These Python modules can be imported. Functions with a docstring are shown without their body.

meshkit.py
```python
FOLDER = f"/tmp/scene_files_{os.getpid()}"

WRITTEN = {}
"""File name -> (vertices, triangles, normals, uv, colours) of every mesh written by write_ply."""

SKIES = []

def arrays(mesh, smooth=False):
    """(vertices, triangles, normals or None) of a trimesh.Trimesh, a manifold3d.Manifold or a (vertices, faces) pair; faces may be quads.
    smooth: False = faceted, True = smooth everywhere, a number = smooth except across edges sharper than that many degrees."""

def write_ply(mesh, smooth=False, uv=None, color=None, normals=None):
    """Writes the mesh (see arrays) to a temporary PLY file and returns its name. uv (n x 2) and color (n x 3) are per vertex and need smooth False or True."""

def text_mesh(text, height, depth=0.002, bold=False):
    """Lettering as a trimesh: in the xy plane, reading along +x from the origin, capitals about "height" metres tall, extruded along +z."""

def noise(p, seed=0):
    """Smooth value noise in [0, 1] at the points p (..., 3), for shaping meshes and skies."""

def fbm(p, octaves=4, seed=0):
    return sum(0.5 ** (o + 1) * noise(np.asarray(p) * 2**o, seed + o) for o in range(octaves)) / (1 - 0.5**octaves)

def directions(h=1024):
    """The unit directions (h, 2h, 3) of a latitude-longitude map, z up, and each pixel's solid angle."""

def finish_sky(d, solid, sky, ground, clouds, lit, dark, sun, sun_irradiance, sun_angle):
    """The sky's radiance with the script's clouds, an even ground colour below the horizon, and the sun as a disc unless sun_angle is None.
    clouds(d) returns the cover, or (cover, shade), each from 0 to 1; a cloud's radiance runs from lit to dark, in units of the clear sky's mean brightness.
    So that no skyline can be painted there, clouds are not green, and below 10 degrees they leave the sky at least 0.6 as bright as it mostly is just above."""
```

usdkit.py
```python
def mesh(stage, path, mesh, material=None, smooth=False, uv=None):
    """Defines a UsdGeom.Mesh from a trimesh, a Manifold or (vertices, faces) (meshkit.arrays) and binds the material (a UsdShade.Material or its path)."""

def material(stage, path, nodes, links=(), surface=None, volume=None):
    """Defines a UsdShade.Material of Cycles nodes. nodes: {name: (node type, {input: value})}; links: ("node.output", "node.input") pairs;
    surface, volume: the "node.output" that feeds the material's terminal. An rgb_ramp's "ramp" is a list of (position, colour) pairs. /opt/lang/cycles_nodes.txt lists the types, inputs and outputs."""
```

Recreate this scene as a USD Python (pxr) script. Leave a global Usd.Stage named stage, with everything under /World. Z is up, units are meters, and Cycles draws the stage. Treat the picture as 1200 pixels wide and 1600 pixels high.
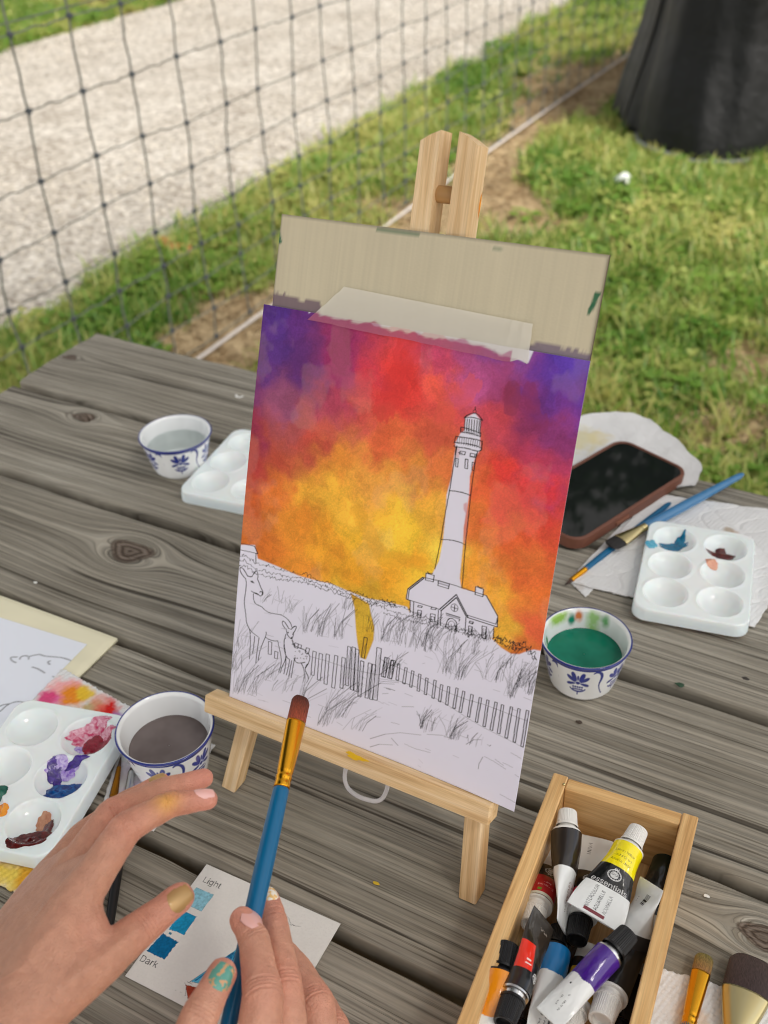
import math, random
import numpy as np
import trimesh
import manifold3d as m3
import usdkit, meshkit
from PIL import Image, ImageDraw, ImageFont, ImageFilter
from scipy.spatial import cKDTree
from scipy.ndimage import gaussian_filter, map_coordinates
from pxr import Usd, UsdGeom, UsdLux, UsdShade, Sdf, Gf, Vt

stage = Usd.Stage.CreateInMemory()
UsdGeom.SetStageUpAxis(stage, "Z")
UsdGeom.Xform.Define(stage, "/World")
rng = np.random.default_rng(7)

# ------------------------------------------------------------------ camera, sky, sun, exposure
TABLE = 0.75                                   # height of the table top above the ground
EXPOSURE = 1.0
CAM = np.array([0.90947, -0.87121, 0.57339 + TABLE])
RIGHT = np.array([0.87893404, 0.47574998, -0.03371821])
UP = np.array([-0.25515526, 0.52876472, 0.80950828])
FWD = np.array([-0.40295255, 0.70290101, -0.58613942])
FPX = 1607.64                                  # focal length in photograph pixels (1200 wide)
camera = UsdGeom.Camera.Define(stage, "/World/camera")
M4 = np.eye(4)
M4[0, :3], M4[1, :3], M4[2, :3], M4[3, :3] = RIGHT, UP, -FWD, CAM
camera.AddTransformOp().Set(Gf.Matrix4d(*[float(x) for x in M4.ravel()]))
camera.CreateHorizontalApertureAttr(36.0)
camera.CreateVerticalApertureAttr(48.0)
camera.CreateFocalLengthAttr(36.0 * FPX / 1200)
camera.CreateFStopAttr(12.0)
camera.CreateFocusDistanceAttr(0.62)
camera.CreateClippingRangeAttr(Gf.Vec2f(0.02, 2000))
camera.CreateExposureAttr(EXPOSURE)

SUN_DIR = np.array([0.55, -0.10, 0.83]); SUN_DIR /= np.linalg.norm(SUN_DIR)   # towards the sun
sun = UsdLux.DistantLight.Define(stage, "/World/sun")
sun.CreateIntensityAttr(0.40)
sun.CreateAngleAttr(12.0)
sun.CreateNormalizeAttr(True)
sun.CreateColorAttr(Gf.Vec3f(1.0, 0.95, 0.88))
zax = SUN_DIR
xax = np.cross([0, 1, 0], zax); xax /= np.linalg.norm(xax)
yax = np.cross(zax, xax)
S4 = np.eye(4); S4[0, :3], S4[1, :3], S4[2, :3] = xax, yax, zax
sun.AddTransformOp().Set(Gf.Matrix4d(*[float(x) for x in S4.ravel()]))

sky = UsdLux.DomeLight.Define(stage, "/World/sky")
sky_mat = usdkit.material(stage, "/World/Looks/sky", {
    "tc": ("texture_coordinate", {}),
    "sky": ("sky_texture", {"sky_type": "single_scattering", "sun_disc": False, "sun_elevation": float(math.asin(SUN_DIR[2])),
                            "sun_rotation": float(math.atan2(SUN_DIR[0], SUN_DIR[1])), "aerosol_density": 2.0}),
    "n": ("noise_texture", {"scale": 2.2, "detail": 6.0, "roughness": 0.55}),
    "r": ("rgb_ramp", {"ramp": [(0.22, (0, 0, 0)), (0.52, (1, 1, 1))]}),
    "bw": ("rgb_to_bw", {}),
    "cl": ("mix", {"mix_type": "multiply", "fac": 1.0, "color2": (1.04, 1.0, 0.96)}),
    "m": ("mix", {"mix_type": "mix"}),
    "bg": ("background_shader", {"strength": 0.14}),
}, [("tc.generated", "n.vector"), ("n.fac", "r.fac"), ("sky.color", "bw.color"), ("bw.val", "cl.color1"),
    ("r.color", "m.fac"), ("sky.color", "m.color1"), ("cl.color", "m.color2"), ("m.color", "bg.color")], surface="bg.background")
UsdShade.MaterialBindingAPI.Apply(sky.GetPrim()).Bind(sky_mat)
sky.GetPrim().SetCustomDataByKey("kind", "structure")


# ------------------------------------------------------------------ helpers
def lin(r, g, b):
    c = np.array([r, g, b], float) / 255
    return tuple(np.where(c <= 0.04045, c / 12.92, ((c + 0.055) / 1.055) ** 2.4))


def lin_a(a):
    c = np.asarray(a, float) / 255
    return np.where(c <= 0.04045, c / 12.92, ((c + 0.055) / 1.055) ** 2.4)


def ray(u, v):
    return FWD + RIGHT * (u - 600) / FPX - UP * (v - 800) / FPX


def at(u, v, z=0.0):
    """The world point on the horizontal plane z above the table top that stands at this place of the photograph."""
    d = ray(u, v)
    return CAM + d * ((TABLE + z - CAM[2]) / d[2])


def gnd(u, v, z=0.0):
    return at(u, v, z - TABLE)


def dep(u, v, d):
    return CAM + ray(u, v) * d


taken = {}


def path_for(parent, name):
    base = f"{parent}/{name}"
    k = taken.get(base, -1) + 1
    taken[base] = k
    return base if k == 0 else f"{base}_{k:03d}"


class Node:
    def __init__(self, path, loc):
        self.path, self.loc = path, np.asarray(loc, float)
        self.prim = None


WORLD = Node("/World", (0, 0, 0))


def tag(prim, label=None, cat=None, group=None, kind=None):
    for k, v in (("label", label), ("category", cat), ("group", group), ("kind", kind)):
        if v:
            prim.SetCustomDataByKey(k, v)


def thing(name, label, cat, loc=(0, 0, 0), group=None):
    n = Node(path_for("/World", name), loc)
    x = UsdGeom.Xform.Define(stage, n.path)
    x.AddTranslateOp().Set(Gf.Vec3d(*[float(c) for c in loc]))
    n.prim = x.GetPrim()
    tag(n.prim, label, cat, group)
    return n


def obj(name, mesh, mat, parent=WORLD, smooth=30, col=None, gr=None, label=None, cat=None, group=None, kind=None):
    """One Mesh prim. Vertices are given in world space and stored relative to the thing. col, gr: per vertex attributes."""
    if hasattr(mesh, "to_mesh"):
        mm = mesh.to_mesh()
        mesh = trimesh.Trimesh(mm.vert_properties[:, :3], mm.tri_verts, process=False)
    elif isinstance(mesh, tuple):
        v, f = np.asarray(mesh[0], float), np.asarray(mesh[1], int)
        if f.shape[1] == 4:
            f = np.vstack([f[:, [0, 1, 2]], f[:, [0, 2, 3]]])
        mesh = trimesh.Trimesh(v, f, process=False)
    n = Node(path_for(parent.path, name), parent.loc)
    v = np.asarray(mesh.vertices) - parent.loc
    mesh = trimesh.Trimesh(v, mesh.faces, process=False)
    if (col is not None or gr is not None) and smooth not in (True, False):
        smooth = True
    g = usdkit.mesh(stage, n.path, mesh, mat, smooth=smooth)
    api = UsdGeom.PrimvarsAPI(g)
    for nm, a in (("col", col), ("gr", gr)):
        if a is not None:
            api.CreatePrimvar(nm, Sdf.ValueTypeNames.Color3fArray, "vertex").Set(Vt.Vec3fArray.FromNumpy(np.asarray(a, np.float32)))
    n.prim = g.GetPrim()
    tag(n.prim, label, cat, group, kind)
    return n


def cbox(size, ch=0.0008):
    """Chamfered box, centred; returns (trimesh with unshared faces, local coordinates)."""
    s = np.asarray(size, float) / 2
    ch = min(ch, s.min() * 0.8)
    pts = []
    for sx in (-1, 1):
        for sy in (-1, 1):
            for sz in (-1, 1):
                for k in range(3):
                    q = s - ch
                    q[k] = s[k]
                    pts.append(q * (sx, sy, sz))
    h = trimesh.convex.convex_hull(np.array(pts))
    h.unmerge_vertices()
    return h


def frame_apply(m, O, X, Y, Z):
    """Copies the mesh into the frame; returns mesh and its local coordinates (for the grain)."""
    loc = np.array(m.vertices)
    w = np.asarray(O) + loc[:, :1] * X + loc[:, 1:2] * Y + loc[:, 2:3] * Z
    return trimesh.Trimesh(w, m.faces, process=False), loc


def merge(ms):
    return trimesh.util.concatenate(ms)


def sweep(pts, radii, sides=10, cap=True, flat=None):
    """Tube along pts; radii scalar, list or (n, 2) for elliptical; returns trimesh."""
    p = np.asarray(pts, float)
    n = len(p)
    r = np.broadcast_to(np.asarray(radii, float).reshape(-1, 1) if np.ndim(radii) < 2 else radii, (n, 1 if np.ndim(radii) < 2 else 2))
    t = np.gradient(p, axis=0)
    t /= np.linalg.norm(t, axis=1, keepdims=True) + 1e-12
    a = np.zeros_like(p)
    ref = np.array(flat, float) if flat is not None else (np.array([0, 0, 1.0]) if abs(t[0, 2]) < 0.9 else np.array([1.0, 0, 0]))
    for i in range(n):
        ref = ref - t[i] * (ref @ t[i])
        ref /= np.linalg.norm(ref)
        a[i] = ref
    b = np.cross(t, a)
    th = np.arange(sides) * 2 * np.pi / sides
    ra, rb = (r[:, 0], r[:, 0]) if r.shape[1] == 1 else (r[:, 0], r[:, 1])
    v = p[:, None] + ra[:, None, None] * np.cos(th)[None, :, None] * a[:, None] + rb[:, None, None] * np.sin(th)[None, :, None] * b[:, None]
    v = v.reshape(-1, 3)
    i, j = np.meshgrid(np.arange(n - 1), np.arange(sides), indexing="ij")
    q = np.stack([i * sides + j, i * sides + (j + 1) % sides, (i + 1) * sides + (j + 1) % sides, (i + 1) * sides + j], -1).reshape(-1, 4)
    f = np.vstack([q[:, [0, 1, 2]], q[:, [0, 2, 3]]])
    if cap:
        v = np.vstack([v, p[0], p[-1]])
        k0, k1 = len(v) - 2, len(v) - 1
        jj = np.arange(sides)
        f = np.vstack([f, np.stack([np.full(sides, k0), (jj + 1) % sides, jj], 1),
                       np.stack([np.full(sides, k1), (n - 1) * sides + jj, (n - 1) * sides + (jj + 1) % sides], 1)])
    return trimesh.Trimesh(v, f, process=False)


def grid_faces(nx, ny):
    """Faces of a grid of nx by ny points, index = iy * nx + ix."""
    i, j = np.meshgrid(np.arange(ny - 1), np.arange(nx - 1), indexing="ij")
    a = i * nx + j
    q = np.stack([a, a + 1, a + nx + 1, a + nx], -1).reshape(-1, 4)
    return np.vstack([q[:, [0, 1, 2]], q[:, [0, 2, 3]]])


def slab(top, nx, ny, nrm, thick):
    """Closed thin sheet: a top grid of points (ny*nx), a coarse copy below and a rim."""
    f = grid_faces(nx, ny)
    n = len(top)
    bot = top - np.asarray(nrm) * thick
    fb = f[:, ::-1] + n
    idx = np.arange(n).reshape(ny, nx)
    loop = np.concatenate([idx[0, :], idx[1:, -1], idx[-1, -2::-1], idx[-2:0:-1, 0]])
    nx_ = np.roll(loop, -1)
    side = np.vstack([np.stack([loop, loop + n, nx_ + n], 1), np.stack([loop, nx_ + n, nx_], 1)])
    return np.vstack([top, bot]), np.vstack([f, fb, side])


def fbm(p, o=4, s=0):
    return meshkit.fbm(p, o, s)


def fonts(size):
    import glob
    return ImageFont.truetype(glob.glob("/opt/blender-*/*/datafiles/fonts/Inter.woff2")[0], size)


def sample(img, fx, fy):
    """Bilinear lookup of an H x W x 3 array at fractions of its width and height (fy from the top)."""
    h, w = img.shape[:2]
    c = [np.clip(fy, 0, 1) * (h - 1), np.clip(fx, 0, 1) * (w - 1)]
    return np.stack([map_coordinates(img[..., k], c, order=1) for k in range(img.shape[2])], -1)


# ------------------------------------------------------------------ materials
def mat(name, nodes, links, surface="p.BSDF", volume=None):
    return usdkit.material(stage, f"/World/Looks/{name}", nodes, links, surface=surface, volume=volume)


def plain(name, color, rough=0.5, metallic=0.0, bump=0.0, bscale=400, spec=0.5, coat=0.0, var=0.0, vscale=60, sss=0.0, coord="gr"):
    nodes = {"p": ("principled_bsdf", {"base_color": color, "roughness": rough, "metallic": metallic, "specular_ior_level": spec, "coat_weight": coat,
                                       "subsurface_weight": sss, "subsurface_scale": 0.002}), "g": ("geometry", {})}
    links = []
    if var:
        nodes |= {"n": ("noise_texture", {"scale": vscale, "detail": 4.0}), "mx": ("mix", {"mix_type": "mix", "color1": tuple(np.array(color) * (1 - var)), "color2": tuple(np.minimum(np.array(color) * (1 + var), 1))})}
        links += [("g.position", "n.vector"), ("n.fac", "mx.fac"), ("mx.color", "p.base_color")]
    if bump:
        nodes |= {"bn": ("noise_texture", {"scale": bscale, "detail": 3.0}), "b": ("bump", {"strength": bump, "distance": 0.001})}
        links += [("g.position", "bn.vector"), ("bn.fac", "b.height"), ("b.normal", "p.normal")]
    return mat(name, nodes, links)


def printed(name, rough=0.6, bump=0.0, bscale=900, spec=0.4, coat=0.0, detail=3.0, dist=0.0006):
    """The colour is a flat print carried by the mesh."""
    nodes = {"a": ("attribute", {"attribute": "col"}), "p": ("principled_bsdf", {"roughness": rough, "specular_ior_level": spec, "coat_weight": coat, "coat_roughness": 0.08})}
    links = [("a.color", "p.base_color")]
    if bump:
        nodes |= {"g": ("geometry", {}), "bn": ("noise_texture", {"scale": bscale, "detail": detail}), "b": ("bump", {"strength": bump, "distance": dist})}
        links += [("g.position", "bn.vector"), ("bn.fac", "b.height"), ("b.normal", "p.normal")]
    return mat(name, nodes, links)


def wood(name, c_dark, c_mid, c_light, ring=220.0, rough=0.5, stretch=0.05, coat=0.0, bump=0.12):
    """Planed softwood or bamboo: grain along the first local axis."""
    return mat(name, {
        "a": ("attribute", {"attribute": "gr"}),
        "m1": ("mapping", {"scale": (stretch * ring, ring, ring)}),
        "n1": ("noise_texture", {"scale": 1.0, "detail": 4.0, "roughness": 0.55, "distortion": 0.4}),
        "m2": ("mapping", {"scale": (40.0, 2200.0, 2200.0)}),
        "n2": ("noise_texture", {"scale": 1.0, "detail": 2.0}),
        "m3": ("mapping", {"scale": (9.0, 25.0, 25.0)}),
        "n3": ("noise_texture", {"scale": 1.0, "detail": 3.0}),
        "r": ("rgb_ramp", {"ramp": [(0.28, c_dark), (0.47, c_mid), (0.68, c_light)]}),
        "mf": ("mix", {"mix_type": "multiply", "fac": 0.35}),
        "rf": ("rgb_ramp", {"ramp": [(0.3, (0.5, 0.47, 0.42)), (0.6, (1, 1, 1))]}),
        "mg": ("mix", {"mix_type": "multiply", "fac": 0.5}),
        "rg": ("rgb_ramp", {"ramp": [(0.3, (0.72, 0.66, 0.6)), (0.65, (1, 1, 1))]}),
        "b": ("bump", {"strength": bump, "distance": 0.0006}),
        "p": ("principled_bsdf", {"roughness": rough, "specular_ior_level": 0.35, "coat_weight": coat, "coat_roughness": 0.25}),
    }, [("a.vector", "m1.vector"), ("m1.vector", "n1.vector"), ("a.vector", "m2.vector"), ("m2.vector", "n2.vector"), ("a.vector", "m3.vector"), ("m3.vector", "n3.vector"),
        ("n1.fac", "r.fac"), ("r.color", "mf.color1"), ("n2.fac", "rf.fac"), ("rf.color", "mf.color2"), ("mf.color", "mg.color1"), ("n3.fac", "rg.fac"), ("rg.color", "mg.color2"),
        ("mg.color", "p.base_color"), ("n2.fac", "b.height"), ("b.normal", "p.normal")])


PINE = wood("pine", lin(198, 156, 106), lin(230, 198, 150), lin(244, 218, 178), ring=190)
BAMBOO = wood("bamboo", lin(190, 142, 86), lin(222, 178, 118), lin(236, 198, 140), ring=260, rough=0.42, coat=0.15)
WHITE_PLASTIC = mat("white_plastic", {
    "p": ("principled_bsdf", {"base_color": (0.80, 0.83, 0.82), "roughness": 0.16, "specular_ior_level": 0.5, "subsurface_weight": 0.25, "subsurface_scale": 0.004}),
    "g": ("geometry", {}), "n": ("noise_texture", {"scale": 130.0, "detail": 2.0}), "b": ("bump", {"strength": 0.05, "distance": 0.001})},
    [("g.position", "n.vector"), ("n.fac", "b.height"), ("b.normal", "p.normal")])
PRINT_PAPER = printed("printed_paper", rough=0.75, bump=0.10, bscale=1300, spec=0.25)
PRINT_COLDPRESS = printed("coldpress_card", rough=0.85, bump=0.55, bscale=620, spec=0.2, detail=2.0)
PRINT_TUBE = printed("printed_tube", rough=0.24, bump=0.06, bscale=110, spec=0.5, coat=0.3, dist=0.0015)
GLAZED = printed("glazed_ceramic", rough=0.12, spec=0.5, coat=0.6)
CAP_BLACK = plain("black_plastic", lin(13, 13, 14), 0.32, spec=0.4)
CAP_WHITE = plain("white_cap_plastic", lin(222, 220, 214), 0.4)
BLUE_LACQUER = mat("blue_lacquer", {"p": ("principled_bsdf", {"base_color": lin(0, 92, 134), "roughness": 0.38, "specular_ior_level": 0.25, "coat_weight": 0.35, "coat_roughness": 0.08})}, [])
PALE_BLUE = mat("pale_blue_lacquer", {"p": ("principled_bsdf", {"base_color": lin(48, 112, 158), "roughness": 0.35, "coat_weight": 0.6, "coat_roughness": 0.15})}, [])
GOLD = mat("gold_ferrule", {"p": ("principled_bsdf", {"base_color": lin(226, 160, 40), "roughness": 0.2, "metallic": 1.0})}, [])
PALE_GOLD = mat("pale_gold_ferrule", {"p": ("principled_bsdf", {"base_color": lin(205, 190, 140), "roughness": 0.24, "metallic": 1.0})}, [])
SILVER = mat("silver_metal", {"p": ("principled_bsdf", {"base_color": lin(200, 200, 200), "roughness": 0.25, "metallic": 1.0})}, [])


def bristle(name, root, tip):
    return mat(name, {"a": ("attribute", {"attribute": "gr"}), "s": ("separate_xyz", {}), "r": ("rgb_ramp", {"ramp": [(0.0, root), (1.0, tip)]}),
                      "m": ("mapping", {"scale": (3.0, 3200.0, 3200.0)}), "n": ("noise_texture", {"scale": 1.0, "detail": 2.0}),
                      "rn": ("rgb_ramp", {"ramp": [(0.3, (0.45, 0.45, 0.45)), (0.65, (1.25, 1.2, 1.15))]}), "x": ("mix", {"mix_type": "multiply", "fac": 1.0}),
                      "b": ("bump", {"strength": 0.7, "distance": 0.0006}), "p": ("principled_bsdf", {"roughness": 0.5, "specular_ior_level": 0.4})},
               [("a.vector", "s.vector"), ("s.x", "r.fac"), ("a.vector", "m.vector"), ("m.vector", "n.vector"), ("n.fac", "rn.fac"), ("r.color", "x.color1"), ("rn.color", "x.color2"),
                ("x.color", "p.base_color"), ("n.fac", "b.height"), ("b.normal", "p.normal")])

# ------------------------------------------------------------------ ground, road, grass
def structure(name, mesh, m, **k):
    return obj(name, mesh, m, kind="structure", **k)


FENCE_X = -0.82
SOIL = mat("soil", {
    "g": ("geometry", {}), "n1": ("noise_texture", {"scale": 1.6, "detail": 6.0}), "n2": ("noise_texture", {"scale": 45.0, "detail": 5.0, "roughness": 0.65}),
    "m": ("mapping", {"scale": (90.0, 320.0, 100.0), "rotation": (0, 0, 0.7)}), "n3": ("noise_texture", {"scale": 1.0, "detail": 3.0, "distortion": 1.2}),
    "r1": ("rgb_ramp", {"ramp": [(0.35, lin(104, 90, 66)), (0.5, lin(152, 132, 106)), (0.66, lin(180, 158, 128))]}),
    "r2": ("rgb_ramp", {"ramp": [(0.3, (0.45, 0.42, 0.4)), (0.55, (1, 1, 1)), (0.75, (1.25, 1.2, 1.1))]}),
    "x": ("mix", {"mix_type": "multiply", "fac": 0.9}), "r3": ("rgb_ramp", {"ramp": [(0.4, (0.6, 0.58, 0.55)), (0.6, (1.15, 1.12, 1.05))]}), "x2": ("mix", {"mix_type": "multiply", "fac": 0.8}),
    "b": ("bump", {"strength": 0.9, "distance": 0.02}), "p": ("principled_bsdf", {"roughness": 0.95, "specular_ior_level": 0.1})},
    [("g.position", "n1.vector"), ("g.position", "n2.vector"), ("g.position", "m.vector"), ("m.vector", "n3.vector"), ("n1.fac", "r1.fac"), ("n2.fac", "r2.fac"), ("n3.fac", "r3.fac"),
     ("r1.color", "x.color1"), ("r2.color", "x.color2"), ("x.color", "x2.color1"), ("r3.color", "x2.color2"), ("x2.color", "p.base_color"), ("n2.fac", "b.height"), ("b.normal", "p.normal")])
GRAVEL = mat("gravel", {
    "g": ("geometry", {}), "v": ("voronoi_texture", {"scale": 55.0, "feature": "f1"}), "n1": ("noise_texture", {"scale": 2.5, "detail": 6.0, "roughness": 0.6}),
    "r": ("rgb_ramp", {"ramp": [(0.0, lin(150, 143, 133)), (0.35, lin(184, 177, 166)), (0.7, lin(200, 194, 183)), (1.0, lin(222, 216, 206))]}), "sv": ("separate_xyz", {}),
    "r1": ("rgb_ramp", {"ramp": [(0.3, (0.74, 0.71, 0.68)), (0.6, (1, 1, 1))]}), "x": ("mix", {"mix_type": "multiply", "fac": 1.0}),
    "b": ("bump", {"strength": 0.5, "distance": 0.010, "invert": True}), "p": ("principled_bsdf", {"roughness": 0.9, "specular_ior_level": 0.15})},
    [("g.position", "v.vector"), ("g.position", "n1.vector"), ("v.color", "sv.vector"), ("sv.x", "r.fac"), ("r.color", "x.color1"), ("n1.fac", "r1.fac"), ("r1.color", "x.color2"),
     ("x.color", "p.base_color"), ("v.distance", "b.height"), ("b.normal", "p.normal")])
LEAFY = mat("grass_blades", {
    "o": ("object_info", {}), "g": ("geometry", {}), "n": ("noise_texture", {"scale": 1.1, "detail": 4.0}), "a": ("math", {"math_type": "multiply_add", "value2": 0.45}),
    "r": ("rgb_ramp", {"ramp": [(0.30, lin(50, 86, 28)), (0.46, lin(84, 130, 44)), (0.66, lin(130, 164, 66)), (0.92, lin(198, 194, 116))]}),
    "d": ("diffuse_bsdf", {}), "t": ("translucent_bsdf", {}), "gl": ("glossy_bsdf", {"roughness": 0.45, "color": (0.5, 0.5, 0.5)}),
    "m": ("mix_closure", {"fac": 0.35}), "m2": ("mix_closure", {"fac": 0.06})},
    [("g.position", "n.vector"), ("o.random", "a.value1"), ("n.fac", "a.value3"), ("a.value", "r.fac"), ("r.color", "d.color"), ("r.color", "t.color"), ("d.BSDF", "m.closure1"), ("t.BSDF", "m.closure2"),
     ("m.closure", "m2.closure1"), ("gl.BSDF", "m2.closure2")], surface="m2.closure")
DRY = mat("dry_thatch", {"o": ("object_info", {}), "g": ("geometry", {}), "n": ("noise_texture", {"scale": 26.0, "detail": 3.0}), "a": ("math", {"math_type": "multiply_add", "value2": 0.5}),
                         "r": ("rgb_ramp", {"ramp": [(0.3, lin(104, 84, 58)), (0.6, lin(172, 144, 106)), (0.95, lin(222, 200, 160))]}), "p": ("principled_bsdf", {"roughness": 0.9, "specular_ior_level": 0.1})},
          [("g.position", "n.vector"), ("o.random", "a.value1"), ("n.fac", "a.value3"), ("a.value", "r.fac"), ("r.color", "p.base_color")])

def sheet_xy(x0, x1, y0, y1, z, n=2):
    xs, ys = np.linspace(x0, x1, n), np.linspace(y0, y1, n)
    X, Y = np.meshgrid(xs, ys)
    return np.stack([X.ravel(), Y.ravel(), np.full(X.size, z)], 1), grid_faces(n, n)


structure("ground", sheet_xy(-150, 150, -150, 150, 0.0), SOIL)
# the gravel drive, its edges uneven
ny = 700
ys = np.linspace(-60, 90, ny)
e1 = -1.34 - 0.045 * np.clip(ys, -20, 12) + 0.10 * (fbm(np.stack([ys * 1.3, ys * 0, ys * 0], 1), 4, 3) - 0.5)
e0 = -4.24 - 0.02 * np.clip(ys, -20, 12) + 0.16 * (fbm(np.stack([ys * 1.1, ys * 0 + 9, ys * 0], 1), 4, 5) - 0.5)
nxr = 24
fr = np.linspace(0, 1, nxr)
RX = e0[:, None] * (1 - fr) + e1[:, None] * fr
RY = np.repeat(ys[:, None], nxr, 1)
RZ = 0.006 + 0.02 * np.sin(fr * np.pi)[None, :] + 0.012 * fbm(np.stack([RX * 2, RY * 2, RX * 0], -1), 4, 8) * np.sin(fr * np.pi)[None, :]
structure("gravel_road", (np.stack([RX, RY, RZ], -1).reshape(-1, 3), grid_faces(nxr, ny)), GRAVEL, smooth=True)


def instancer(name, protos, pts, scale, yaw, tilt, kinds, material, label, cat):
    path = path_for("/World", name)
    pi = UsdGeom.PointInstancer.Define(stage, path)
    rel = pi.CreatePrototypesRel()
    for k, m in enumerate(protos):
        pp = f"{path}/{name}_piece" + (f"_{k:03d}" if k else "")
        usdkit.mesh(stage, pp, m, material, smooth=False)
        rel.AddTarget(pp)
    pi.CreatePositionsAttr(Vt.Vec3fArray.FromNumpy(np.asarray(pts, np.float32)))
    pi.CreateScalesAttr(Vt.Vec3fArray.FromNumpy(np.repeat(np.asarray(scale, np.float32)[:, None], 3, 1)))
    cy, sy = np.cos(yaw / 2), np.sin(yaw / 2)
    ct, st = np.cos(tilt / 2), np.sin(tilt / 2)
    # yaw about z after a small tilt about x
    q = np.stack([cy * ct, cy * st, sy * st, sy * ct], 1)
    pi.CreateOrientationsAttr(Vt.QuathArray([Gf.Quath(float(a), float(b), float(c), float(d)) for a, b, c, d in q]))
    pi.CreateProtoIndicesAttr(Vt.IntArray.FromNumpy(np.asarray(kinds, np.int32)))
    tag(pi.GetPrim(), label, cat, kind="stuff")
    return pi


def blade_clump(seed, n=26, rad=0.05, h=(0.04, 0.10), w=0.0026, lean=0.7):
    r = np.random.default_rng(seed)
    V, F = [], []
    for _ in range(n):
        a, d = r.uniform(0, 2 * np.pi), rad * np.sqrt(r.uniform())
        base = np.array([d * np.cos(a), d * np.sin(a), -0.004])
        hh, th, ln = r.uniform(*h), r.uniform(0, 2 * np.pi), r.uniform(0.15, lean)
        dirv = np.array([np.cos(th), np.sin(th), 0])
        side = np.array([-np.sin(th + r.normal() * .5), np.cos(th), 0]) * w * r.uniform(0.6, 1.4)
        k = len(V)
        for t, ww in ((0, 1.0), (0.45, 0.9), (0.8, 0.55), (1.0, 0.0)):
            c = base + dirv * hh * ln * t ** 1.8 + np.array([0, 0, hh * (t - 0.35 * ln * t ** 2.2)])
            if ww:
                V += [c - side * ww, c + side * ww]
            else:
                V += [c]
        F += [(k, k + 1, k + 3), (k, k + 3, k + 2), (k + 2, k + 3, k + 5), (k + 2, k + 5, k + 4), (k + 4, k + 5, k + 6)]
    return trimesh.Trimesh(np.array(V), np.array(F), process=False)


def clover_clump(seed):
    r = np.random.default_rng(900 + seed)
    V, F = [], []
    for _ in range(16):
        a, d = r.uniform(0, 6.28), 0.06 * math.sqrt(r.uniform())
        c0 = np.array([d * math.cos(a), d * math.sin(a), r.uniform(0.015, 0.045)])
        for q in range(3):
            b = a + q * 2.094
            c = c0 + [0.007 * math.cos(b), 0.007 * math.sin(b), 0.0]
            k = len(V); V.append(c)
            V += [c + [0.0085 * math.cos(t), 0.0085 * math.sin(t), 0.003 * math.cos(t - b)] for t in np.linspace(0, 6.28, 8)[:-1]]
            F += [(k, k + 1 + i, k + 1 + (i + 1) % 7) for i in range(7)]
    return trimesh.Trimesh(np.array(V), np.array(F), process=False)


def patchiness(P):
    """How grassy a place is, 0 to 1: bare along the fence line and in worn patches of the yard."""
    x, y = P[:, 0], P[:, 1]
    n = fbm(np.stack([x * 1.5, y * 1.5, x * 0], 1), 4, 21)
    n2 = fbm(np.stack([x * 5, y * 5, x * 0], 1), 3, 4)
    g = 0.62 + 1.3 * (n - 0.5) + 1.3 * (n2 - 0.5)
    yard = (x > FENCE_X - 0.12)
    for (cx, cy, rx, ry, s) in BARE:
        g -= s * np.exp(-(((x - cx) / rx) ** 2 + ((y - cy) / ry) ** 2))
    strip = np.exp(-((x - (FENCE_X + 0.10)) / 0.14) ** 2) * (0.35 + 0.5 * n)
    g -= strip
    g -= 2.0 * ((x > e0_at(y)) & (x < e1_at(y) - 0.01))
    return np.clip(g, 0, 1)


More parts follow.
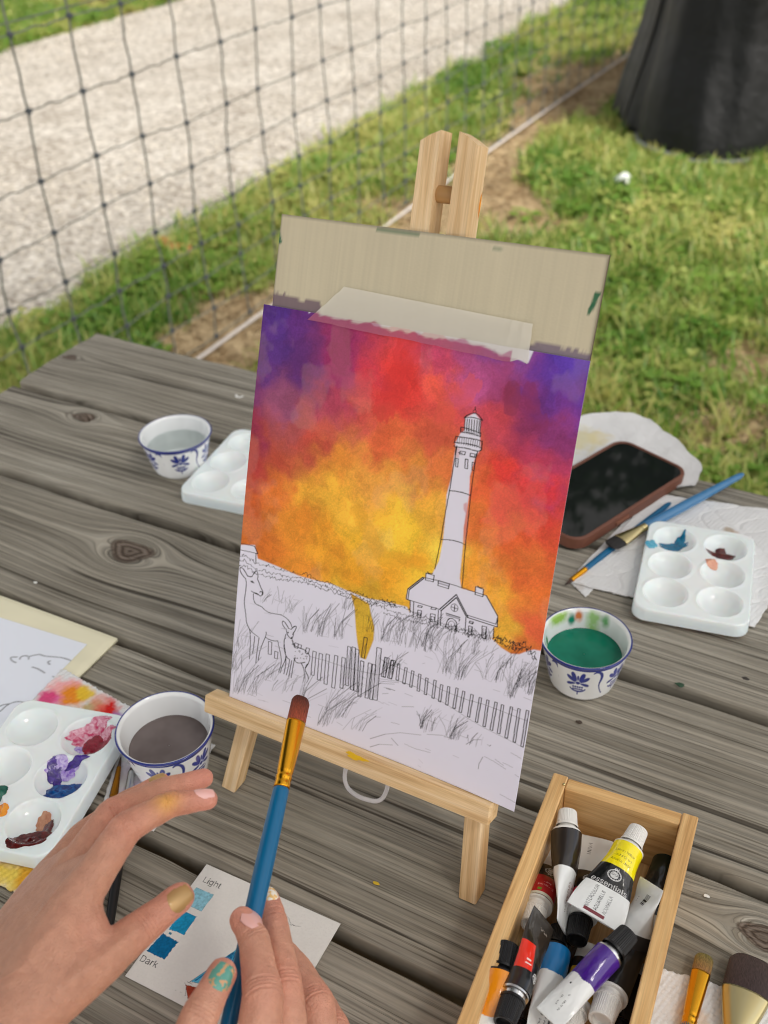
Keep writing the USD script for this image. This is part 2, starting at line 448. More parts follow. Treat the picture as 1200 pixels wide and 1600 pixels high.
e0_at = lambda y: np.interp(y, ys, e0)
e1_at = lambda y: np.interp(y, ys, e1)
BARE = [(*gnd(800, 340)[:2], 0.30, 0.45, 0.75), (*gnd(700, 300)[:2], 0.2, 0.35, 0.45), (*gnd(1165, 560)[:2], 0.14, 0.22, 0.8), (*gnd(1130, 445)[:2], 0.07, 0.10, 0.6), (*gnd(380, 520)[:2], 0.22, 0.5, 1.0),
        (*gnd(900, 140)[:2], 0.3, 0.9, 0.9), (*gnd(1000, 640)[:2], 0.12, 0.16, 0.35), (*gnd(1180, 700)[:2], 0.12, 0.16, 0.5)]
N = 60000
P = np.stack([rng.uniform(-1.6, 2.6, N), rng.uniform(0.0, 8.0, N), np.zeros(N)], 1)
P2 = np.stack([rng.uniform(-7.5, -4.1, 26000), rng.uniform(2.2, 10, 26000), np.zeros(26000)], 1)
P = np.vstack([P, P2])
pix = (P - CAM) @ np.stack([RIGHT, UP, FWD], 1)
uu, vv = 600 + FPX * pix[:, 0] / pix[:, 2], 800 - FPX * pix[:, 1] / pix[:, 2]
near = (P[:, 1] < 9)
P = P[(uu > -250) & (uu < 1450) & (vv > -260) & (vv < 1000) & (pix[:, 2] > 0)]
keep = rng.uniform(0, 1, len(P)) < patchiness(P) ** 1.1 * np.where(P[:, 1] > 5, 0.7, 1.0)
P = P[keep]
protos = [blade_clump(s, n=20 + 4 * s, rad=0.045 + 0.008 * s, h=(0.025, 0.06 + 0.011 * s), lean=1.1) for s in range(5)]
protos += [clover_clump(s) for s in range(2)]
instancer("grass", protos, P, rng.uniform(0.6, 1.25, len(P)), rng.uniform(0, 6.28, len(P)), rng.uniform(0, 0.35, len(P)), np.where(rng.uniform(0, 1, len(P)) < 0.16, rng.integers(5, 7, len(P)), rng.integers(0, 5, len(P))), LEAFY,
          "short green and yellowing grass of the yard and verge", "grass")
# dry clippings on the bare places
N = 30000
Q = np.stack([rng.uniform(-1.3, 1.8, N), rng.uniform(0.0, 7.0, N), np.full(N, 0.004)], 1)
Q = Q[rng.uniform(0, 1, N) < np.clip(0.95 - patchiness(Q), 0, 1)]
tp = [trimesh.Trimesh(m.vertices * [1, 1, 0.28], m.faces, process=False) for m in (blade_clump(60 + s, n=16, rad=0.06, h=(0.03, 0.07), w=0.0018, lean=2.6) for s in range(3))]
instancer("dry_thatch", tp, Q, rng.uniform(0.6, 1.2, len(Q)), rng.uniform(0, 6.28, len(Q)), rng.uniform(0, 0.2, len(Q)), rng.integers(0, 3, len(Q)), DRY,
          "dry brown grass clippings on the bare strip beside the wire fence", "dry grass")
# loose stones
STONE = mat("stone", {"o": ("object_info", {}), "r": ("rgb_ramp", {"ramp": [(0, lin(140, 132, 122)), (0.4, lin(184, 176, 162)), (1, lin(216, 209, 197))]}), "p": ("principled_bsdf", {"roughness": 0.9})},
            [("o.random", "r.fac"), ("r.color", "p.base_color")])
N = 26000
Sx = rng.uniform(0, 1, N); Sy = rng.uniform(0.4, 9.5, N)
Sx = e0_at(Sy) + (e1_at(Sy) - e0_at(Sy) + 0.03) * Sx
Sz = 0.008 + 0.02 * np.sin(np.pi * np.clip((Sx - e0_at(Sy)) / (e1_at(Sy) - e0_at(Sy)), 0, 1))
sp = []
for s in range(4):
    m = trimesh.creation.icosphere(1, 0.008)
    m.vertices *= 1 + 0.5 * (meshkit.noise(m.vertices * 120 + s * 7, s)[:, None] - 0.5)
    m.vertices *= [1.2, 0.9, 0.7]
    sp.append(m)
instancer("loose_gravel", sp, np.stack([Sx, Sy, Sz], 1), rng.uniform(0.35, 1.25, N) ** 1.3, rng.uniform(0, 6.28, N), rng.uniform(0, 1.0, N), rng.integers(0, 4, N), STONE,
          "pale crushed stone lying loose on the gravel drive", "gravel")

# ------------------------------------------------------------------ wire fence
WIRE = plain("galvanised_wire", lin(112, 116, 110), 0.5, metallic=0.2)
KNOT = plain("knot_wire", lin(84, 90, 96), 0.5, metallic=0.3)
fence = thing("wire_fence", "knotted grey wire mesh fence standing along the gravel drive", "fence", (FENCE_X, 1.5, 0))
rows = [0.17, 0.02, -0.128, -0.243, -0.358, -0.447, -0.540, -0.640, -0.722]
cols = [0.045 + 0.1685 * k for k in range(46)]


def wob(y, z, s):
    q = np.array([[y * 3.0, z * 3.0, s]])
    return (fbm(q, 2, 77)[0] - 0.5)


frng = np.random.default_rng(5)
KN = {}
for k, y in enumerate(cols):
    amp = 0.010 if 7 <= k <= 10 else 0.004
    for j, z in enumerate(rows):
        KN[k, j] = np.array([FENCE_X + frng.normal() * 0.003, y + 0.02 * wob(y, z, 1.0) + frng.normal() * amp * 0.5, TABLE + z + frng.normal() * 0.004])
for k, y in enumerate(cols):
    zs, pts = [], []
    top = np.array([FENCE_X, y + frng.normal() * 0.004, TABLE + 0.36])
    knots = [top] + [KN[k, j] for j in range(len(rows))] + [np.array([FENCE_X, KN[k, 8][1], 0.012])]
    for a, b in zip(knots[:-1], knots[1:]):
        for t in np.linspace(0, 1, 5)[:-1]:
            p = a * (1 - t) + b * t
            p[1] += 0.0022 * math.sin(math.pi * t) * frng.normal()
            pts.append(p)
    pts.append(knots[-1])
    obj("vertical_wire", sweep(pts, 0.0025, 6), WIRE, fence, smooth=True)
for j, z in enumerate(rows):
    pts = []
    for k in range(len(cols) - 1):
        a, b = KN[k, j], KN[k + 1, j]
        for t in np.linspace(0, 1, 13)[:-1]:
            p = a * (1 - t) + b * t
            crimp = 0.0045 * math.sin(2 * math.pi * (t * 1.0)) * math.exp(-((t - 0.5) / 0.16) ** 2) if True else 0
            p[2] += crimp + 0.004 * math.sin(math.pi * t) * frng.normal() * 0.3
            pts.append(p)
    pts.append(KN[len(cols) - 1, j])
    obj("horizontal_wire", sweep(pts, 0.0017, 6), WIRE, fence, smooth=True)
obj("tension_wire", sweep([[FENCE_X + 0.004, -0.2, TABLE + 0.168 + .02], [FENCE_X + 0.004, 8, TABLE + 0.168 + .02]], 0.0016, 6), WIRE, fence, smooth=True)
for (k, j), p in KN.items():
    if k < 33:
        ks = []
        for s in (-1, 1):
            ks.append(sweep([p + [0.002, 0.009 * s, 0.004], p + [0.004, 0.004 * s, -0.004], p + [0.004, 0, 0.001 * s], p + [-0.003, -0.004 * s, 0.005], p + [0.001, -0.008 * s, 0.003]], 0.0018, 5))
        ks.append(sweep([p + [0, 0, 0.008], p + [0.003, 0, 0.0], p + [0, 0, -0.008]], 0.003, 6))
        obj("knot", merge(ks), KNOT, fence, smooth=True)
# white rope stretched low along the fence
rp = [gnd(250, 602, 0.03), gnd(310, 560, 0.03), gnd(420, 481, 0.03), gnd(620, 340, 0.03), gnd(750, 245, 0.03), gnd(860, 168, 0.03), gnd(985, 83, 0.03), gnd(1080, 15, 0.03)]
rp = np.array(rp)
tt = np.linspace(0, 1, 700)
rc = np.stack([np.interp(tt, np.linspace(0, 1, len(rp)), rp[:, k]) for k in range(3)], 1)
strands = []
seg = np.linalg.norm(np.diff(rc, axis=0), axis=1).cumsum()
seg = np.concatenate([[0], seg])
for s in range(3):
    ph = seg * 2 * np.pi / 0.045 + s * 2.094
    off = np.stack([np.cos(ph) * 0.0027, np.zeros_like(ph), np.sin(ph) * 0.0027], 1)
    strands.append(sweep(rc + off, 0.0031, 6))
obj("rope", merge(strands), plain("rope_fibre", lin(214, 206, 200), 0.8, bump=0.4, bscale=900), smooth=True, label="white twisted rope stretched low along the foot of the wire fence", cat="rope")
yp = np.array([gnd(-20, 548, 0.02), gnd(150, 448, 0.02), gnd(300, 358, 0.03), gnd(440, 280, 0.02), gnd(560, 200, 0.02), gnd(690, 108, 0.02)])
tt = np.linspace(0, 1, 60)
yc = np.stack([np.interp(tt, np.linspace(0, 1, len(yp)), yp[:, k]) for k in range(3)], 1) + rng.normal(0, 0.004, (60, 3))
obj("string", sweep(yc, 0.0016, 5), plain("yellow_string", lin(222, 206, 120), 0.8), smooth=True, label="thin yellow string along the edge of the gravel drive", cat="string")
# fallen orange leaf by the road
lp = gnd(276, 386, 0.03)
th = np.linspace(0, 2 * np.pi, 40, endpoint=False)
rr = 0.075 * (0.75 + 0.25 * np.cos(5 * th)) * (1 - 0.25 * np.cos(th))
V = [[0, 0, 0.014]] + [[1.25 * r * math.cos(t), 0.75 * r * math.sin(t), 0.012 * math.sin(3 * t)] for r, t in zip(rr, th)]
V = np.array(V) + lp
F = [(0, 1 + i, 1 + (i + 1) % 40) for i in range(40)]
vb = V - [0, 0, 0.0015]
obj("leaf", (np.vstack([V, vb]), np.vstack([F, np.array(F)[:, ::-1] + 41])), plain("dead_leaf", lin(198, 128, 78), 0.7, var=0.3, vscale=60), smooth=True,
    label="orange dead leaf at the edge of the gravel drive", cat="leaf")
cp = gnd(972, 282, 0.05)
fl = []
for k in range(9):
    a = k * 2.4
    q = trimesh.creation.icosphere(1, 0.011)
    q.vertices *= [1.5, 0.8, 0.5]
    q.apply_transform(trimesh.transformations.euler_matrix(0.5, 0.6, a))
    q.apply_translation(cp + [0.016 * math.cos(a), 0.016 * math.sin(a), 0.01 * (k % 3)])
    fl.append(q)
obj("clover_flower", merge(fl), plain("white_petals", lin(226, 232, 226), 0.7), smooth=True, label="white clover flower in the grass left of the black cover", cat="flower")

# ------------------------------------------------------------------ black draped cover
COVER = mat("black_vinyl", {"g": ("geometry", {}), "n": ("noise_texture", {"scale": 6.0, "detail": 3.0}), "n2": ("noise_texture", {"scale": 260.0, "detail": 2.0}),
                            "ad": ("math", {"math_type": "multiply_add", "value2": 0.12}), "b": ("bump", {"strength": 0.55, "distance": 0.05}),
                            "p": ("principled_bsdf", {"base_color": lin(8, 10, 10), "roughness": 0.42, "specular_ior_level": 0.3})},
            [("g.position", "n.vector"), ("g.position", "n2.vector"), ("n2.fac", "ad.value1"), ("n.fac", "ad.value3"), ("ad.value", "b.height"), ("b.normal", "p.normal")])
foot = np.array([gnd(960, 158, .07), gnd(982, 196, .07), gnd(1008, 218, .07), gnd(1075, 232, .07), gnd(1140, 240, .07), gnd(1215, 230, .07), gnd(1290, 196, .07), gnd(1330, 116, .07)])[:, :2]
foot = np.vstack([foot, [[0.95, 5.0], [0.4, 5.35], [-0.25, 5.2], [-0.62, 4.75]]])
ctr = np.array([0.12, 4.42])
nth = 300
lens = np.concatenate([[0], np.linalg.norm(np.diff(np.vstack([foot, foot[:1]]), axis=0), axis=1).cumsum()])
cl = np.stack([np.interp(np.linspace(0, lens[-1], nth, endpoint=False), lens, np.append(foot[:, k], foot[0, k])) for k in range(2)], 1)
cl = np.stack([gaussian_filter(cl[:, k], 2.5, mode="wrap") for k in range(2)], 1)
lev = np.array([0.035, 0.037, 0.06, 0.12, 0.2, 0.3, 0.42, 0.55, 0.7, 0.85, 0.95, 1.0, 1.03, 1.035])
shr = np.array([0.985, 1.0, 0.998, 0.985, 0.96, 0.925, 0.885, 0.855, 0.835, 0.825, 0.80, 0.70, 0.4, 0.02])
ang = np.arange(nth) / nth * 2 * np.pi
V = []
for z, s in zip(lev, shr):
    fold = 0.012 * (np.sin(ang * 9 + 2.5 * math.sin(z * 2)) + 0.7 * np.sin(ang * 23 + 3 * z) * (1 - z) + 0.5 * np.sin(ang * 37 + z * 5)) * (1.15 - z) * (z < 1)
    d = cl - ctr
    V.append(np.column_stack([ctr + d * (s + fold[:, None] * 0.9), np.full(nth, z) + 0.010 * np.sin(ang * 5) * (z < 0.1)]))
V = np.array(V)
nl = len(lev)
i, j = np.meshgrid(np.arange(nl - 1), np.arange(nth), indexing="ij")
Fq = np.stack([i * nth + j, i * nth + (j + 1) % nth, (i + 1) * nth + (j + 1) % nth, (i + 1) * nth + j], -1).reshape(-1, 4)
cover = thing("grill_cover", "black vinyl cover draped to the grass beyond the table", "cover", (*ctr, 0))
obj("cover", (V.reshape(-1, 3), Fq), COVER, cover, smooth=True)
k0 = int(np.argmin(np.linalg.norm(cl - gnd(1012, 212)[:2], axis=1)))
obj("seam", sweep([V[l, k0] + (V[l, k0] - [*ctr, V[l, k0][2]]) * 0.004 for l in range(1, 10)], [(0.005, 0.012)] * 9, 8), plain("crease_strip", lin(58, 57, 52), 0.5), cover, smooth=True)  # raised strip along the corner crease, paler than the vinyl
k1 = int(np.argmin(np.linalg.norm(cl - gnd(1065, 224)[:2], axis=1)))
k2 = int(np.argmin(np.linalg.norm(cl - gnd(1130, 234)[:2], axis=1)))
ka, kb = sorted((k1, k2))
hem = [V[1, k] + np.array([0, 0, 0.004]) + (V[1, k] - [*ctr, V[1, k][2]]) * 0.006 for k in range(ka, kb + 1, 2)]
obj("hem", sweep(hem, 0.010, 8), plain("hem_highlight", lin(120, 122, 126), 0.35), cover, smooth=True)  # stretch of hem in pale grey, its highlight painted into the colour

# ------------------------------------------------------------------ picnic table
PW = 0.145
KNOTS = [(*at(131, 652)[:2], 0.0085), (*at(203, 861)[:2], 0.0135), (*at(110, 560)[:2], 0.006), (*at(1192, 1462)[:2], 0.008)]
TABLEWOOD = mat("weathered_wood", {
    "a": ("attribute", {"attribute": "gr"}), "s": ("separate_xyz", {}), "g": ("geometry", {}),
    "mA": ("mapping", {"scale": (2.2, 75.0, 0.0)}), "nA": ("noise_texture", {"scale": 1.0, "detail": 5.0, "roughness": 0.6, "distortion": 0.25}),
    "mB": ("mapping", {"scale": (6.0, 560.0, 0.0)}), "nB": ("noise_texture", {"scale": 1.0, "detail": 3.0, "roughness": 0.6}),
    "mW": ("mapping", {"scale": (0.55, 1.0, 0.0)}), "w": ("wave_texture", {"wave_type": "bands", "bands_direction": "y", "profile": "sine", "scale": 38.0, "distortion": 1.5, "detail": 3.0, "detail_scale": 1.6}),
    "mC": ("mapping", {"scale": (2.0, 160.0, 0.0), "location": (3.1, 1.7, 0)}), "nC": ("noise_texture", {"scale": 1.0, "detail": 2.0, "distortion": 0.3}),
    "nD": ("noise_texture", {"scale": 5.0, "detail": 4.0}), "nE": ("noise_texture", {"scale": 900.0, "detail": 2.0}),
    "rA": ("rgb_ramp", {"ramp": [(0.28, lin(116, 112, 103)), (0.45, lin(142, 138, 128)), (0.60, lin(158, 154, 144)), (0.78, lin(178, 174, 164))]}),
    "rB": ("rgb_ramp", {"ramp": [(0.33, (0.42, 0.40, 0.37)), (0.46, (0.97, 0.97, 0.96)), (0.64, (1.24, 1.23, 1.21))]}),
    "rW": ("rgb_ramp", {"ramp": [(0.0, (0.80, 0.79, 0.77)), (0.45, (1.0, 1.0, 1.0)), (1.0, (1.10, 1.09, 1.07))]}),
    "rC": ("rgb_ramp", {"ramp": [(0.315, (0.22, 0.20, 0.18)), (0.365, (1, 1, 1))]}),
    "rD": ("rgb_ramp", {"ramp": [(0.3, (0.80, 0.77, 0.73)), (0.65, (1.06, 1.05, 1.04))]}),
    "x1": ("mix", {"mix_type": "multiply", "fac": 0.95}), "x2": ("mix", {"mix_type": "multiply", "fac": 0.75}), "x3": ("mix", {"mix_type": "multiply", "fac": 0.85}), "x4": ("mix", {"mix_type": "multiply", "fac": 1.0}),
    "kr": ("math", {"math_type": "multiply", "value2": 17.0}), "kn": ("math", {"math_type": "multiply_add", "value2": 7.0}), "ks": ("math", {"math_type": "sine"}), "kc": ("map_range", {"from_min": -1.0, "from_max": 1.0}),
    "kcol": ("rgb_ramp", {"ramp": [(0.0, lin(80, 68, 58)), (0.5, lin(118, 104, 92)), (1.0, lin(134, 122, 111))]}),
    "km": ("rgb_ramp", {"ramp": [(0.0, (1, 1, 1)), (0.30, (1, 1, 1)), (0.36, (0, 0, 0))]}), "kd": ("math", {"math_type": "multiply", "value2": 0.3333}),
    "ke": ("rgb_ramp", {"ramp": [(0.0, (0.2, 0.18, 0.16)), (0.045, (0.8, 0.78, 0.75)), (0.29, (1, 1, 1)), (0.325, (0.4, 0.36, 0.33)), (0.37, (1, 1, 1))]}),
    "xk": ("mix", {"mix_type": "mix"}), "xe": ("mix", {"mix_type": "multiply", "fac": 0.9}),
    "h1": ("math", {"math_type": "multiply_add", "value2": 0.55}), "h2": ("math", {"math_type": "multiply_add", "value2": 0.6}), "h3": ("math", {"math_type": "multiply_add", "value2": 0.10}),
    "sC": ("separate_xyz", {}), "h4": ("math", {"math_type": "multiply_add", "value2": 1.1}),
    "b": ("bump", {"strength": 0.75, "distance": 0.0016}), "p": ("principled_bsdf", {"roughness": 0.72, "specular_ior_level": 0.2})},
    [("a.vector", "s.vector"), ("a.vector", "mA.vector"), ("a.vector", "mB.vector"), ("a.vector", "mW.vector"), ("a.vector", "mC.vector"), ("mA.vector", "nA.vector"), ("mB.vector", "nB.vector"), ("mW.vector", "w.vector"), ("mC.vector", "nC.vector"),
     ("g.position", "nD.vector"), ("g.position", "nE.vector"), ("nA.fac", "rA.fac"), ("nB.fac", "rB.fac"), ("w.fac", "rW.fac"), ("nC.fac", "rC.fac"), ("nD.fac", "rD.fac"),
     ("rA.color", "x1.color1"), ("rB.color", "x1.color2"), ("x1.color", "x2.color1"), ("rW.color", "x2.color2"), ("x2.color", "x3.color1"), ("rC.color", "x3.color2"), ("x3.color", "x4.color1"), ("rD.color", "x4.color2"),
     ("s.z", "kr.value1"), ("nA.fac", "kn.value1"), ("kr.value", "kn.value3"), ("kn.value", "ks.value1"), ("ks.value", "kc.value"), ("kc.result", "kcol.fac"), ("s.z", "kd.value1"), ("kd.value", "km.fac"), ("kd.value", "ke.fac"),
     ("km.color", "xk.fac"), ("x4.color", "xk.color1"), ("kcol.color", "xk.color2"), ("xk.color", "xe.color1"), ("ke.color", "xe.color2"), ("xe.color", "p.base_color"),
     ("nA.fac", "h1.value1"), ("w.fac", "h1.value3"), ("nB.fac", "h2.value1"), ("h1.value", "h2.value3"), ("nE.fac", "h3.value1"), ("h2.value", "h3.value3"), ("rC.color", "sC.vector"), ("sC.x", "h4.value1"), ("h3.value", "h4.value3"),
     ("h4.value", "b.height"), ("b.normal", "p.normal")])


def grain_at(x, y, k):
    psi = y.copy()
    kd = np.full_like(y, 3.0)
    for kx, ky, R in KNOTS:
        dx, dy = (x - kx) * 0.62, y - ky
        r2 = dx * dx + dy * dy
        Re = R * 1.6
        psi -= dy * Re ** 2 / np.maximum(r2, (0.8 * R) ** 2) * np.exp(-r2 / (0.11 ** 2))
        kd = np.minimum(kd, np.sqrt(r2) / R * (1 + 0.15 * np.sin(np.arctan2(dy, dx) * 3 + kx * 9)))
    psi += 0.010 * (fbm(np.stack([x * 1.1, y * 2.0, x * 0 + k], -1), 3, 60 + k) - 0.5) * 2
    return np.stack([x + 3.7 * k, psi + 1.31 * k, np.clip(kd, 0, 3)], -1)


table = thing("picnic_table", "weathered grey plank picnic table filling the foreground", "table", (0.9, -0.36, 0))
for k in range(5):
    y1, y0 = -PW * k - 0.0046, -PW * (k + 1) + 0.0046
    if k == 0:
        y1 = 0.0
    nx = 420
    L0, L1 = 0.0 + 0.002 * math.sin(k * 2.3), 1.85
    xs = np.linspace(L0, L1, nx)
    e = 0.0045
    ins = np.linspace(y0 + e, y1 - e, 56)
    prof = [(y0, -0.038), (y0, -e * 1.2), (y0 + e * 0.12, -e * 0.55), (y0 + e * 0.45, -e * 0.16)] + [(yy, 0.0) for yy in ins] + [(y1 - e * 0.45, -e * 0.16), (y1 - e * 0.12, -e * 0.55), (y1, -e * 1.2), (y1, -0.038)]
    prof = np.array(prof)
    X, PY = np.meshgrid(xs, prof[:, 0])
    _, PZ = np.meshgrid(xs, prof[:, 1])
    wobl = 0.0019 * (fbm(np.stack([X * 14, X * 0, X * 0 + k], -1), 3, 31 + k) - 0.5) * 2
    edge = (np.abs(PY - (y0 + y1) / 2) > (y1 - y0) / 2 - 0.012)
    PYw = PY + wobl * edge
    g_ = grain_at(X, PYw, k)
    und = 0.0009 * (fbm(np.stack([X * 5, g_[..., 1] * 60, X * 0], -1), 3, 90 + k) - 0.5) * 2 + 0.0012 * np.sin((PY - y0) / (y1 - y0) * np.pi) * math.cos(k)
    dip = np.zeros_like(X)
    for kx, ky, R in KNOTS[:1]:
        dip -= 0.010 * np.exp(-((((X - kx - 0.007) / 0.0045) ** 2 + ((PYw - ky) / 0.0065) ** 2)) ** 2)
    top = np.stack([X, PYw, TABLE + PZ + (und + dip) * (PZ > -0.001)], -1).reshape(-1, 3)
    nr = len(prof)
    f = grid_faces(nx, nr)
    idx = np.arange(nx * nr).reshape(nr, nx)
    bottom = [(idx[0, i], idx[-1, i], idx[-1, i + 1]) for i in range(nx - 1)] + [(idx[0, i], idx[-1, i + 1], idx[0, i + 1]) for i in range(nx - 1)]
    m = trimesh.Trimesh(top, np.vstack([f, bottom]), process=False)
    gg = g_.reshape(-1, 3)
    # the sawn ends
    endv, endf, endg = [], [], []
    for c, sgn in ((0, -1), (nx - 1, 1)):
        loop = idx[:, c]
        b0 = len(top) + len(endv)
        cen = top[loop].mean(0)
        endv += list(top[loop]) + [cen]
        ge = gg[loop].copy(); ge[:, 0] += (top[loop][:, 2] - TABLE) * 6; ge[:, 1] += (top[loop][:, 2] - TABLE) * 0.4
        endg += list(ge) + [ge.mean(0)]
        n = len(loop)
        for a in range(n):
            t = (b0 + a, b0 + (a + 1) % n, b0 + n)
            endf.append(t if sgn > 0 else t[::-1])
    m = trimesh.Trimesh(np.vstack([top, endv]), np.vstack([m.faces, endf]), process=False)
    obj("plank", m, TABLEWOOD, table, smooth=True, gr=np.vstack([gg, endg]))


def tbox(name, size, c, parent=table, X=(1, 0, 0), Y=(0, 1, 0), Z=(0, 0, 1)):
    m, loc = frame_apply(cbox(size, 0.003), np.array(c, float), np.array(X, float), np.array(Y, float), np.array(Z, float))
    a = int(np.argmax(size))
    lo = np.roll(loc, -a, axis=1)
    g_ = np.column_stack([lo[:, 0] + c[0], lo[:, 1] + lo[:, 2] * 0.7 + c[1], np.full(len(lo), 3.0)])
    obj(name, m, TABLEWOOD, parent, smooth=False, gr=g_)


for x in (0.28, 1.57):
    tbox("batten", (0.09, 0.68, 0.038), (x, -0.362, TABLE - 0.0575))
    for s in (-1, 1):
        d = np.array([0, 0.42 * s, -1.0]); d /= np.linalg.norm(d)
        mid = np.array([x + 0.066, -0.362 + s * 0.30, 0.36])
        tbox("leg", (0.038, 0.088, 0.74), mid, X=(1, 0, 0), Y=np.cross(-d, [1, 0, 0]), Z=-d)
    tbox("cross_beam", (0.038, 0.72, 0.088), (x + 0.105, -0.362, 0.40))
# a white ring of dried paint
rp_ = at(375, 618, 0.0008)
ringm = trimesh.creation.torus(0.0042, 0.0018, 24, 8)
ringm.vertices *= [1, 1, 0.35]
ringm.apply_translation(rp_)
SPOTW = plain("dried_white_paint", lin(225, 224, 218), 0.6)
obj("paint_spot", ringm, SPOTW, table, smooth=True)
for pu, pv, r0, m_ in ((55, 910, .0016, SPOTW), (1063, 1070, .0028, plain("dried_green_paint", lin(40, 70, 48), 0.6)), (1165, 1060, .0022, plain("dried_dark_paint", lin(52, 46, 42), 0.7)), (588, 1380, .0016, plain("dried_yellow_paint", lin(206, 172, 40), 0.6)), (1104, 1400, .0014, SPOTW),
                       (905, 1128, .0020, plain("dried_brown_paint", lin(70, 58, 48), 0.7))):
    q = trimesh.creation.icosphere(2, r0)
    q.vertices *= [1.3, 0.8, 0.22]
    q.vertices[:, :2] *= (1 + 0.5 * (meshkit.noise(q.vertices * 900 + pu, 3) - .5))[:, None]
    q.apply_translation(at(pu, pv, 0.0006))
    obj("paint_spot", q, m_, table, smooth=True)

# ------------------------------------------------------------------ easel, board and painting: one leaning frame
def easel_frame(x, y, z, tilt, yaw, roll):
    ex = np.array([math.cos(yaw), math.sin(yaw), 0]); back = np.array([-math.sin(yaw), math.cos(yaw), 0])
    ey = math.sin(tilt) * back + math.cos(tilt) * np.array([0, 0, 1.0])
    a = math.cos(roll) * ex + math.sin(roll) * ey
    b = -math.sin(roll) * ex + math.cos(roll) * ey
    return np.array([x, y, z]), a, b, np.cross(a, b)


O, EA, EB, EN = easel_frame(0.5741, -0.5021, 0.075 + TABLE, 0.3840, -0.0411, 0.0472)
SC = 1.018
O = CAM + (O - CAM) * SC
PWID, PHEI = 0.2050 * SC, 0.2588 * SC


def loc(a, b, n=0.0):
    return O + EA * a + EB * b + EN * n


def to_ab(u, v):
    """Where on the paper a place of the photograph lies."""
    d = ray(u, v)
    P_ = CAM + d * (((O - CAM) @ EN) / (d @ EN)) - O
    return P_ @ EA, P_ @ EB


def bar(name, a0, b0, n0, a1, b1, n1, parent, material, ch=0.0008, axis=1, label=None):
    """A chamfered box between two corners of the leaning frame, its grain along the axis."""
    size = np.array([a1 - a0, b1 - b0, n1 - n0])
    m, lc = frame_apply(cbox(size, ch), loc((a0 + a1) / 2, (b0 + b1) / 2, (n0 + n1) / 2), EA, EB, EN)
    g_ = np.roll(lc, -axis, axis=1) + [a0 * 3 + b0, n0 * 5 + a0, b1 * 2]
    return obj(name, m, material, parent, smooth=False, gr=g_, label=label)


def beam(p, q, w, d, up, trim=None):
    """A chamfered beam from p to q, w wide and d deep; returns mesh and grain."""
    p, q = np.asarray(p, float), np.asarray(q, float)
    Z = (q - p) / np.linalg.norm(q - p)
    X = np.cross(up, Z); X /= np.linalg.norm(X)
    Y = np.cross(Z, X)
    m, lc = frame_apply(cbox((w, d, np.linalg.norm(q - p)), 0.0008), (p + q) / 2, X, Y, Z)
    return m, np.roll(lc, -2, axis=1)


easel = thing("tabletop_easel", "small pine tabletop easel holding the sunset painting", "easel", (*at(555, 1310)[:2], TABLE))
# ledge
bar("ledge", -0.0145, -0.0135, -0.004, 0.1985, -0.0003, 0.0098, easel, PINE, 0.001, 0)
# twin posts, bevelled tops
for side, (a0, a1) in enumerate(((0.0905, 0.1025), (0.1135, 0.1255))):
    n1, n0 = -0.0045, -0.0185
    top_in, drop = 0.3715, 0.0062
    prof = [(a0, 0.02), (a1, 0.02), (a1, top_in - (drop if side else 0)), ((a0 + a1) / 2, top_in - drop * 0.42), (a0, top_in - (0 if side else drop))]
    v0 = [np.array([a, b, n0]) for a, b in prof]; v1 = [np.array([a, b, n1]) for a, b in prof]
    h = trimesh.convex.convex_hull(np.array([*v0, *v1]) + 0)
    h.unmerge_vertices()
    lc = np.array(h.vertices)
    m = trimesh.Trimesh(loc(0, 0, 0) + lc[:, :1] * EA + lc[:, 1:2] * EB + lc[:, 2:] * EN, h.faces, process=False)
    g_ = np.roll(lc, -1, axis=1) + [side * 0.9, 0.013 * side, 0.02]
    obj("post", m, PINE, easel, smooth=False, gr=g_)
dw = sweep([loc(0.0995, 0.3385, -0.0115), loc(0.1165, 0.3385, -0.0115)], 0.0048, 20)
obj("dowel", dw, wood("dowel_wood", lin(150, 112, 66), lin(176, 136, 86), lin(190, 150, 98)), easel, smooth=30, gr=None)
bar("crossbar", 0.004, 0.145, -0.0185, 0.196, 0.157, -0.0045, easel, PINE, 0.001, 0)
for fu, fv, ta in ((364, 1224, 0.0105), (737, 1396, 0.1825)):
    foot = at(fu, fv) + np.array([0.0, 0.0, 0.0])
    topp = loc(ta, -0.012, -0.0120)
    dirv = (topp - foot) / np.linalg.norm(topp - foot)
    m, g_ = beam(foot, foot + dirv * 0.155, 0.0118, 0.0145, EN)
    v = np.array(m.vertices)
    v[v[:, 2] < TABLE + 0.006, 2] = TABLE                       # sawn flat to stand on the table
    m = trimesh.Trimesh(v, m.faces, process=False)
    obj("leg", m, PINE, easel, smooth=False, gr=g_ + [fu * 0.01, 0.021, 0.0])
rearfoot = np.array([*(loc(0.108, 0)[:2] + np.array([0.012, 0.185])), TABLE])
m, g_ = beam(rearfoot, loc(0.108, 0.170, -0.026), 0.011, 0.013, EN)
obj("rear_leg", m, PINE, easel, smooth=False, gr=g_ + [0.4, 0.1, 0.3])
cpts = np.array([loc(0.105, 0.02, -0.02), at(539, 1208, 0.012), at(553, 1240, 0.004), at(576, 1250, 0.004), at(605, 1231, 0.012), loc(0.112, 0.03, -0.03), (rearfoot + loc(0.108, 0.333, -0.0115)) / 2 - [0, 0, .1]])
from scipy.interpolate import CubicSpline
cs = CubicSpline(np.arange(len(cpts)), cpts)
obj("cord", sweep(cs(np.linspace(0, len(cpts) - 1, 90)), 0.0015, 8), plain("white_cord", lin(225, 222, 222), 0.8), easel, smooth=True)
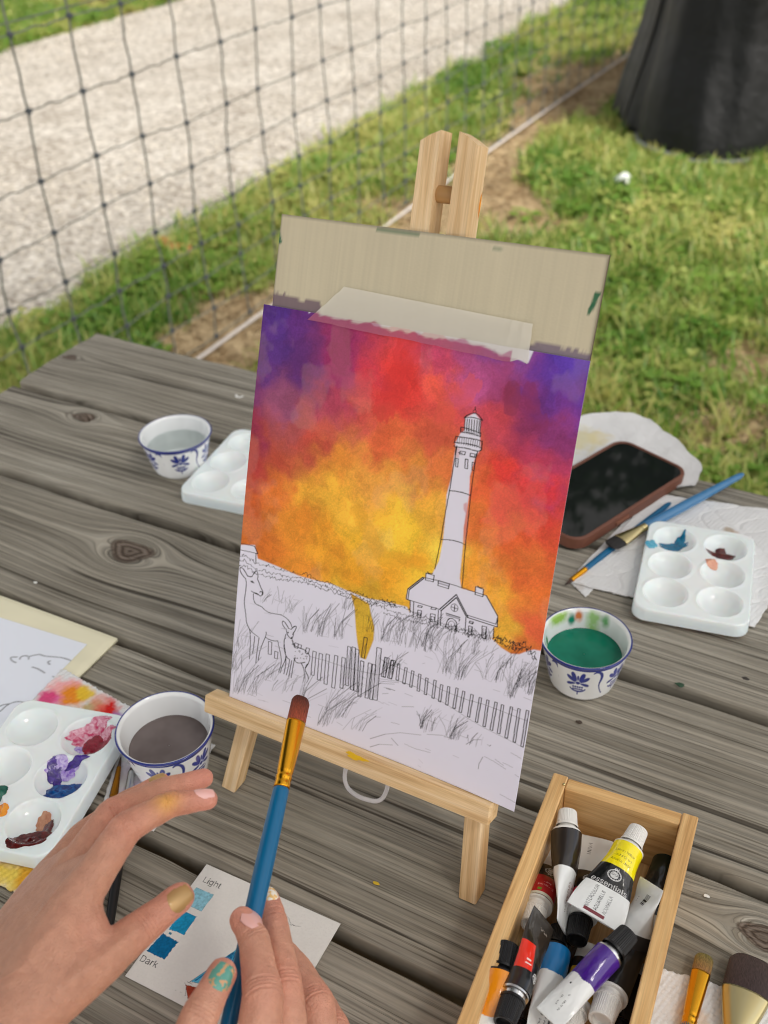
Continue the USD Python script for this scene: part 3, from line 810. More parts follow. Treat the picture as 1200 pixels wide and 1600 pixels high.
# little smears of paint on the wood
for (pu, pv, ra, rb_, n_, c, lab) in ((568, 1178, 0.0075, 0.0022, 0.0100, lin(225, 180, 20), "yellow"),):
    a_, b_ = to_ab(pu, pv)
    th = np.linspace(0, 2 * np.pi, 28, endpoint=False)
    rr = 1 + 0.25 * np.sin(3 * th + 1) + 0.12 * np.sin(7 * th)
    V = [loc(a_ + ra * r * math.cos(t), -0.0016 + 0.9 * rb_ * r * math.sin(t) - 0.0005, n_ + 0.0001) for r, t in zip(rr, th)] + [loc(a_, -0.002, n_ + 0.0002)]
    obj("paint_smear", (np.array(V), np.array([(i, (i + 1) % 28, 28) for i in range(28)])), plain("paint_" + lab, c, 0.5), easel, smooth=True, label="yellow paint smear on the ledge")
V = [loc(0.1257, b, n) for b, n in ((0.327, -0.0175), (0.331, -0.0165), (0.335, -0.0160), (0.340, -0.0168), (0.342, -0.0180), (0.335, -0.0183))]
obj("paint_smear", (np.array(V), np.array([(0, 1, 2), (0, 2, 3), (0, 3, 4), (0, 4, 5)])), plain("paint_orange", lin(240, 110, 30), 0.5), easel, smooth=True, label="orange paint smear on the right post")

# ---- plywood board
def grain_ply(a, b):
    return 0.5 * fbm(np.stack([a * 900, b * 14, a * 0], -1), 3, 11) + 0.5 * fbm(np.stack([a * 60, b * 9, a * 0 + 4], -1), 3, 12)


BA0, BA1, BB1 = 0.0058 * SC, 0.2045 * SC, 0.3118 * SC
nx, ny_ = 240, 160
aa, bb = np.meshgrid(np.linspace(BA0, BA1, nx), np.linspace(0.0, BB1, ny_))
gp = grain_ply(aa, bb)
base = np.array(lin_a([198, 189, 162]))
colb = base * (0.88 + 0.24 * gp)[..., None]
edge = np.minimum.reduce([aa - BA0, BA1 - aa, BB1 - bb])
colb *= (0.55 + 0.45 * np.clip(edge / 0.0011, 0, 1))[..., None]


def dab(col, A, B, pts, r, c, k=0.9):
    """A brushed dab of colour along the points, given as places of the photograph."""
    pa = np.array([to_ab(*p) for p in pts])
    d = np.full(A.shape, 9.0)
    for p, q in zip(pa[:-1], pa[1:]):
        t = np.clip(((A - p[0]) * (q - p)[0] + (B - p[1]) * (q - p)[1]) / max(((q - p) ** 2).sum(), 1e-12), 0, 1)
        d = np.minimum(d, np.hypot(A - p[0] - t * (q - p)[0], B - p[1] - t * (q - p)[1]))
    w = np.clip((r * (0.6 + 0.8 * fbm(np.stack([A * 500, B * 160, A * 0], -1), 2, 9)) - d) / 0.0006, 0, 1) * k
    return col * (1 - w[..., None]) + np.array(lin_a(c)) * w[..., None]


for pts, r, c, k in ([((926, 480), (930, 466), (934, 460))], 0.0016, (22, 96, 62), 0.95), ([((921, 487), (925, 478))], 0.0013, (22, 96, 62), 0.9), ([((436, 368), (437, 376))], 0.0016, (20, 98, 66), 0.95), \
        ([((590, 358), (620, 362), (652, 366))], 0.0014, (52, 104, 74), 0.65), ([((770, 388), (785, 391))], 0.0007, (60, 110, 80), 0.5), \
        ([((428, 468), (452, 474), (475, 482), (492, 480))], 0.0048, (78, 42, 84), 0.75), ([((838, 553), (862, 551), (890, 560), (912, 566))], 0.0052, (78, 52, 104), 0.7):
    colb = dab(colb, aa, bb, pts[0], r, c, k)
aa = aa + 0.0054 * (bb / BB1 - 1)                                # the board leans a touch more than the paper
top = loc(0, 0, -0.0006) + aa.reshape(-1, 1) * EA + bb.reshape(-1, 1) * EB
V, F = slab(top, nx, ny_, EN, 0.0032)
cc = np.vstack([colb.reshape(-1, 3), np.tile(lin(60, 44, 30), (len(top), 1))])
obj("plywood_board", (V, F), printed("plywood", rough=0.62, bump=0.18, bscale=700), smooth=False, col=cc, label="thin greyish plywood board standing on the easel behind the painting", cat="board")

# ---- the watercolour: sky colours by place (photograph pixel: sRGB)
SKY = [(430, 490, 72, 40, 122), (420, 560, 82, 45, 124), (410, 620, 112, 50, 98), (402, 680, 138, 44, 72), (395, 740, 160, 52, 50), (385, 800, 190, 88, 36), (380, 840, 190, 98, 32), (470, 505, 92, 42, 122),
       (500, 570, 112, 48, 112), (450, 625, 138, 74, 108), (540, 555, 148, 42, 98), (520, 620, 168, 62, 88), (470, 660, 165, 76, 76), (580, 590, 190, 48, 66), (640, 580, 212, 52, 46), (625, 620, 206, 56, 48),
       (690, 590, 218, 84, 62), (740, 585, 176, 78, 136), (700, 560, 190, 66, 104), (790, 570, 128, 70, 152), (850, 575, 88, 48, 150), (895, 585, 82, 52, 158), (905, 650, 112, 50, 138), (860, 620, 100, 42, 120),
       (800, 615, 140, 44, 78), (780, 590, 150, 62, 110), (838, 660, 128, 44, 88), (775, 660, 194, 66, 78), (825, 720, 168, 50, 78), (875, 700, 132, 50, 110), (860, 745, 166, 52, 92), (795, 745, 206, 50, 44), (832, 775, 208, 42, 50),
       (860, 830, 206, 78, 46), (770, 760, 206, 92, 46), (775, 830, 214, 116, 42), (830, 860, 214, 112, 48), (850, 930, 216, 112, 40), (840, 985, 204, 88, 52), (755, 880, 226, 152, 42), (785, 930, 222, 160, 44), (795, 975, 218, 166, 46),
       (810, 1005, 186, 98, 36), (560, 640, 196, 76, 68), (490, 690, 186, 72, 58), (600, 690, 206, 92, 50), (670, 690, 200, 84, 58), (695, 640, 206, 72, 66), (690, 730, 212, 112, 54), (440, 715, 182, 74, 52), (520, 725, 212, 132, 44), (430, 770, 206, 110, 36),
       (480, 780, 224, 160, 44), (470, 820, 214, 134, 34), (580, 755, 214, 148, 58), (640, 750, 212, 132, 52), (665, 800, 222, 166, 48), (560, 830, 224, 170, 36), (630, 840, 230, 186, 42), (510, 850, 222, 150, 32), (420, 855, 204, 112, 32), (470, 880, 212, 134, 36),
       (540, 895, 216, 152, 28), (600, 905, 216, 152, 28), (655, 895, 226, 182, 44), (690, 860, 230, 196, 62), (700, 800, 222, 164, 60), (575, 790, 226, 172, 44), (610, 800, 230, 184, 48), (640, 870, 222, 152, 30), (520, 800, 232, 180, 52), (600, 830, 234, 190, 50), (560, 860, 228, 170, 36), (800, 800, 208, 66, 46), (812, 840, 212, 92, 44), (840, 905, 214, 100, 44), (822, 885, 214, 106, 42), (862, 870, 208, 88, 44), (782, 785, 206, 68, 48), (748, 800, 212, 112, 46), (845, 800, 204, 62, 48), (440, 540, 78, 42, 122), (468, 560, 92, 44, 116), (880, 615, 88, 50, 150), (870, 570, 80, 50, 156), (568, 960, 196, 164, 44), (572, 1000, 190, 150, 34), (560, 935, 206, 162, 36)]
nx, ny_ = 470, 594
A, B = np.meshgrid(np.linspace(0, PWID, nx), np.linspace(0, PHEI, ny_))
ab = np.array([to_ab(u, v) for u, v, *_ in SKY])
cS = lin_a(np.array([s[2:] for s in SKY]))
w1 = fbm(np.stack([A * 34, B * 34, A * 0], -1), 5, 41) - 0.5
w2 = fbm(np.stack([A * 34, B * 34, A * 0 + 9], -1), 5, 43) - 0.5
Aw, Bw = A + 0.028 * w1 + 0.016 * (fbm(np.stack([A * 110, B * 110, A * 0], -1), 4, 45) - .5), B + 0.028 * w2 + 0.016 * (fbm(np.stack([A * 110, B * 110, A * 0 + 3], -1), 4, 46) - .5)
num, den = np.zeros((*A.shape, 3)), np.zeros(A.shape)
for (pa, pb), c in zip(ab, cS):
    wgt = 1 / (((Aw - pa) ** 2 + (Bw - pb) ** 2) + 4.0e-5) ** 1.9
    num += wgt[..., None] * c; den += wgt
wash = num / den[..., None]
gran = fbm(np.stack([A * 1500, B * 1500, A * 0], -1), 2, 51) - 0.5
bloom = fbm(np.stack([A * 60, B * 60, A * 0 + 2], -1), 5, 53) - 0.5
bl2 = fbm(np.stack([Aw * 150, Bw * 150, A * 0 + 6], -1), 4, 57)
bloom = bloom + 0.24 * (np.clip((bl2 - 0.44) / 0.10, 0, 1) - 0.55) + 0.16 * np.clip(1 - np.abs(bl2 - 0.40) / 0.012, 0, 1) * -1
wash = wash * (1 + 0.30 * gran[..., None] + 0.42 * bloom[..., None])
for q_, (fs, th_) in enumerate(((22, .54), (34, .57), (18, .6))):
    fld = fbm(np.stack([A * fs, B * fs, A * 0 + 20 + q_], -1), 4, 71 + q_)
    inside = np.clip((fld - th_) / 0.006, 0, 1)
    lineq = np.exp(-((fld - th_ - 0.006) / 0.007) ** 2)
    wash *= (1 - 0.07 * inside - 0.03 * lineq)[..., None] ** np.array([0.6, 1.1, 1.2])
lift = np.clip((fbm(np.stack([A * 52, B * 40, A * 0 + 31], -1), 4, 91) - .6) / .08, 0, 1)[..., None]
wash = wash * (1 - .08 * lift) + .08 * lift * np.array([.62, .42, .32])
for pts_, r_, c_, k_ in ([((803, 606), (800, 640))], .0042, (122, 44, 74), .55), ([((830, 612), (836, 650), (850, 662))], .0050, (122, 40, 84), .45), ([((740, 600), (720, 625))], .0055, (204, 78, 84), .5), ([((700, 640), (680, 690))], .006, (200, 86, 60), .35), ([((640, 545), (620, 600), (600, 640))], .0075, (196, 44, 46), .45), ([((560, 800), (600, 870), (660, 880))], .005, (206, 140, 26), .35):
    wash = dab(wash, A, B, pts_[0], r_, c_, k_)
mean = wash.mean(-1, keepdims=True)
wash = np.clip(mean + (wash - mean) * 0.97, 0.003, 1) * 1.27                     # reflectance, out of the photograph's light
paperw = np.array([0.74, 0.725, 0.83])

# ---- which places are painted, and the ink drawing: drawn in the plane of the paper
RES = 3
IW, IH = nx * RES, ny_ * RES


def px(pts):
    q = np.array([to_ab(u, v) for u, v in pts])
    return [(float(a / PWID * IW), float((1 - b / PHEI) * IH)) for a, b in q]


def R1(*p): return [(360 + x / 4.6154, 840 + y / 4.6154) for x, y in p]
def R2(*p): return [(600 + x / 3.477, 600 + y / 3.478) for x, y in p]
def R3(*p): return [(580 + x / 4.2857, 960 + y / 4.2857) for x, y in p]


mask = Image.new("L", (IW, IH), 0)
dm = ImageDraw.Draw(mask)
horizon = [(300, 846), (402, 851), (406, 872), (436, 884), (470, 899), (505, 908), (520, 911), (545, 922), (575, 934), (600, 938), (636, 947)] + R2((130, 1210), (145, 1240), (330, 1330), (500, 1350), (590, 1378), (640, 1425), (690, 1456), (735, 1458), (780, 1440), (812, 1432), (900, 1445)) + [(960, 1020), (960, 300), (300, 300)]
dm.polygon(px(horizon), fill=255)
trng = np.random.default_rng(8)
rag = []
for k_ in range(61):
    f_ = k_ / 60
    up_ = (11 + 15 * abs(math.sin(f_ * 19)) * abs(math.sin(f_ * 7 + 1)) + trng.normal() * 1.3) * (1 if f_ < 0.86 else 0.25)
    rag.append((484 + 342 * f_, 499 + 72 * f_ - max(0.5, up_)))
dm.polygon(px(rag + [(836, 545), (838, 500), (541, 440), (488, 478)]), fill=0)
dm.polygon(px(R1((876, 396), (905, 500), (915, 650), (925, 750), (945, 860), (985, 872), (1010, 810), (1040, 730), (1045, 640), (1020, 540), (1008, 470))), fill=255)
dm.polygon(px(R2((215, 1047), (133, 1112), (125, 1165), (147, 1175), (145, 1240), (300, 1330), (560, 1370), (592, 1374), (600, 1315), (618, 1312), (620, 1255), (560, 1145))), fill=0)
for q in (((233, 1025), (230, 1062), (272, 1072), (277, 1037)), ((502, 1095), (498, 1140), (540, 1152), (545, 1110))):
    dm.polygon(px(R2(*q)), fill=0)
dm.polygon(px(R2((395, 345), (385, 400), (372, 500), (345, 600), (340, 700), (326, 840), (305, 960), (262, 1040), (235, 1060), (425, 1120), (415, 1050), (432, 870), (436, 780), (452, 690), (466, 600), (470, 500), (498, 400), (528, 355), (525, 265), (528, 195), (497, 158), (447, 183), (440, 255), (422, 265), (392, 320))), fill=0)
mk = np.asarray(mask.filter(ImageFilter.GaussianBlur(1.6)), float) / 255
tint = Image.new("L", (IW, IH), 0)
dt = ImageDraw.Draw(tint)
dt.polygon(px(R2((437, 650), (455, 640), (462, 700), (458, 780), (446, 870), (436, 850), (440, 770), (448, 700), (437, 680))), fill=170)
dt.polygon(px(R2((398, 345), (416, 350), (412, 400), (392, 400))), fill=110)
tk = np.asarray(tint.filter(ImageFilter.GaussianBlur(2)), float) / 255
ink = Image.new("L", (IW, IH), 0)
di = ImageDraw.Draw(ink)


def ln(pts, w=2.4, v=235, wob=0.0):
    q = px(pts)
    if wob:
        q = [(x + irng.normal() * wob, y + irng.normal() * wob) for x, y in q]
    di.line(q, fill=int(min(255, v * 1.05)), width=max(1, int(round(w * (1.35 if w > 1.7 else 1.0)))), joint="curve")


def smooth_ln(pts, w=2.4, v=235):
    p = np.array(pts)
    if len(p) > 2:
        s = CubicSpline(np.arange(len(p)), p)
        p = s(np.linspace(0, len(p) - 1, len(p) * 6))
    ln([tuple(q) for q in p], w, v)


irng = np.random.default_rng(12)
# doe
for pts in ([(130, 290), (105, 260), (92, 225), (97, 210), (115, 222), (135, 258), (145, 272)], [(145, 272), (160, 277), (175, 275)], [(173, 272), (187, 250), (202, 236), (212, 258), (209, 292)],
            [(208, 293), (222, 325), (235, 360), (247, 385), (245, 406), (230, 416), (215, 405), (200, 396), (180, 390)], [(225, 392), (234, 384), (243, 392), (239, 406)], [(165, 380), (190, 395), (215, 408)],
            [(128, 290), (132, 340), (125, 400), (118, 470), (126, 540), (131, 600), (150, 650), (177, 682), (215, 712)], [(182, 398), (182, 440), (200, 475), (235, 492), (265, 520), (310, 540), (370, 550), (410, 570), (440, 600), (456, 640)],
            [(265, 712), (310, 735), (355, 738)], [(150, 650), (158, 720), (155, 800), (150, 870)], [(188, 705), (182, 770), (172, 830)], [(220, 715), (210, 780), (200, 850), (195, 905)], [(268, 675), (265, 710), (240, 770), (222, 830), (212, 880)],
            [(355, 738), (372, 820), (380, 880), (372, 930), (360, 965)], [(412, 720), (402, 770), (412, 850), (398, 900), (372, 970)],
            [(410, 650), (392, 625), (388, 605), (398, 598), (420, 625), (432, 650)], [(455, 655), (470, 638), (488, 635), (482, 660), (466, 682)], [(432, 650), (455, 655)], [(415, 652), (424, 690), (438, 712), (455, 720), (466, 702), (469, 683)],
            [(415, 690), (402, 740), (400, 790), (412, 840), (440, 872)], [(460, 735), (472, 765), (500, 785), (540, 800), (575, 830), (586, 862), (575, 900), (553, 932)],
            [(412, 850), (412, 900), (398, 978)], [(440, 872), (430, 930), (415, 985)], [(455, 880), (440, 960), (432, 998)], [(476, 865), (462, 940), (450, 1005)], [(520, 895), (541, 940), (545, 990), (534, 1038)], [(575, 900), (553, 950), (571, 990), (560, 1040)],
            [(476, 865), (490, 893), (520, 898), (552, 892)]):
    smooth_ln(R1(*pts), 2.3)
di.polygon(px(R1((160, 308), (175, 308), (188, 324), (172, 321))), fill=235)
for x, y in ((430, 678), (465, 690), (455, 716)):
    q = px(R1((x, y)))[0]; di.ellipse([q[0] - 3, q[1] - 3, q[0] + 3, q[1] + 3], fill=235)
for _ in range(22):
    x, y = irng.uniform(468, 572), irng.uniform(795, 868)
    ln(R1((x, y), (x + irng.uniform(3, 9), y + irng.uniform(-3, 5))), 2, 190)
for k in range(9):
    ln(R1((450 + k * 2.5 + irng.normal() * 4, 722 + k * 7), (462 + k * 2.5, 730 + k * 7 + irng.normal() * 4)), 2, 200)
# shed at the left edge
for pts in ([(40, 20), (190, 58), (213, 112), (40, 68)], [(200, 110), (198, 180)], [(62, 72), (60, 150)]):
    ln(R1(*pts), 2.2)


def squiggle(path, amp, n, w=2.0, v=215):
    p = np.array(path); t = np.linspace(0, len(p) - 1, n)
    x, y = np.interp(t, np.arange(len(p)), p[:, 0]), np.interp(t, np.arange(len(p)), p[:, 1])
    y = y + amp * irng.normal(size=n); x = x + amp * 0.6 * irng.normal(size=n)
    ln(list(zip(x, y)), w, v)


for off in (0, 9, 16):
    squiggle([(370, 868 + off), (386, 866 + off), (405, 880 + off), (430, 886 + off), (455, 893 + off * .8), (480, 896 + off * .8), (500, 906 + off * .7), (520, 911 + off * .7), (540, 921 + off * .6), (562, 925 + off * .6), (580, 936 + off * .5), (600, 937 + off * .5), (620, 941 + off * .4)], 1.5, 170, 1.8, 205)
    squiggle([(600, 940 + off), (637, 950 + off * 1.2), (660, 962 + off * .6), (700, 975 + off * .4), (735, 985 + off * .4), (762, 990 + off * .4)], 1.7, 110, 1.7, 180)
for off in (0, 7):
    squiggle([(772, 993 + off), (790, 997 + off), (806, 1005 + off), (820, 1003 + off), (838, 1022 + off)], 2.2, 70, 1.8, 215)


def blade(u, v, h, lean, w=1.7, c=170):
    ln([(u, v), (u + lean * h * 0.25, v - h * 0.5), (u + lean * h * 0.75, v - h * 0.92)], w, c)


def tuft(u, v, n, h, spread, lean0=0.25, c=165):
    for _ in range(n):
        blade(u + irng.normal() * spread * 0.35, v + irng.normal() * 2.0, h * irng.uniform(0.45, 1.1), lean0 + irng.normal() * 0.45, irng.choice([1.0, 1.0, 1.5]), c - 30 + irng.integers(-60, 60))


for (u, v, n, h, s, l) in ((486, 985, 22, 42, 22, .5), (502, 990, 18, 50, 18, .45), (528, 995, 16, 46, 14, .3), (455, 955, 14, 28, 24, .5), (430, 940, 12, 22, 30, .6), (545, 950, 14, 26, 20, .3), (380, 1010, 14, 42, 14, .4), (370, 1045, 16, 44, 12, .5), (372, 1080, 20, 52, 14, .7),
                          (395, 1082, 18, 50, 20, .8), (420, 1060, 14, 34, 26, .8), (445, 1080, 12, 34, 26, .7), (470, 1105, 16, 56, 12, .5), (510, 1130, 22, 66, 20, .8), (528, 1120, 16, 56, 18, .9), (555, 1140, 12, 40, 20, 1.1), (600, 1000, 20, 44, 16, .4), (620, 1005, 18, 40, 20, .3),
                          (650, 1010, 26, 52, 22, .35), (672, 1015, 22, 44, 20, .4), (640, 985, 20, 30, 40, .4), (700, 1050, 26, 56, 20, .2), (718, 1058, 20, 48, 16, .5), (690, 1000, 18, 26, 50, .4), (740, 1020, 20, 34, 40, .5), (770, 1060, 16, 38, 26, .5), (795, 1085, 26, 56, 20, .3), (812, 1070, 22, 44, 16, .5),
                          (826, 1080, 18, 48, 10, .6), (790, 1040, 16, 26, 30, .5), (660, 1135, 16, 36, 8, .5), (672, 1140, 12, 30, 12, .6), (702, 1150, 20, 34, 12, .7), (712, 1152, 12, 26, 14, .8), (735, 1160, 7, 20, 18, 1.0), (620, 1040, 12, 24, 24, .6), (580, 985, 14, 40, 12, .3), (760, 1000, 16, 24, 30, .2)):
    tuft(u, v, n, h, s, l)
for _ in range(150):
    u, v = irng.uniform(368, 835), irng.uniform(900, 1240)
    hz = 905 + (u - 400) * 0.27
    if v < hz + 10 or (v > 1130 and irng.uniform() < 0.75):
        continue
    L = irng.uniform(4, 16)
    ln([(u, v), (u + L, v + L * 0.32 + irng.normal() * 1.5)], 1.4, irng.integers(80, 170))
# fences
for (x0, y0, x1, y1) in ((105, 285, 92, 412), (148, 305, 132, 425), (190, 325, 178, 435), (238, 350, 222, 458), (283, 372, 268, 480), (330, 395, 318, 508), (378, 420, 366, 530), (433, 435, 418, 555), (478, 465, 462, 577), (525, 475, 510, 598), (580, 485, 558, 620),
                         (625, 505, 600, 645), (680, 525, 655, 675), (735, 545, 707, 708), (785, 560, 757, 735), (838, 572, 805, 758), (882, 588, 852, 778), (940, 600, 902, 805), (990, 610, 955, 830), (1045, 620, 1005, 858)):
    ln(R3((x0 - 8, y0), (x0 + 8, y0 + 4), (x1 + 9, y1 + 3), (x1 - 7, y1 - 2), (x0 - 8, y0)), 2.2, 225)
    ln(R3((x0 + 2, y0 + 30), (x1 + 3, y1 - 20)), 1.2, 110)
ln(R3((60, 285), (105, 318), (190, 352), (330, 415), (480, 500), (640, 560), (760, 590), (900, 640), (1040, 690)), 1.8, 200)
for (x0, y0, x1, y1) in ((568, 790, 612, 700), ):
    pass
for (x0, y0, x1, y1) in ((490, 755, 488, 790), (515, 765, 512, 790), (572, 790, 566, 830), (620, 815, 605, 985), (665, 830, 650, 1020), (715, 835, 698, 1050), (775, 845, 752, 1075), (828, 860, 812, 1080), (868, 780, 850, 1060), (900, 785, 885, 1090), (925, 800, 912, 1100), (960, 885, 940, 1140), (985, 715, 965, 862), (1015, 900, 990, 1150),
                         (1045, 910, 1022, 1160), (1080, 790, 1050, 1165), (300, 745, 297, 835), (345, 815, 342, 865), (1135, 860, 1110, 1000), (1180, 880, 1155, 1010)):
    ww = 12 if x0 < 1075 else 16
    ln(R1((x0 - ww, y0 - 3), (x0 + ww, y0 + 4), (x1 + ww - 2, y1 + 3), (x1 - ww, y1 - 3), (x0 - ww, y0 - 3)), 2.2, 225)
    if x0 > 800:
        for q in (-5, 2, 8):
            ln(R1((x0 + q, y0 + 20 + irng.uniform(0, 40)), (x1 + q, y1 - irng.uniform(0, 50))), 1.4, 170)
ln(R1((590, 850), (700, 880), (850, 930), (980, 965), (1080, 985), (1200, 890)), 1.6, 180)
for pts in ([(60, 425), (200, 445), (300, 480), (370, 520)], [(60, 440), (190, 452)], [(65, 455), (160, 462)], [(370, 520), (520, 600), (660, 690), (760, 745), (1010, 860)], [(0, 825), (100, 795), (200, 785), (340, 800)], [(0, 880), (60, 862), (150, 866)], [(90, 482), (120, 488), (165, 505)], [(105, 490), (135, 500)],
            [(720, 1015), (725, 980), (750, 935)], [(760, 930), (820, 960), (900, 1008)], [(830, 945), (885, 985)], [(880, 965), (945, 995)], [(935, 900), (965, 915), (1000, 935)], [(780, 853), (795, 862), (803, 855)], [(380, 795), (480, 800), (560, 825)], [(600, 800), (645, 815), (655, 795)], [(640, 855), (690, 825), (740, 822)], [(140, 820), (185, 870)], [(230, 860), (300, 890), (400, 915)],
            [(860, 1170), (970, 1225)], [(960, 1040), (985, 1055)], [(310, 660), (330, 680)], [(210, 612), (290, 612)], [(80, 525), (120, 522)]):
    ln(R3(*pts), 1.6, 165)
# lighthouse
for pts in ([(400, 335), (393, 385), (378, 470), (360, 580), (336, 710), (313, 845), (296, 930), (281, 1003)], [(508, 380), (497, 440), (475, 602), (461, 735), (447, 870), (437, 990), (428, 1104)], [(360, 578), (400, 582), (440, 591), (475, 605)], [(313, 843), (370, 846), (415, 857), (447, 873)],
            [(443, 183), (462, 167), (495, 158), (520, 172), (540, 198)], [(438, 184), (490, 183), (541, 200)], [(422, 234), (470, 246), (530, 268)], [(420, 262), (470, 266), (525, 285)], [(420, 236), (420, 262)], [(530, 266), (528, 286)], [(384, 318), (440, 322), (500, 334), (536, 352)], [(388, 330), (400, 342), (450, 348), (500, 362), (534, 356)],
            [(394, 283), (386, 318)], [(539, 308), (534, 354)], [(392, 284), (440, 290), (500, 300), (539, 312)], [(396, 345), (392, 385)], [(512, 366), (505, 398)], [(408, 372), (430, 376)], [(475, 392), (505, 398)]):
    smooth_ln(R2(*pts), 2.3)
for x in (445, 456, 468, 482, 496, 510, 522, 530):
    ln(R2((x, 186 + (x - 443) * .15), (x - 4, 250 + (x - 443) * .2)), 2.0, 215)
for x in range(424, 528, 9):
    ln(R2((x, 238 + (x - 422) * .3), (x - 1, 263 + (x - 422) * .22)), 1.6, 170)
for x in range(392, 540, 12):
    ln(R2((x, 284 + (x - 392) * .18), (x - 4, 320 + (x - 392) * .2)), 1.6, 190)
q = px(R2((497, 150)))[0]; di.ellipse([q[0] - 7, q[1] - 7, q[0] + 7, q[1] + 7], outline=225, width=2)
ln(R2((499, 142), (501, 124)), 2, 225)
for x0, y0, x1, y1 in ((396, 402, 408, 450), (446, 406, 460, 460), (484, 424, 496, 470), (418, 364, 446, 384), (474, 376, 500, 398), (188, 1225, 208, 1268), (190, 1200, 212, 1212), (256, 1245, 282, 1290), (262, 1210, 288, 1224), (464, 1310, 484, 1360), (470, 1284, 490, 1298), (537, 1310, 560, 1378)):
    ln(R2((x0, y0), (x1, y0 + 4), (x1 - 3, y1), (x0 - 3, y1 - 4), (x0, y0)), 2.2, 225)
    if y0 > 1220:
        ln(R2((x0 + 6, y0 + 14), (x1 - 5, y0 + 18), (x1 - 7, y1 - 10), (x0 + 4, y1 - 14), (x0 + 6, y0 + 14)), 1.6, 190)
ln(R2((478, 1315), (476, 1360)), 1.6, 180); ln(R2((538, 1344), (558, 1350)), 1.6, 190)
for pts in ([(215, 1047), (133, 1112), (125, 1165), (147, 1176)], [(222, 1052), (142, 1116), (135, 1168)], [(135, 1168), (305, 1222)], [(215, 1047), (300, 1066)], [(360, 1082), (560, 1146)], [(560, 1146), (621, 1256), (618, 1314), (455, 1264)], [(621, 1256), (612, 1300), (458, 1252)], [(305, 1222), (398, 1140), (462, 1266)], [(312, 1230), (398, 1156), (452, 1262)],
            [(147, 1176), (145, 1240)], [(166, 1182), (162, 1262)], [(300, 1225), (295, 1308)], [(315, 1232), (310, 1312)], [(450, 1262), (444, 1350)], [(600, 1316), (597, 1372)], [(233, 1025), (230, 1062), (272, 1072), (277, 1037), (233, 1025)], [(240, 1018), (248, 1026), (270, 1026)], [(502, 1097), (498, 1140), (540, 1152), (545, 1112), (502, 1097)], [(512, 1092), (520, 1102), (540, 1104)],
            [(300, 1066), (360, 1084), (355, 1110), (297, 1092), (300, 1066)], [(300, 1078), (358, 1096)], [(340, 1242), (418, 1266)], [(342, 1250), (415, 1274), (412, 1285)]):
    ln(R2(*pts), 2.3)
smooth_ln(R2((340, 1322), (346, 1288), (366, 1270), (390, 1282), (400, 1304), (396, 1346)), 2.3)
smooth_ln(R2((350, 1330), (356, 1296), (368, 1284), (384, 1294), (390, 1340)), 1.8, 190)
q0 = px(R2((387, 1213)))[0]; di.ellipse([q0[0] - 16, q0[1] - 16, q0[0] + 16, q0[1] + 16], outline=225, width=2)
ln(R2((371, 1208), (403, 1218)), 2); ln(R2((389, 1197), (385, 1230)), 2)
ln(R2((368, 1300), (372, 1345)), 1.8, 200); ln(R2((362, 1310), (380, 1314)), 1.6, 180)
ik = np.asarray(ink.filter(ImageFilter.GaussianBlur(0.8)), float) / 255


def down(img):
    return img.reshape(ny_, RES, nx, RES).mean((1, 3))[::-1]


mk, tk, ik = down(mk), down(tk), down(ik)
rim = np.clip(1 - np.abs(mk - 0.75) * 5, 0, 1) * (mk > 0.3)
painted = mk[..., None] * wash * (1 - 0.18 * rim[..., None]) + (1 - mk[..., None]) * paperw
painted = painted * (1 - tk[..., None]) + tk[..., None] * np.array([0.62, 0.22, 0.22])
hatch = np.clip(1 - ik[..., None] * 1.45, 0, 1)
colp = painted * hatch + np.array([0.016, 0.015, 0.017]) * (1 - hatch)
# the paper itself, lifting a little off the board
curl = 0.0004 + 0.0052 * np.clip((A / PWID - 0.55) / 0.45, 0, 1) ** 2 * np.clip(1 - B / PHEI / 0.75, 0, 1) ** 1.3 + 0.0009 * np.sin(A * 30) * np.sin(B * 22) * np.clip(1 - B / PHEI, 0, 1) + 0.0022 * np.clip(1 - A / PWID / 0.12, 0, 1) ** 2 * np.sin(np.pi * B / PHEI) + 0.0009
stretch = 1 + 0.0 * A
top = O + (A + 0.55 * np.clip(curl - 0.0013, 0, 1) * (A / PWID > 0.5)).reshape(-1, 1) * EA + (B + 0.1 * np.clip(curl - 0.0013, 0, 1)).reshape(-1, 1) * EB + curl.reshape(-1, 1) * EN
painting = thing("painting", "half finished watercolour of a white lighthouse under an orange and purple sunset sky", "painting", loc(PWID / 2, 0))
f = grid_faces(nx, ny_)
n = len(top)
idx = np.arange(n).reshape(ny_, nx)
loop = np.concatenate([idx[0, :], idx[1:, -1], idx[-1, -2::-1], idx[-2:0:-1, 0]])
rimv = top[loop] - EN * 0.0003
nl_ = len(loop); j = np.arange(nl_)
side = np.vstack([np.stack([loop[j], n + j, n + (j + 1) % nl_], 1), np.stack([loop[j], n + (j + 1) % nl_, loop[(j + 1) % nl_]], 1)])
obj("paper", (np.vstack([top, rimv]), np.vstack([f, side])), PRINT_PAPER, painting, smooth=True, col=np.vstack([colp.reshape(-1, 3), np.tile(paperw, (nl_, 1))]))
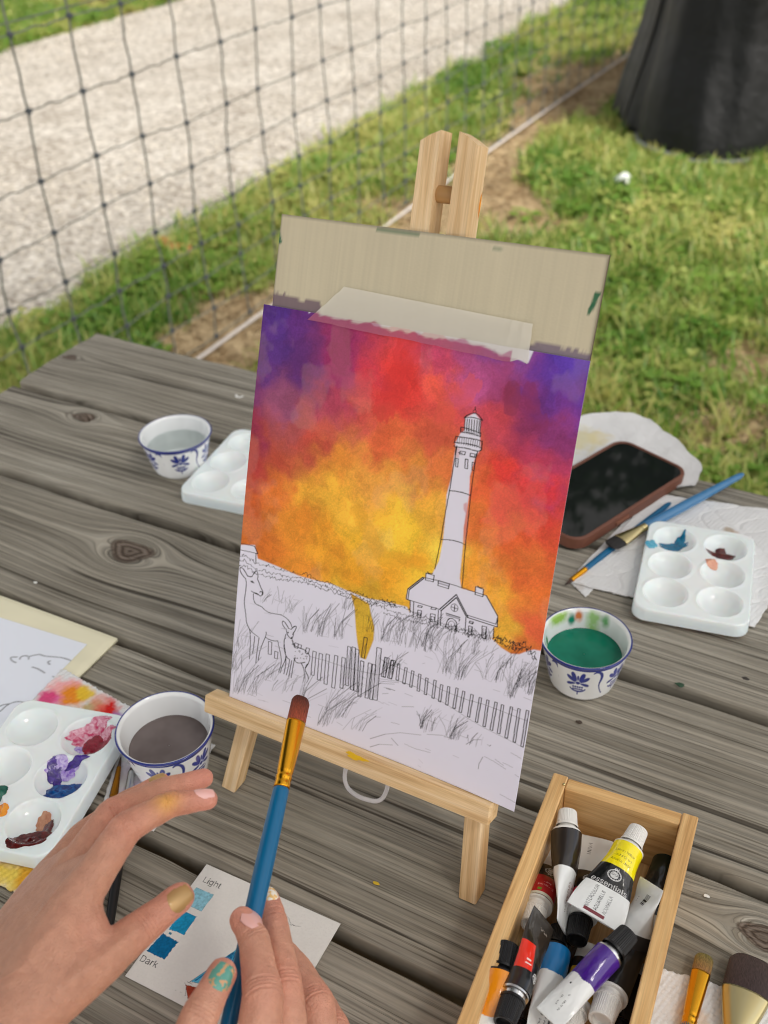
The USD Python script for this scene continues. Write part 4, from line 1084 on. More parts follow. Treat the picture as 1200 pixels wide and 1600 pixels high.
# tape across the head of the paper
TAPE = mat("matte_tape", {"a": ("attribute", {"attribute": "col"}), "t": ("transparent_bsdf", {"color": (1, 1, 1)}), "g": ("geometry", {}), "n": ("noise_texture", {"scale": 160.0, "detail": 2.0}), "b": ("bump", {"strength": 0.22, "distance": 0.001}),
                          "p": ("principled_bsdf", {"roughness": 0.33, "specular_ior_level": 0.5}), "m": ("mix_closure", {"fac": 0.34})},
           [("g.position", "n.vector"), ("n.fac", "b.height"), ("b.normal", "p.normal"), ("a.color", "p.base_color"), ("t.BSDF", "m.closure1"), ("p.BSDF", "m.closure2")], surface="m.closure")
tl, tr, br, bl = [np.array(to_ab(*p)) for p in ((541, 448), (835, 506), (826, 571), (484, 499))]
nx2, ny2 = 150, 26
s_, t_ = np.meshgrid(np.linspace(0, 1, nx2), np.linspace(0, 1, ny2))
P2_ = (1 - t_)[..., None] * ((1 - s_)[..., None] * bl + s_[..., None] * br) + t_[..., None] * ((1 - s_)[..., None] * tl + s_[..., None] * tr)
P2_[..., 0] += 0.0010 * (fbm(np.stack([t_ * 7, s_ * 3, t_ * 0], -1), 3, 3) - .5) * (np.abs(s_ - .5) > .49)
P2_[..., 1] += 0.0012 * (fbm(np.stack([s_ * 9, t_ * 0, t_ * 0], -1), 3, 8) - .5) * (1 - t_)
cr = (1 - t_) ** 3 * 0.0025 * np.exp(-((s_ - 0.97) / 0.03) ** 2)
P2_[..., 1] += cr
wr = 0.0006 * np.exp(-((s_ - 0.90) / 0.012) ** 2) * t_ + 0.0007 * np.exp(-((s_ - 0.955) / 0.012) ** 2) * t_ + 0.0002 * fbm(np.stack([s_ * 20, t_ * 6, s_ * 0], -1), 3, 2)
top2 = O + P2_[..., :1].reshape(-1, 1) * EA + P2_[..., 1:].reshape(-1, 1) * EB + (0.0021 + wr).reshape(-1, 1) * EN
smear = np.clip((0.19 + 0.28 * (fbm(np.stack([s_ * 14, t_ * 0, t_ * 0], -1), 3, 66) - 0.35) - t_) / 0.05, 0, 1) * (s_ < 0.93)
tc = np.array(lin_a([214, 211, 200])) * (1 - 0.9 * smear[..., None]) + np.array(lin_a([150, 44, 92])) * 0.9 * smear[..., None]
obj("tape", slab(top2, nx2, ny2, EN, 0.00012), TAPE, painting, smooth=True, col=np.tile(tc.reshape(-1, 3), (2, 1)))

# ------------------------------------------------------------------ cups of water
def lathe(prof, n=160):
    prof = np.asarray(prof, float)
    th = np.linspace(0, 2 * np.pi, n, endpoint=False)
    k = len(prof)
    V = np.stack([prof[:, :1] * np.cos(th), prof[:, :1] * np.sin(th), np.repeat(prof[:, 1:], n, 1)], -1).reshape(-1, 3)
    i, j = np.meshgrid(np.arange(k - 1), np.arange(n), indexing="ij")
    q = np.stack([i * n + j, i * n + (j + 1) % n, (i + 1) * n + (j + 1) % n, (i + 1) * n + j], -1).reshape(-1, 4)
    return V, np.vstack([q[:, [0, 1, 2]], q[:, [0, 2, 3]]])


def cup_print():
    """The blue brushwork round the cup, unrolled: six bouquets between curling strokes."""
    w, h = 2400, 240
    im = Image.new("L", (w, h), 0); d = ImageDraw.Draw(im)

    def petal(cx, cy, L, W, ang):
        t = np.linspace(0, 2 * np.pi, 24)
        x, y = L * (0.5 + 0.5 * np.cos(t)), W * np.sin(t) * (0.55 + 0.45 * np.cos(t / 2) ** 2)
        d.polygon([(cx + a * math.cos(ang) - b * math.sin(ang), cy + a * math.sin(ang) + b * math.cos(ang)) for a, b in zip(x, y)], fill=255)
    for k in range(6):
        cx, cy = 200 + 400 * k, 112
        for ang, L, W in ((-2.2, 76, 24), (-0.94, 76, 24), (-2.72, 92, 17), (-0.42, 92, 17), (2.98, 88, 13), (0.16, 88, 13), (-1.57, 40, 12)):
            petal(cx + 22 * math.cos(ang), cy + 16 * math.sin(ang), L, W, ang)
        d.ellipse([cx - 20, cy - 12, cx + 20, cy + 10], fill=255)
        for q in (-44, -22, 0, 22, 44):
            d.ellipse([cx + q - 10, cy + 30 - 7, cx + q + 10, cy + 30 + 7], fill=250)
        d.line([(cx - 52, cy + 46), (cx + 52, cy + 46)], fill=245, width=10)
        d.arc([cx - 84, cy + 6, cx + 84, cy + 70], 10, 170, fill=255, width=13)
        d.line([(cx, cy + 66), (cx, cy + 90)], fill=250, width=13)
        x0 = cx + 196
        pts = [(x0 - 60, 34), (x0 - 24, 26), (x0 + 8, 42), (x0 + 20, 74), (x0 + 12, 108), (x0 + 14, 136), (x0 + 34, 168), (x0 + 64, 196)]
        cs_ = CubicSpline(np.arange(len(pts)), np.array(pts))
        for t in np.linspace(0, len(pts) - 1, 200):
            x, y = cs_(t); rr = 5 + 8 * math.exp(-((t - 2.5) / 1.6) ** 2)
            d.ellipse([x - rr, y - rr * .8, x + rr, y + rr * .8], fill=255)
    return np.asarray(im.filter(ImageFilter.GaussianBlur(2.0)), float) / 255


CUP_PRINT = cup_print()
BLUE = np.array(lin(30, 44, 122))
CHINA = np.array([0.78, 0.80, 0.80])


def cup(cx, cy, s, turn, water_col, level, label, stains=(), hs=1.0):
    t = thing("water_cup", label, "cup", (cx, cy, TABLE))
    R, H, rb = 0.0342 * s, 0.0437 * s * hs, 0.0236 * s
    zs = np.linspace(0.0035 * s, H * 0.93, 74)
    outer = [(0.001, 0.0008), (rb * 0.80, 0.0008), (rb * 0.84, 0.0), (rb * 0.93, 0.0), (rb * 0.985, 0.0012 * s)] + [(rb + (R * 0.955 - rb) * ((z / (H * 0.93)) ** 0.85), z) for z in zs]
    lip = [(R * 0.965, H * 0.945), (R * 0.99, H * 0.965), (R, H * 0.985), (R * 0.992, H * 0.997), (R * 0.972, H), (R * 0.948, H * 0.996), (R * 0.925, H * 0.975)]
    zi = np.linspace(H * 0.95, 0.006 * s, 40)
    inner = [((rb + (R * 0.955 - rb) * (max(z, 0) / (H * 0.93)) ** 0.85) - 0.0019 * s, z) for z in zi] + [(rb * 0.86, 0.0046 * s), (rb * 0.7, 0.004 * s), (0.001, 0.004 * s)]
    prof = np.array(outer + lip + inner)
    n = 560
    V, F = lathe(prof, n)
    k = len(prof)
    th = np.tile(np.linspace(0, 1, n, endpoint=False), k)
    zz = np.repeat(prof[:, 1], n); ring = np.repeat(np.arange(k), n)
    out = (ring >= 4) & (ring < len(outer))
    fy = 1 - np.clip((zz - 0.003 * s) / (H * 0.90), 0, 1)
    az = math.atan2(CAM[1] - cy, CAM[0] - cx) / (2 * math.pi) % 1.0
    pr = np.clip(sample(CUP_PRINT[..., None], (th - az + 0.5 / 6 + turn) % 1.0, fy)[:, 0] * 1.1, 0, 1) * out
    col = CHINA * (1 - pr[:, None]) + BLUE * pr[:, None]
    lipband = ((ring >= len(outer) - 4) & (ring < len(outer) + 5)).astype(float)[:, None]
    fade = (0.85 + 0.3 * fbm(np.column_stack([np.cos(th * 6.283) * 4, np.sin(th * 6.283) * 4, zz * 0]), 3, 5))[:, None]
    col = col * (1 - lipband) + lipband * BLUE * fade * 0.9
    ins = ring >= len(outer) + len(lip) - 1
    for (a0, z0, wa, hz, c) in stains:
        da = (th - a0 + 0.5) % 1 - 0.5
        drip = 0.5 + 0.9 * fbm(np.column_stack([th * 60, zz * 260, th * 0]), 3, 8)
        w = np.clip(np.exp(-(da / wa) ** 2 - ((zz - z0 * H) / (hz * H)) ** 2) * drip * 1.6 - 0.25, 0, 1) * ins
        col = col * (1 - w[:, None]) + np.array(lin(*c)) * w[:, None]
    obj("bowl", (V + [cx, cy, TABLE], F), GLAZED, t, smooth=True, col=col)
    # the water, a little meniscus at the wall
    zw = level * H
    rw = (rb + (R * 0.955 - rb) * (zw / (H * 0.93)) ** 0.85) - 0.0018 * s
    wp = np.array([(0.0003, zw), (rw * 0.5, zw), (rw * 0.9, zw + 0.00005), (rw * 0.97, zw + 0.0003), (rw * 0.999, zw + 0.0010)])
    wv, wf = lathe(wp, 120); wf = wf[:, ::-1]
    wv[:, 2] += 0.00007 * np.sin(wv[:, 0] * 260 + 1) * np.cos(wv[:, 1] * 240)
    obj("water", (wv + [cx, cy, TABLE], wf), water_col, t, smooth=True)
    return t


def murky(name, c, c2, rough=0.03):
    return mat(name, {"g": ("geometry", {}), "n": ("noise_texture", {"scale": 55.0, "detail": 3.0}), "r": ("rgb_ramp", {"ramp": [(0.3, c), (0.7, c2)]}),
                      "p": ("principled_bsdf", {"roughness": rough, "ior": 1.33, "specular_ior_level": 0.5, "subsurface_weight": 0.0})},
               [("g.position", "n.vector"), ("n.fac", "r.fac"), ("r.color", "p.base_color")])


CLEAR = mat("clear_water", {"p": ("principled_bsdf", {"base_color": (0.88, 0.93, 0.92), "roughness": 0.02, "ior": 1.33, "transmission_weight": 1.0}), "t": ("transparent_bsdf", {"color": (0.90, 0.94, 0.93)}),
                            "gl": ("glossy_bsdf", {"roughness": 0.02, "color": (1, 1, 1)}), "f": ("fresnel", {"IOR": 1.33}), "m": ("mix_closure", {})},
            [("f.fac", "m.fac"), ("t.BSDF", "m.closure1"), ("gl.BSDF", "m.closure2")], surface="m.closure")
cup(0.2895, -0.2040, 1.075, 0.0, CLEAR, 0.62, "small white cup of clear water with blue flowers, at the far left of the table", hs=0.86)
cup(0.7566, -0.3100, 1.0, 0.012, murky("green_water", lin(10, 104, 82), lin(24, 122, 98)), 0.60, "small white cup with blue rim holding green water, right of the easel",
    stains=((0.42, 0.93, 0.05, 0.15, (150, 190, 90)), (0.36, 0.80, 0.016, 0.12, (24, 124, 96)), (0.33, 0.85, 0.016, 0.12, (206, 120, 70)), (0.27, 0.75, 0.03, 0.3, (160, 200, 130)), (0.22, 0.85, 0.02, 0.12, (110, 170, 110)), (0.52, 0.7, 0.012, 0.1, (60, 120, 60))))
cup(0.5290, -0.5232, 1.0, 0.06, murky("brown_water", lin(96, 86, 84), lin(112, 102, 100)), 0.56, "small white cup with blue rim holding murky grey brown water, above the left hand")


# ------------------------------------------------------------------ white paint palettes with six wells
def rrect(hw, hh, r, n):
    """Points round a rounded rectangle, n in all."""
    seg = []
    for cx, cy, a0 in ((hw - r, hh - r, 0), (-hw + r, hh - r, 90), (-hw + r, -hh + r, 180), (hw - r, -hh + r, 270)):
        a = np.radians(np.linspace(a0, a0 + 90, 24))
        seg.append(np.stack([cx + r * np.cos(a), cy + r * np.sin(a)], 1))
    p = np.vstack(seg + [seg[0][:1]])
    L = np.concatenate([[0], np.linalg.norm(np.diff(p, axis=0), axis=1).cumsum()])
    s = np.linspace(0, L[-1], n, endpoint=False)
    return np.stack([np.interp(s, L, p[:, k]) for k in range(2)], 1)


PW_, PH_, PR_ = 0.0455, 0.0625, 0.012
WELLS = [(sx * 0.0215, sy * 0.0372) for sy in (1, 0, -1) for sx in (-1, 1)]
WR, WD, PT = 0.0178, 0.0098, 0.0116


def palette_z(x, y):
    z = np.full_like(x, PT)
    for wx, wy in WELLS:
        d = np.hypot(x - wx, y - wy) / WR
        z -= np.where(d < 1.15, WD * np.clip(1 - d ** 2, 0, 1) ** 0.75 * 1.0, 0)
        z += 0.0004 * np.exp(-((d - 1.05) / 0.08) ** 2)
    return z


def palette(corner_a, corner_b, label, z0, rot=None):
    """corner_a: centre; corner_b: unit vector along its long side."""
    c = np.array([*corner_a[:2], TABLE + z0]); Yv = np.array([*corner_b, 0.0]); Xv = np.array([Yv[1], -Yv[0], 0.0]); Zv = np.array([0, 0, 1.0])
    t = thing("paint_palette", label, "palette", c)
    n, rings = 360, 90
    out = rrect(PW_, PH_, PR_, n)
    V, F = [], []
    for k in range(rings + 1):
        s = (k + 0.02) / (rings + 0.02)
        V.append(np.column_stack([out * s * 0.978, palette_z(out[:, 0] * s * 0.978, out[:, 1] * s * 0.978)]))
    for s, z in ((0.990, PT - 0.0004), (0.998, PT - 0.0014), (1.006, PT - 0.006), (1.012, 0.0002), (0.995, 0.0002), (0.985, PT - 0.004)):
        V.append(np.column_stack([out * s, np.full(n, z)]))
    k = len(V); V = np.vstack(V)
    i, j = np.meshgrid(np.arange(k - 1), np.arange(n), indexing="ij")
    q = np.stack([i * n + j, (i + 1) * n + j, (i + 1) * n + (j + 1) % n, i * n + (j + 1) % n], -1).reshape(-1, 4)
    W = c + V[:, :1] * Xv + V[:, 1:2] * Yv + V[:, 2:] * Zv
    obj("tray", (W, q), WHITE_PLASTIC, t, smooth=True)
    return t, lambda x, y, z: c + np.asarray(x)[..., None] * Xv + np.asarray(y)[..., None] * Yv + np.asarray(z)[..., None] * Zv


def paint_mat(name, c, c2=None, rough=0.2):
    c2 = c2 or tuple(np.minimum(np.array(c) * 1.9 + 0.01, 1))
    rough = min(rough, 0.24)
    return mat("paint_" + name, {"g": ("geometry", {}), "n": ("noise_texture", {"scale": 260.0, "detail": 4.0, "distortion": 1.0}), "r": ("rgb_ramp", {"ramp": [(0.35, c), (0.72, c2)]}),
                                 "b": ("bump", {"strength": 0.55, "distance": 0.0012}), "p": ("principled_bsdf", {"roughness": rough, "coat_weight": 0.5, "coat_roughness": 0.08})},
               [("g.position", "n.vector"), ("n.fac", "r.fac"), ("r.color", "p.base_color"), ("n.fac", "b.height"), ("b.normal", "p.normal")])


def blob(t, place, cx, cy, rx, ry, ang, h, material, seed, ragged=0.35, lab=None, peak=0.0, pool=None):
    if pool is None:
        pool = h >= 0.0014
    """A pat of paint lying in the wells: its underside follows the tray."""
    n, rings = 56, 14
    th = np.linspace(0, 2 * np.pi, n, endpoint=False)
    r = 1 + ragged * 2 * (fbm(np.stack([np.cos(th) * 1.6, np.sin(th) * 1.6, th * 0 + seed], 1), 3, seed) - 0.5)
    V = []
    for k in range(rings + 1):
        s = (k + 0.01) / rings
        x = 1.22 * rx * r * s * np.cos(th); y = 1.22 * ry * r * s * np.sin(th)
        X, Y = cx + x * math.cos(ang) - y * math.sin(ang), cy + x * math.sin(ang) + y * math.cos(ang)
        bumpy = 0.6 + 0.9 * fbm(np.stack([X * 260, Y * 260, X * 0], -1), 3, seed + 5)
        Z = palette_z(X, Y) + 0.00030 + 1.7 * h * np.sqrt(max(1 - s * s, 0)) * bumpy + peak * math.exp(-(s / 0.13) ** 2)
        if pool:
            z_c = float(palette_z(np.array([cx]), np.array([cy]))[0])
            Z = np.maximum(palette_z(X, Y) + 0.00025, z_c + 0.0016 + 0.0010 * np.sqrt(max(1 - s * s, 0)) * bumpy + peak * math.exp(-(s / 0.13) ** 2))
            if k >= rings - 1:
                Z = palette_z(X, Y) + 0.0002
        V.append(place(X, Y, Z))
    V = np.vstack(V)
    i, j = np.meshgrid(np.arange(rings), np.arange(n), indexing="ij")
    q = np.stack([i * n + j, (i + 1) * n + j, (i + 1) * n + (j + 1) % n, i * n + (j + 1) % n], -1).reshape(-1, 4)
    obj("paint", (V, q), material, t, smooth=True, label=lab)


def local_of(c, yv, p):
    d = np.asarray(p)[:2] - np.asarray(c)[:2]
    xv = np.array([yv[1], -yv[0]])
    return d @ xv, d @ np.asarray(yv)


def on_tray(c, yv, z0, u, v):
    z = PT
    for _ in range(12):
        x, y = local_of(c, yv, at(u, v, z0 + z))
        z = 0.5 * z + 0.5 * float(palette_z(np.array([x]), np.array([y]))[0])
    return x, y


P_RED = paint_mat("crimson", lin(110, 0, 26), lin(150, 6, 44)); P_PINK = paint_mat("pink_wash", lin(186, 30, 88), lin(232, 196, 210), 0.3)
P_VIO = paint_mat("violet", lin(40, 12, 100), lin(70, 34, 150)); P_LAV = paint_mat("lavender_wash", lin(128, 92, 190), lin(214, 204, 232), 0.3)
P_BLUE = paint_mat("blue", lin(0, 34, 100), lin(0, 92, 160)); P_MAR = paint_mat("maroon", lin(56, 6, 6), lin(92, 18, 16)); P_TEAL = paint_mat("teal_blue", lin(6, 84, 120), lin(26, 130, 166))
P_CYAN = paint_mat("cyan_wash", lin(60, 160, 196), lin(130, 200, 220), 0.3); P_ORG = paint_mat("orange", lin(226, 134, 20), lin(240, 160, 40)); P_GRN = paint_mat("green", lin(8, 70, 60), lin(20, 100, 80)); P_TAN = paint_mat("tan_wash", lin(196, 150, 122), lin(170, 110, 84), 0.35)
P_ROSE = paint_mat("rose_wash", lin(216, 160, 130), lin(200, 120, 90), 0.35)

# right palette, on the paper towel
cR = np.mean([at(1045, 851, 0.007), at(1140, 863, 0.007), at(1032, 947, 0.007), at(1126, 958, 0.007)], axis=0)
yR = ((at(1045, 851, .007) + at(1140, 863, .007)) - (at(1032, 947, .007) + at(1126, 958, .007)))[:2]; yR /= np.linalg.norm(yR)
tR, plR = palette(cR, yR, "white six well palette with blue and maroon paint, on the towel right of the phone", 0.0045)
L = lambda u, v: on_tray(cR, yR, 0.0045, u, v)
x_, y_ = L(1052, 857); blob(tR, plR, x_, y_, 0.0110, 0.0042, 0.35, 0.0007, P_TEAL, 3, 0.5)
x_, y_ = L(1062, 849); blob(tR, plR, x_, y_, 0.0035, 0.0078, -0.3, 0.0005, P_TEAL, 13, 0.4)
x_, y_ = L(1018, 850); blob(tR, plR, x_, y_, 0.0036, 0.0048, 0.5, 0.0004, P_CYAN, 4, 0.5)
x_, y_ = L(1126, 872); blob(tR, plR, x_, y_, 0.0098, 0.0042, 0.1, 0.0016, P_MAR, 5, 0.4)
x_, y_ = L(1126, 864); blob(tR, plR, x_, y_, 0.0036, 0.0036, 0.1, 0.0012, P_MAR, 15, 0.4)
x_, y_ = L(1112, 879); blob(tR, plR, x_, y_, 0.0040, 0.0030, 0.1, 0.0004, P_ROSE, 6, 0.5)
# left palette under the hand
cL = np.mean([at(63, 1140, 0.012), at(148, 1155, 0.012), at(20 - 20, 1290, 0.012), at(52, 1310, 0.012)], axis=0)
pw0, pw1, pw3, pw5 = at(63, 1140, 0.010), at(148, 1155, 0.010), at(100, 1228, 0.010), at(52, 1310, 0.010)
yL = (pw1 - pw5)[:2]; yL /= np.linalg.norm(yL)
xLv = np.array([yL[1], -yL[0]])
cL = (pw3[:2] - xLv * 0.0215)
tL, plL = palette(cL, yL, "white six well palette smeared with crimson, violet, blue and maroon paint, left of the hand", 0.0075)
L = lambda u, v: on_tray(cL, yL, 0.0075, u, v)
for (u, v, rx, ry, an, h, m_, sd, rg, pk) in ((152, 1166, .0098, .0072, 0.6, .0014, P_RED, 21, .45, 0), (143, 1146, .0125, .0060, .9, .0006, P_PINK, 22, .6, 0), (166, 1148, .0055, .0035, .5, .0006, P_PINK, 23, .5, 0), (96, 1204, .0095, .0062, .3, .0007, P_LAV, 24, .5, 0),
                                          (88, 1212, .0042, .0090, .4, .0008, P_VIO, 25, .5, 0), (120, 1192, .0075, .0028, .7, .0008, P_VIO, 26, .5, 0), (128, 1173, .0045, .0035, .5, .0005, P_LAV, 27, .5, 0), (100, 1242, .0105, .0072, .35, .0018, P_BLUE, 28, .3, 0),
                                          (50, 1316, .0110, .0068, .45, .0020, P_MAR, 29, .35, .0030), (72, 1302, .0035, .0085, .1, .0009, P_MAR, 30, .4, 0), (68, 1290, .0042, .0060, .2, .0004, P_TAN, 31, .5, 0), (-4, 1238, .0050, .0050, 0, .0012, P_GRN, 32, .4, 0), (-3, 1274, .0060, .0060, 0, .0014, P_ORG, 33, .4, 0)):
    x_, y_ = L(u, v)
    blob(tL, plL, x_, y_, rx, ry, an, h, m_, sd, rg, peak=pk)
# palette behind the easel
c1_, c2_ = at(330, 757, .008), at(365, 718, .008)
yB = np.array([0.30, 1.0]); yB = (c2_ - c1_)[:2]; yB /= np.linalg.norm(yB)
xB = np.array([yB[1], -yB[0]])
cB = c1_[:2] + yB * 0.0372 + xB * 0.0215
palette(cB, yB, "clean white six well palette half hidden behind the easel, beside the clear water cup", 0.0)


# ------------------------------------------------------------------ sheets: towels, boards and papers
def sheet(name, corners, z, nx, ny, material, colf=None, zf=None, thick=0.0008, parent=WORLD, ragged=0.0, seed=0, **k):
    """corners: bl, br, tr, tl as world points; colf(s, t), zf(s, t, xyz)."""
    bl, br, tr, tl = [np.array([*c[:2], 0.0]) for c in corners]
    s, t = np.meshgrid(np.linspace(0, 1, nx), np.linspace(0, 1, ny))
    P_ = (1 - t)[..., None] * ((1 - s)[..., None] * bl + s[..., None] * br) + t[..., None] * ((1 - s)[..., None] * tl + s[..., None] * tr)
    if ragged:
        for (m_, dv) in (((s < 1e-9), bl - br), ((s > 1 - 1e-9), br - bl), ((t < 1e-9), bl - tl), ((t > 1 - 1e-9), tl - bl)):
            dv = dv / np.linalg.norm(dv)
            P_ += m_[..., None] * dv * ragged * 2 * (fbm(np.stack([s * 40, t * 40, s * 0 + seed], -1), 3, seed + 3) - 0.5)[..., None]
    P_[..., 2] = TABLE + z + (zf(s, t, P_) if zf else 0)
    V, F = slab(P_.reshape(-1, 3), nx, ny, (0, 0, 1), thick)
    col = np.tile(colf(s, t, P_).reshape(-1, 3), (2, 1)) if colf else None
    return obj(name, (V, F), material, parent, smooth=True, col=col, **k)


TOWEL = printed("paper_towel", rough=0.95, bump=0.5, bscale=420, spec=0.1, detail=3.0, dist=0.0012)


def quilt(P_, pitch=0.0052, amp=0.00035, ang=0.5):
    x = P_[..., 0] * math.cos(ang) + P_[..., 1] * math.sin(ang); y = -P_[..., 0] * math.sin(ang) + P_[..., 1] * math.cos(ang)
    return amp * np.sin(x * 2 * np.pi / pitch) * np.sin(y * 2 * np.pi / pitch)


def crumple(P_, a, s, f=30):
    return a * (fbm(np.stack([P_[..., 0] * f, P_[..., 1] * f, P_[..., 0] * 0 + s], -1), 4, s) - 0.35)


TW = np.array([0.72, 0.72, 0.715])


def stain(col, P_, spots):
    for (u, v, r, c, k) in spots:
        q = at(u, v, 0.004)
        d = np.hypot(P_[..., 0] - q[0], P_[..., 1] - q[1]) / r
        n_ = fbm(np.stack([P_[..., 0] * 160, P_[..., 1] * 160, P_[..., 0] * 0 + r * 999], -1), 4, 7)
        w = np.clip((1.25 - d + (n_ - 0.5) * 1.1) * 1.6, 0, 1) * min(1, k * 1.1)
        col = col * (1 - w[..., None]) + np.array(lin(*c)) * w[..., None]
    return col


def towel_right(s, t, P_):
    return stain(np.broadcast_to(TW, (*s.shape, 3)).copy(), P_, ((1138, 828, .006, (176, 160, 140), .8), (1150, 832, .004, (186, 160, 140), .6), (905, 915, .004, (150, 130, 110), .3)))


def emboss(P_):
    """Leafy swirls pressed into the towel."""
    x, y = P_[..., 0] * 90, P_[..., 1] * 90
    d = np.abs(np.sin(x + 1.6 * np.sin(y * 0.8)) * np.cos(y * 0.9 + 1.3 * np.sin(x * 0.7)))
    return -0.0007 * np.exp(-(d / 0.09) ** 2)


sheet("paper_towel", (at(893, 915), at(1178, 984), at(1290, 812), at(1022, 776)), 0.0022, 190, 190, TOWEL, towel_right,
      lambda s, t, P_: quilt(P_, amp=.00018) + emboss(P_) + crumple(P_, 0.0016, 5) + 0.0014, thick=0.0010, ragged=0.0008, seed=2, label="white embossed paper towel under the palette on the right", cat="paper towel")
sheet("paper_towel", (at(888, 910), at(915, 935), at(1040, 800), at(1010, 780)), 0.0010, 60, 60, TOWEL, towel_right,
      lambda s, t, P_: quilt(P_, amp=.00018) + crumple(P_, 0.0016, 9) + 0.0008, thick=0.0008, ragged=0.0008, seed=4, label="white paper towel fold showing left of the palette towel, under the brush tip", cat="paper towel")


def towel_left(s, t, P_):
    return stain(np.broadcast_to(TW, (*s.shape, 3)).copy(), P_, ((103, 1078, .013, (240, 150, 150), .7), (75, 1095, .009, (214, 60, 120), .85), (95, 1098, .008, (222, 110, 160), .6), (120, 1090, .012, (226, 138, 40), .9), (132, 1085, .007, (224, 190, 60), .8), (145, 1108, .008, (176, 150, 70), .7),
                                                            (168, 1110, .010, (208, 44, 40), .95), (158, 1098, .008, (226, 130, 110), .5), (182, 1122, .006, (150, 120, 190), .6),
                                                            (60, 1345, .016, (206, 60, 34), .95), (48, 1366, .010, (204, 70, 36), .9), (75, 1330, .010, (196, 40, 30), .8), (35, 1355, .016, (204, 170, 50), .9), (20, 1372, .012, (222, 196, 90), .8), (55, 1378, .012, (210, 150, 40), .8), (70, 1372, .008, (196, 190, 60), .7), (30, 1335, .010, (224, 190, 150), .6)))


sheet("paper_towel", (at(-150, 1330), at(48, 1410), at(205, 1112), at(100, 1052)), 0.0052, 200, 240, TOWEL, towel_left,
      lambda s, t, P_: quilt(P_, amp=.00035) + crumple(P_, 0.0022, 8) * (1 + 0 * s), thick=0.0012, ragged=0.0010, seed=6, label="paper towel stained red, orange, yellow and pink under the left palette", cat="paper towel")
sheet("paper_towel", (at(150, 1290), at(240, 1300), at(336, 1166), at(205, 1120)), 0.0015, 60, 80, TOWEL, None if False else (lambda s, t, P_: stain(np.broadcast_to(TW, (*s.shape, 3)).copy(), P_, ((215, 1235, .012, (190, 160, 205), .6), (200, 1200, .008, (214, 200, 220), .5)))),
      lambda s, t, P_: quilt(P_, amp=.0002) + crumple(P_, 0.0012, 12), thick=0.0010, ragged=0.0008, seed=8, label="folded white paper towel under the cup of murky water", cat="paper towel")


def towel_br(s, t, P_):
    return stain(np.broadcast_to(TW, (*s.shape, 3)).copy(), P_, ((1085, 1590, .010, (230, 170, 60), .25),))


sheet("paper_towel", (at(985, 1760), at(1330, 1760), at(1290, 1590), at(1032, 1514)), 0.0012, 160, 140, TOWEL, towel_br,
      lambda s, t, P_: quilt(P_, pitch=.0045, amp=.0003) + crumple(P_, 0.0014, 15), thick=0.0012, ragged=0.0010, seed=10, label="white quilted paper towel at the lower right, under two gold brushes", cat="paper towel")
# crumpled stained towel behind the phone, its far rim over the table's edge
cw = at(965, 705)
th = np.linspace(0, 2 * np.pi, 120, endpoint=False)
corn = [at(885, 668), at(930, 652), at(990, 655), at(1035, 680), at(1072, 712), at(1098, 745), at(1085, 765), at(1000, 760), at(900, 740), at(860, 700)]
pc = np.array(corn)[:, :2]
cc_ = pc.mean(0)
ang_ = np.arctan2(pc[:, 1] - cc_[1], pc[:, 0] - cc_[0]); o_ = np.argsort(ang_)
rad_ = np.hypot(*(pc - cc_).T)[o_]; ang_ = ang_[o_]
rr = np.interp(th, np.concatenate([ang_ - 2 * np.pi, ang_, ang_ + 2 * np.pi]), np.tile(rad_, 3))
rr = rr * (1 + 0.10 * (fbm(np.stack([np.cos(th) * 4, np.sin(th) * 4, th * 0], 1), 3, 5) - .5))
rg = 40
S = np.linspace(0.02, 1, rg)
XX = cc_[0] + S[:, None] * rr * np.cos(th); YY = cc_[1] + S[:, None] * rr * np.sin(th)
PP = np.stack([XX, YY, XX * 0], -1)
ZZ = TABLE + 0.0012 + np.abs(crumple(PP, 0.0045, 33, 45)) + 0.004 * S[:, None] ** 6 * (1 + 0 * th)
ZZ = np.minimum(ZZ, TABLE + 0.0055) if False else ZZ
i, j = np.meshgrid(np.arange(rg - 1), np.arange(120), indexing="ij")
q = np.stack([i * 120 + j, (i + 1) * 120 + j, (i + 1) * 120 + (j + 1) % 120, i * 120 + (j + 1) % 120], -1).reshape(-1, 4)
V = np.stack([XX, YY, ZZ], -1).reshape(-1, 3)
col = stain(np.broadcast_to(TW, (rg, 120, 3)).copy(), PP, ((905, 685, .022, (206, 196, 140), .6), (935, 680, .014, (214, 200, 150), .5))).reshape(-1, 3)
obj("paper_plate", (np.vstack([V, V - [0, 0, .001]]), np.vstack([q, q[:, ::-1] + len(V)])), TOWEL, smooth=True, col=np.vstack([col, col]), label="crumpled white paper with a yellow stain, under and behind the phone", cat="paper")

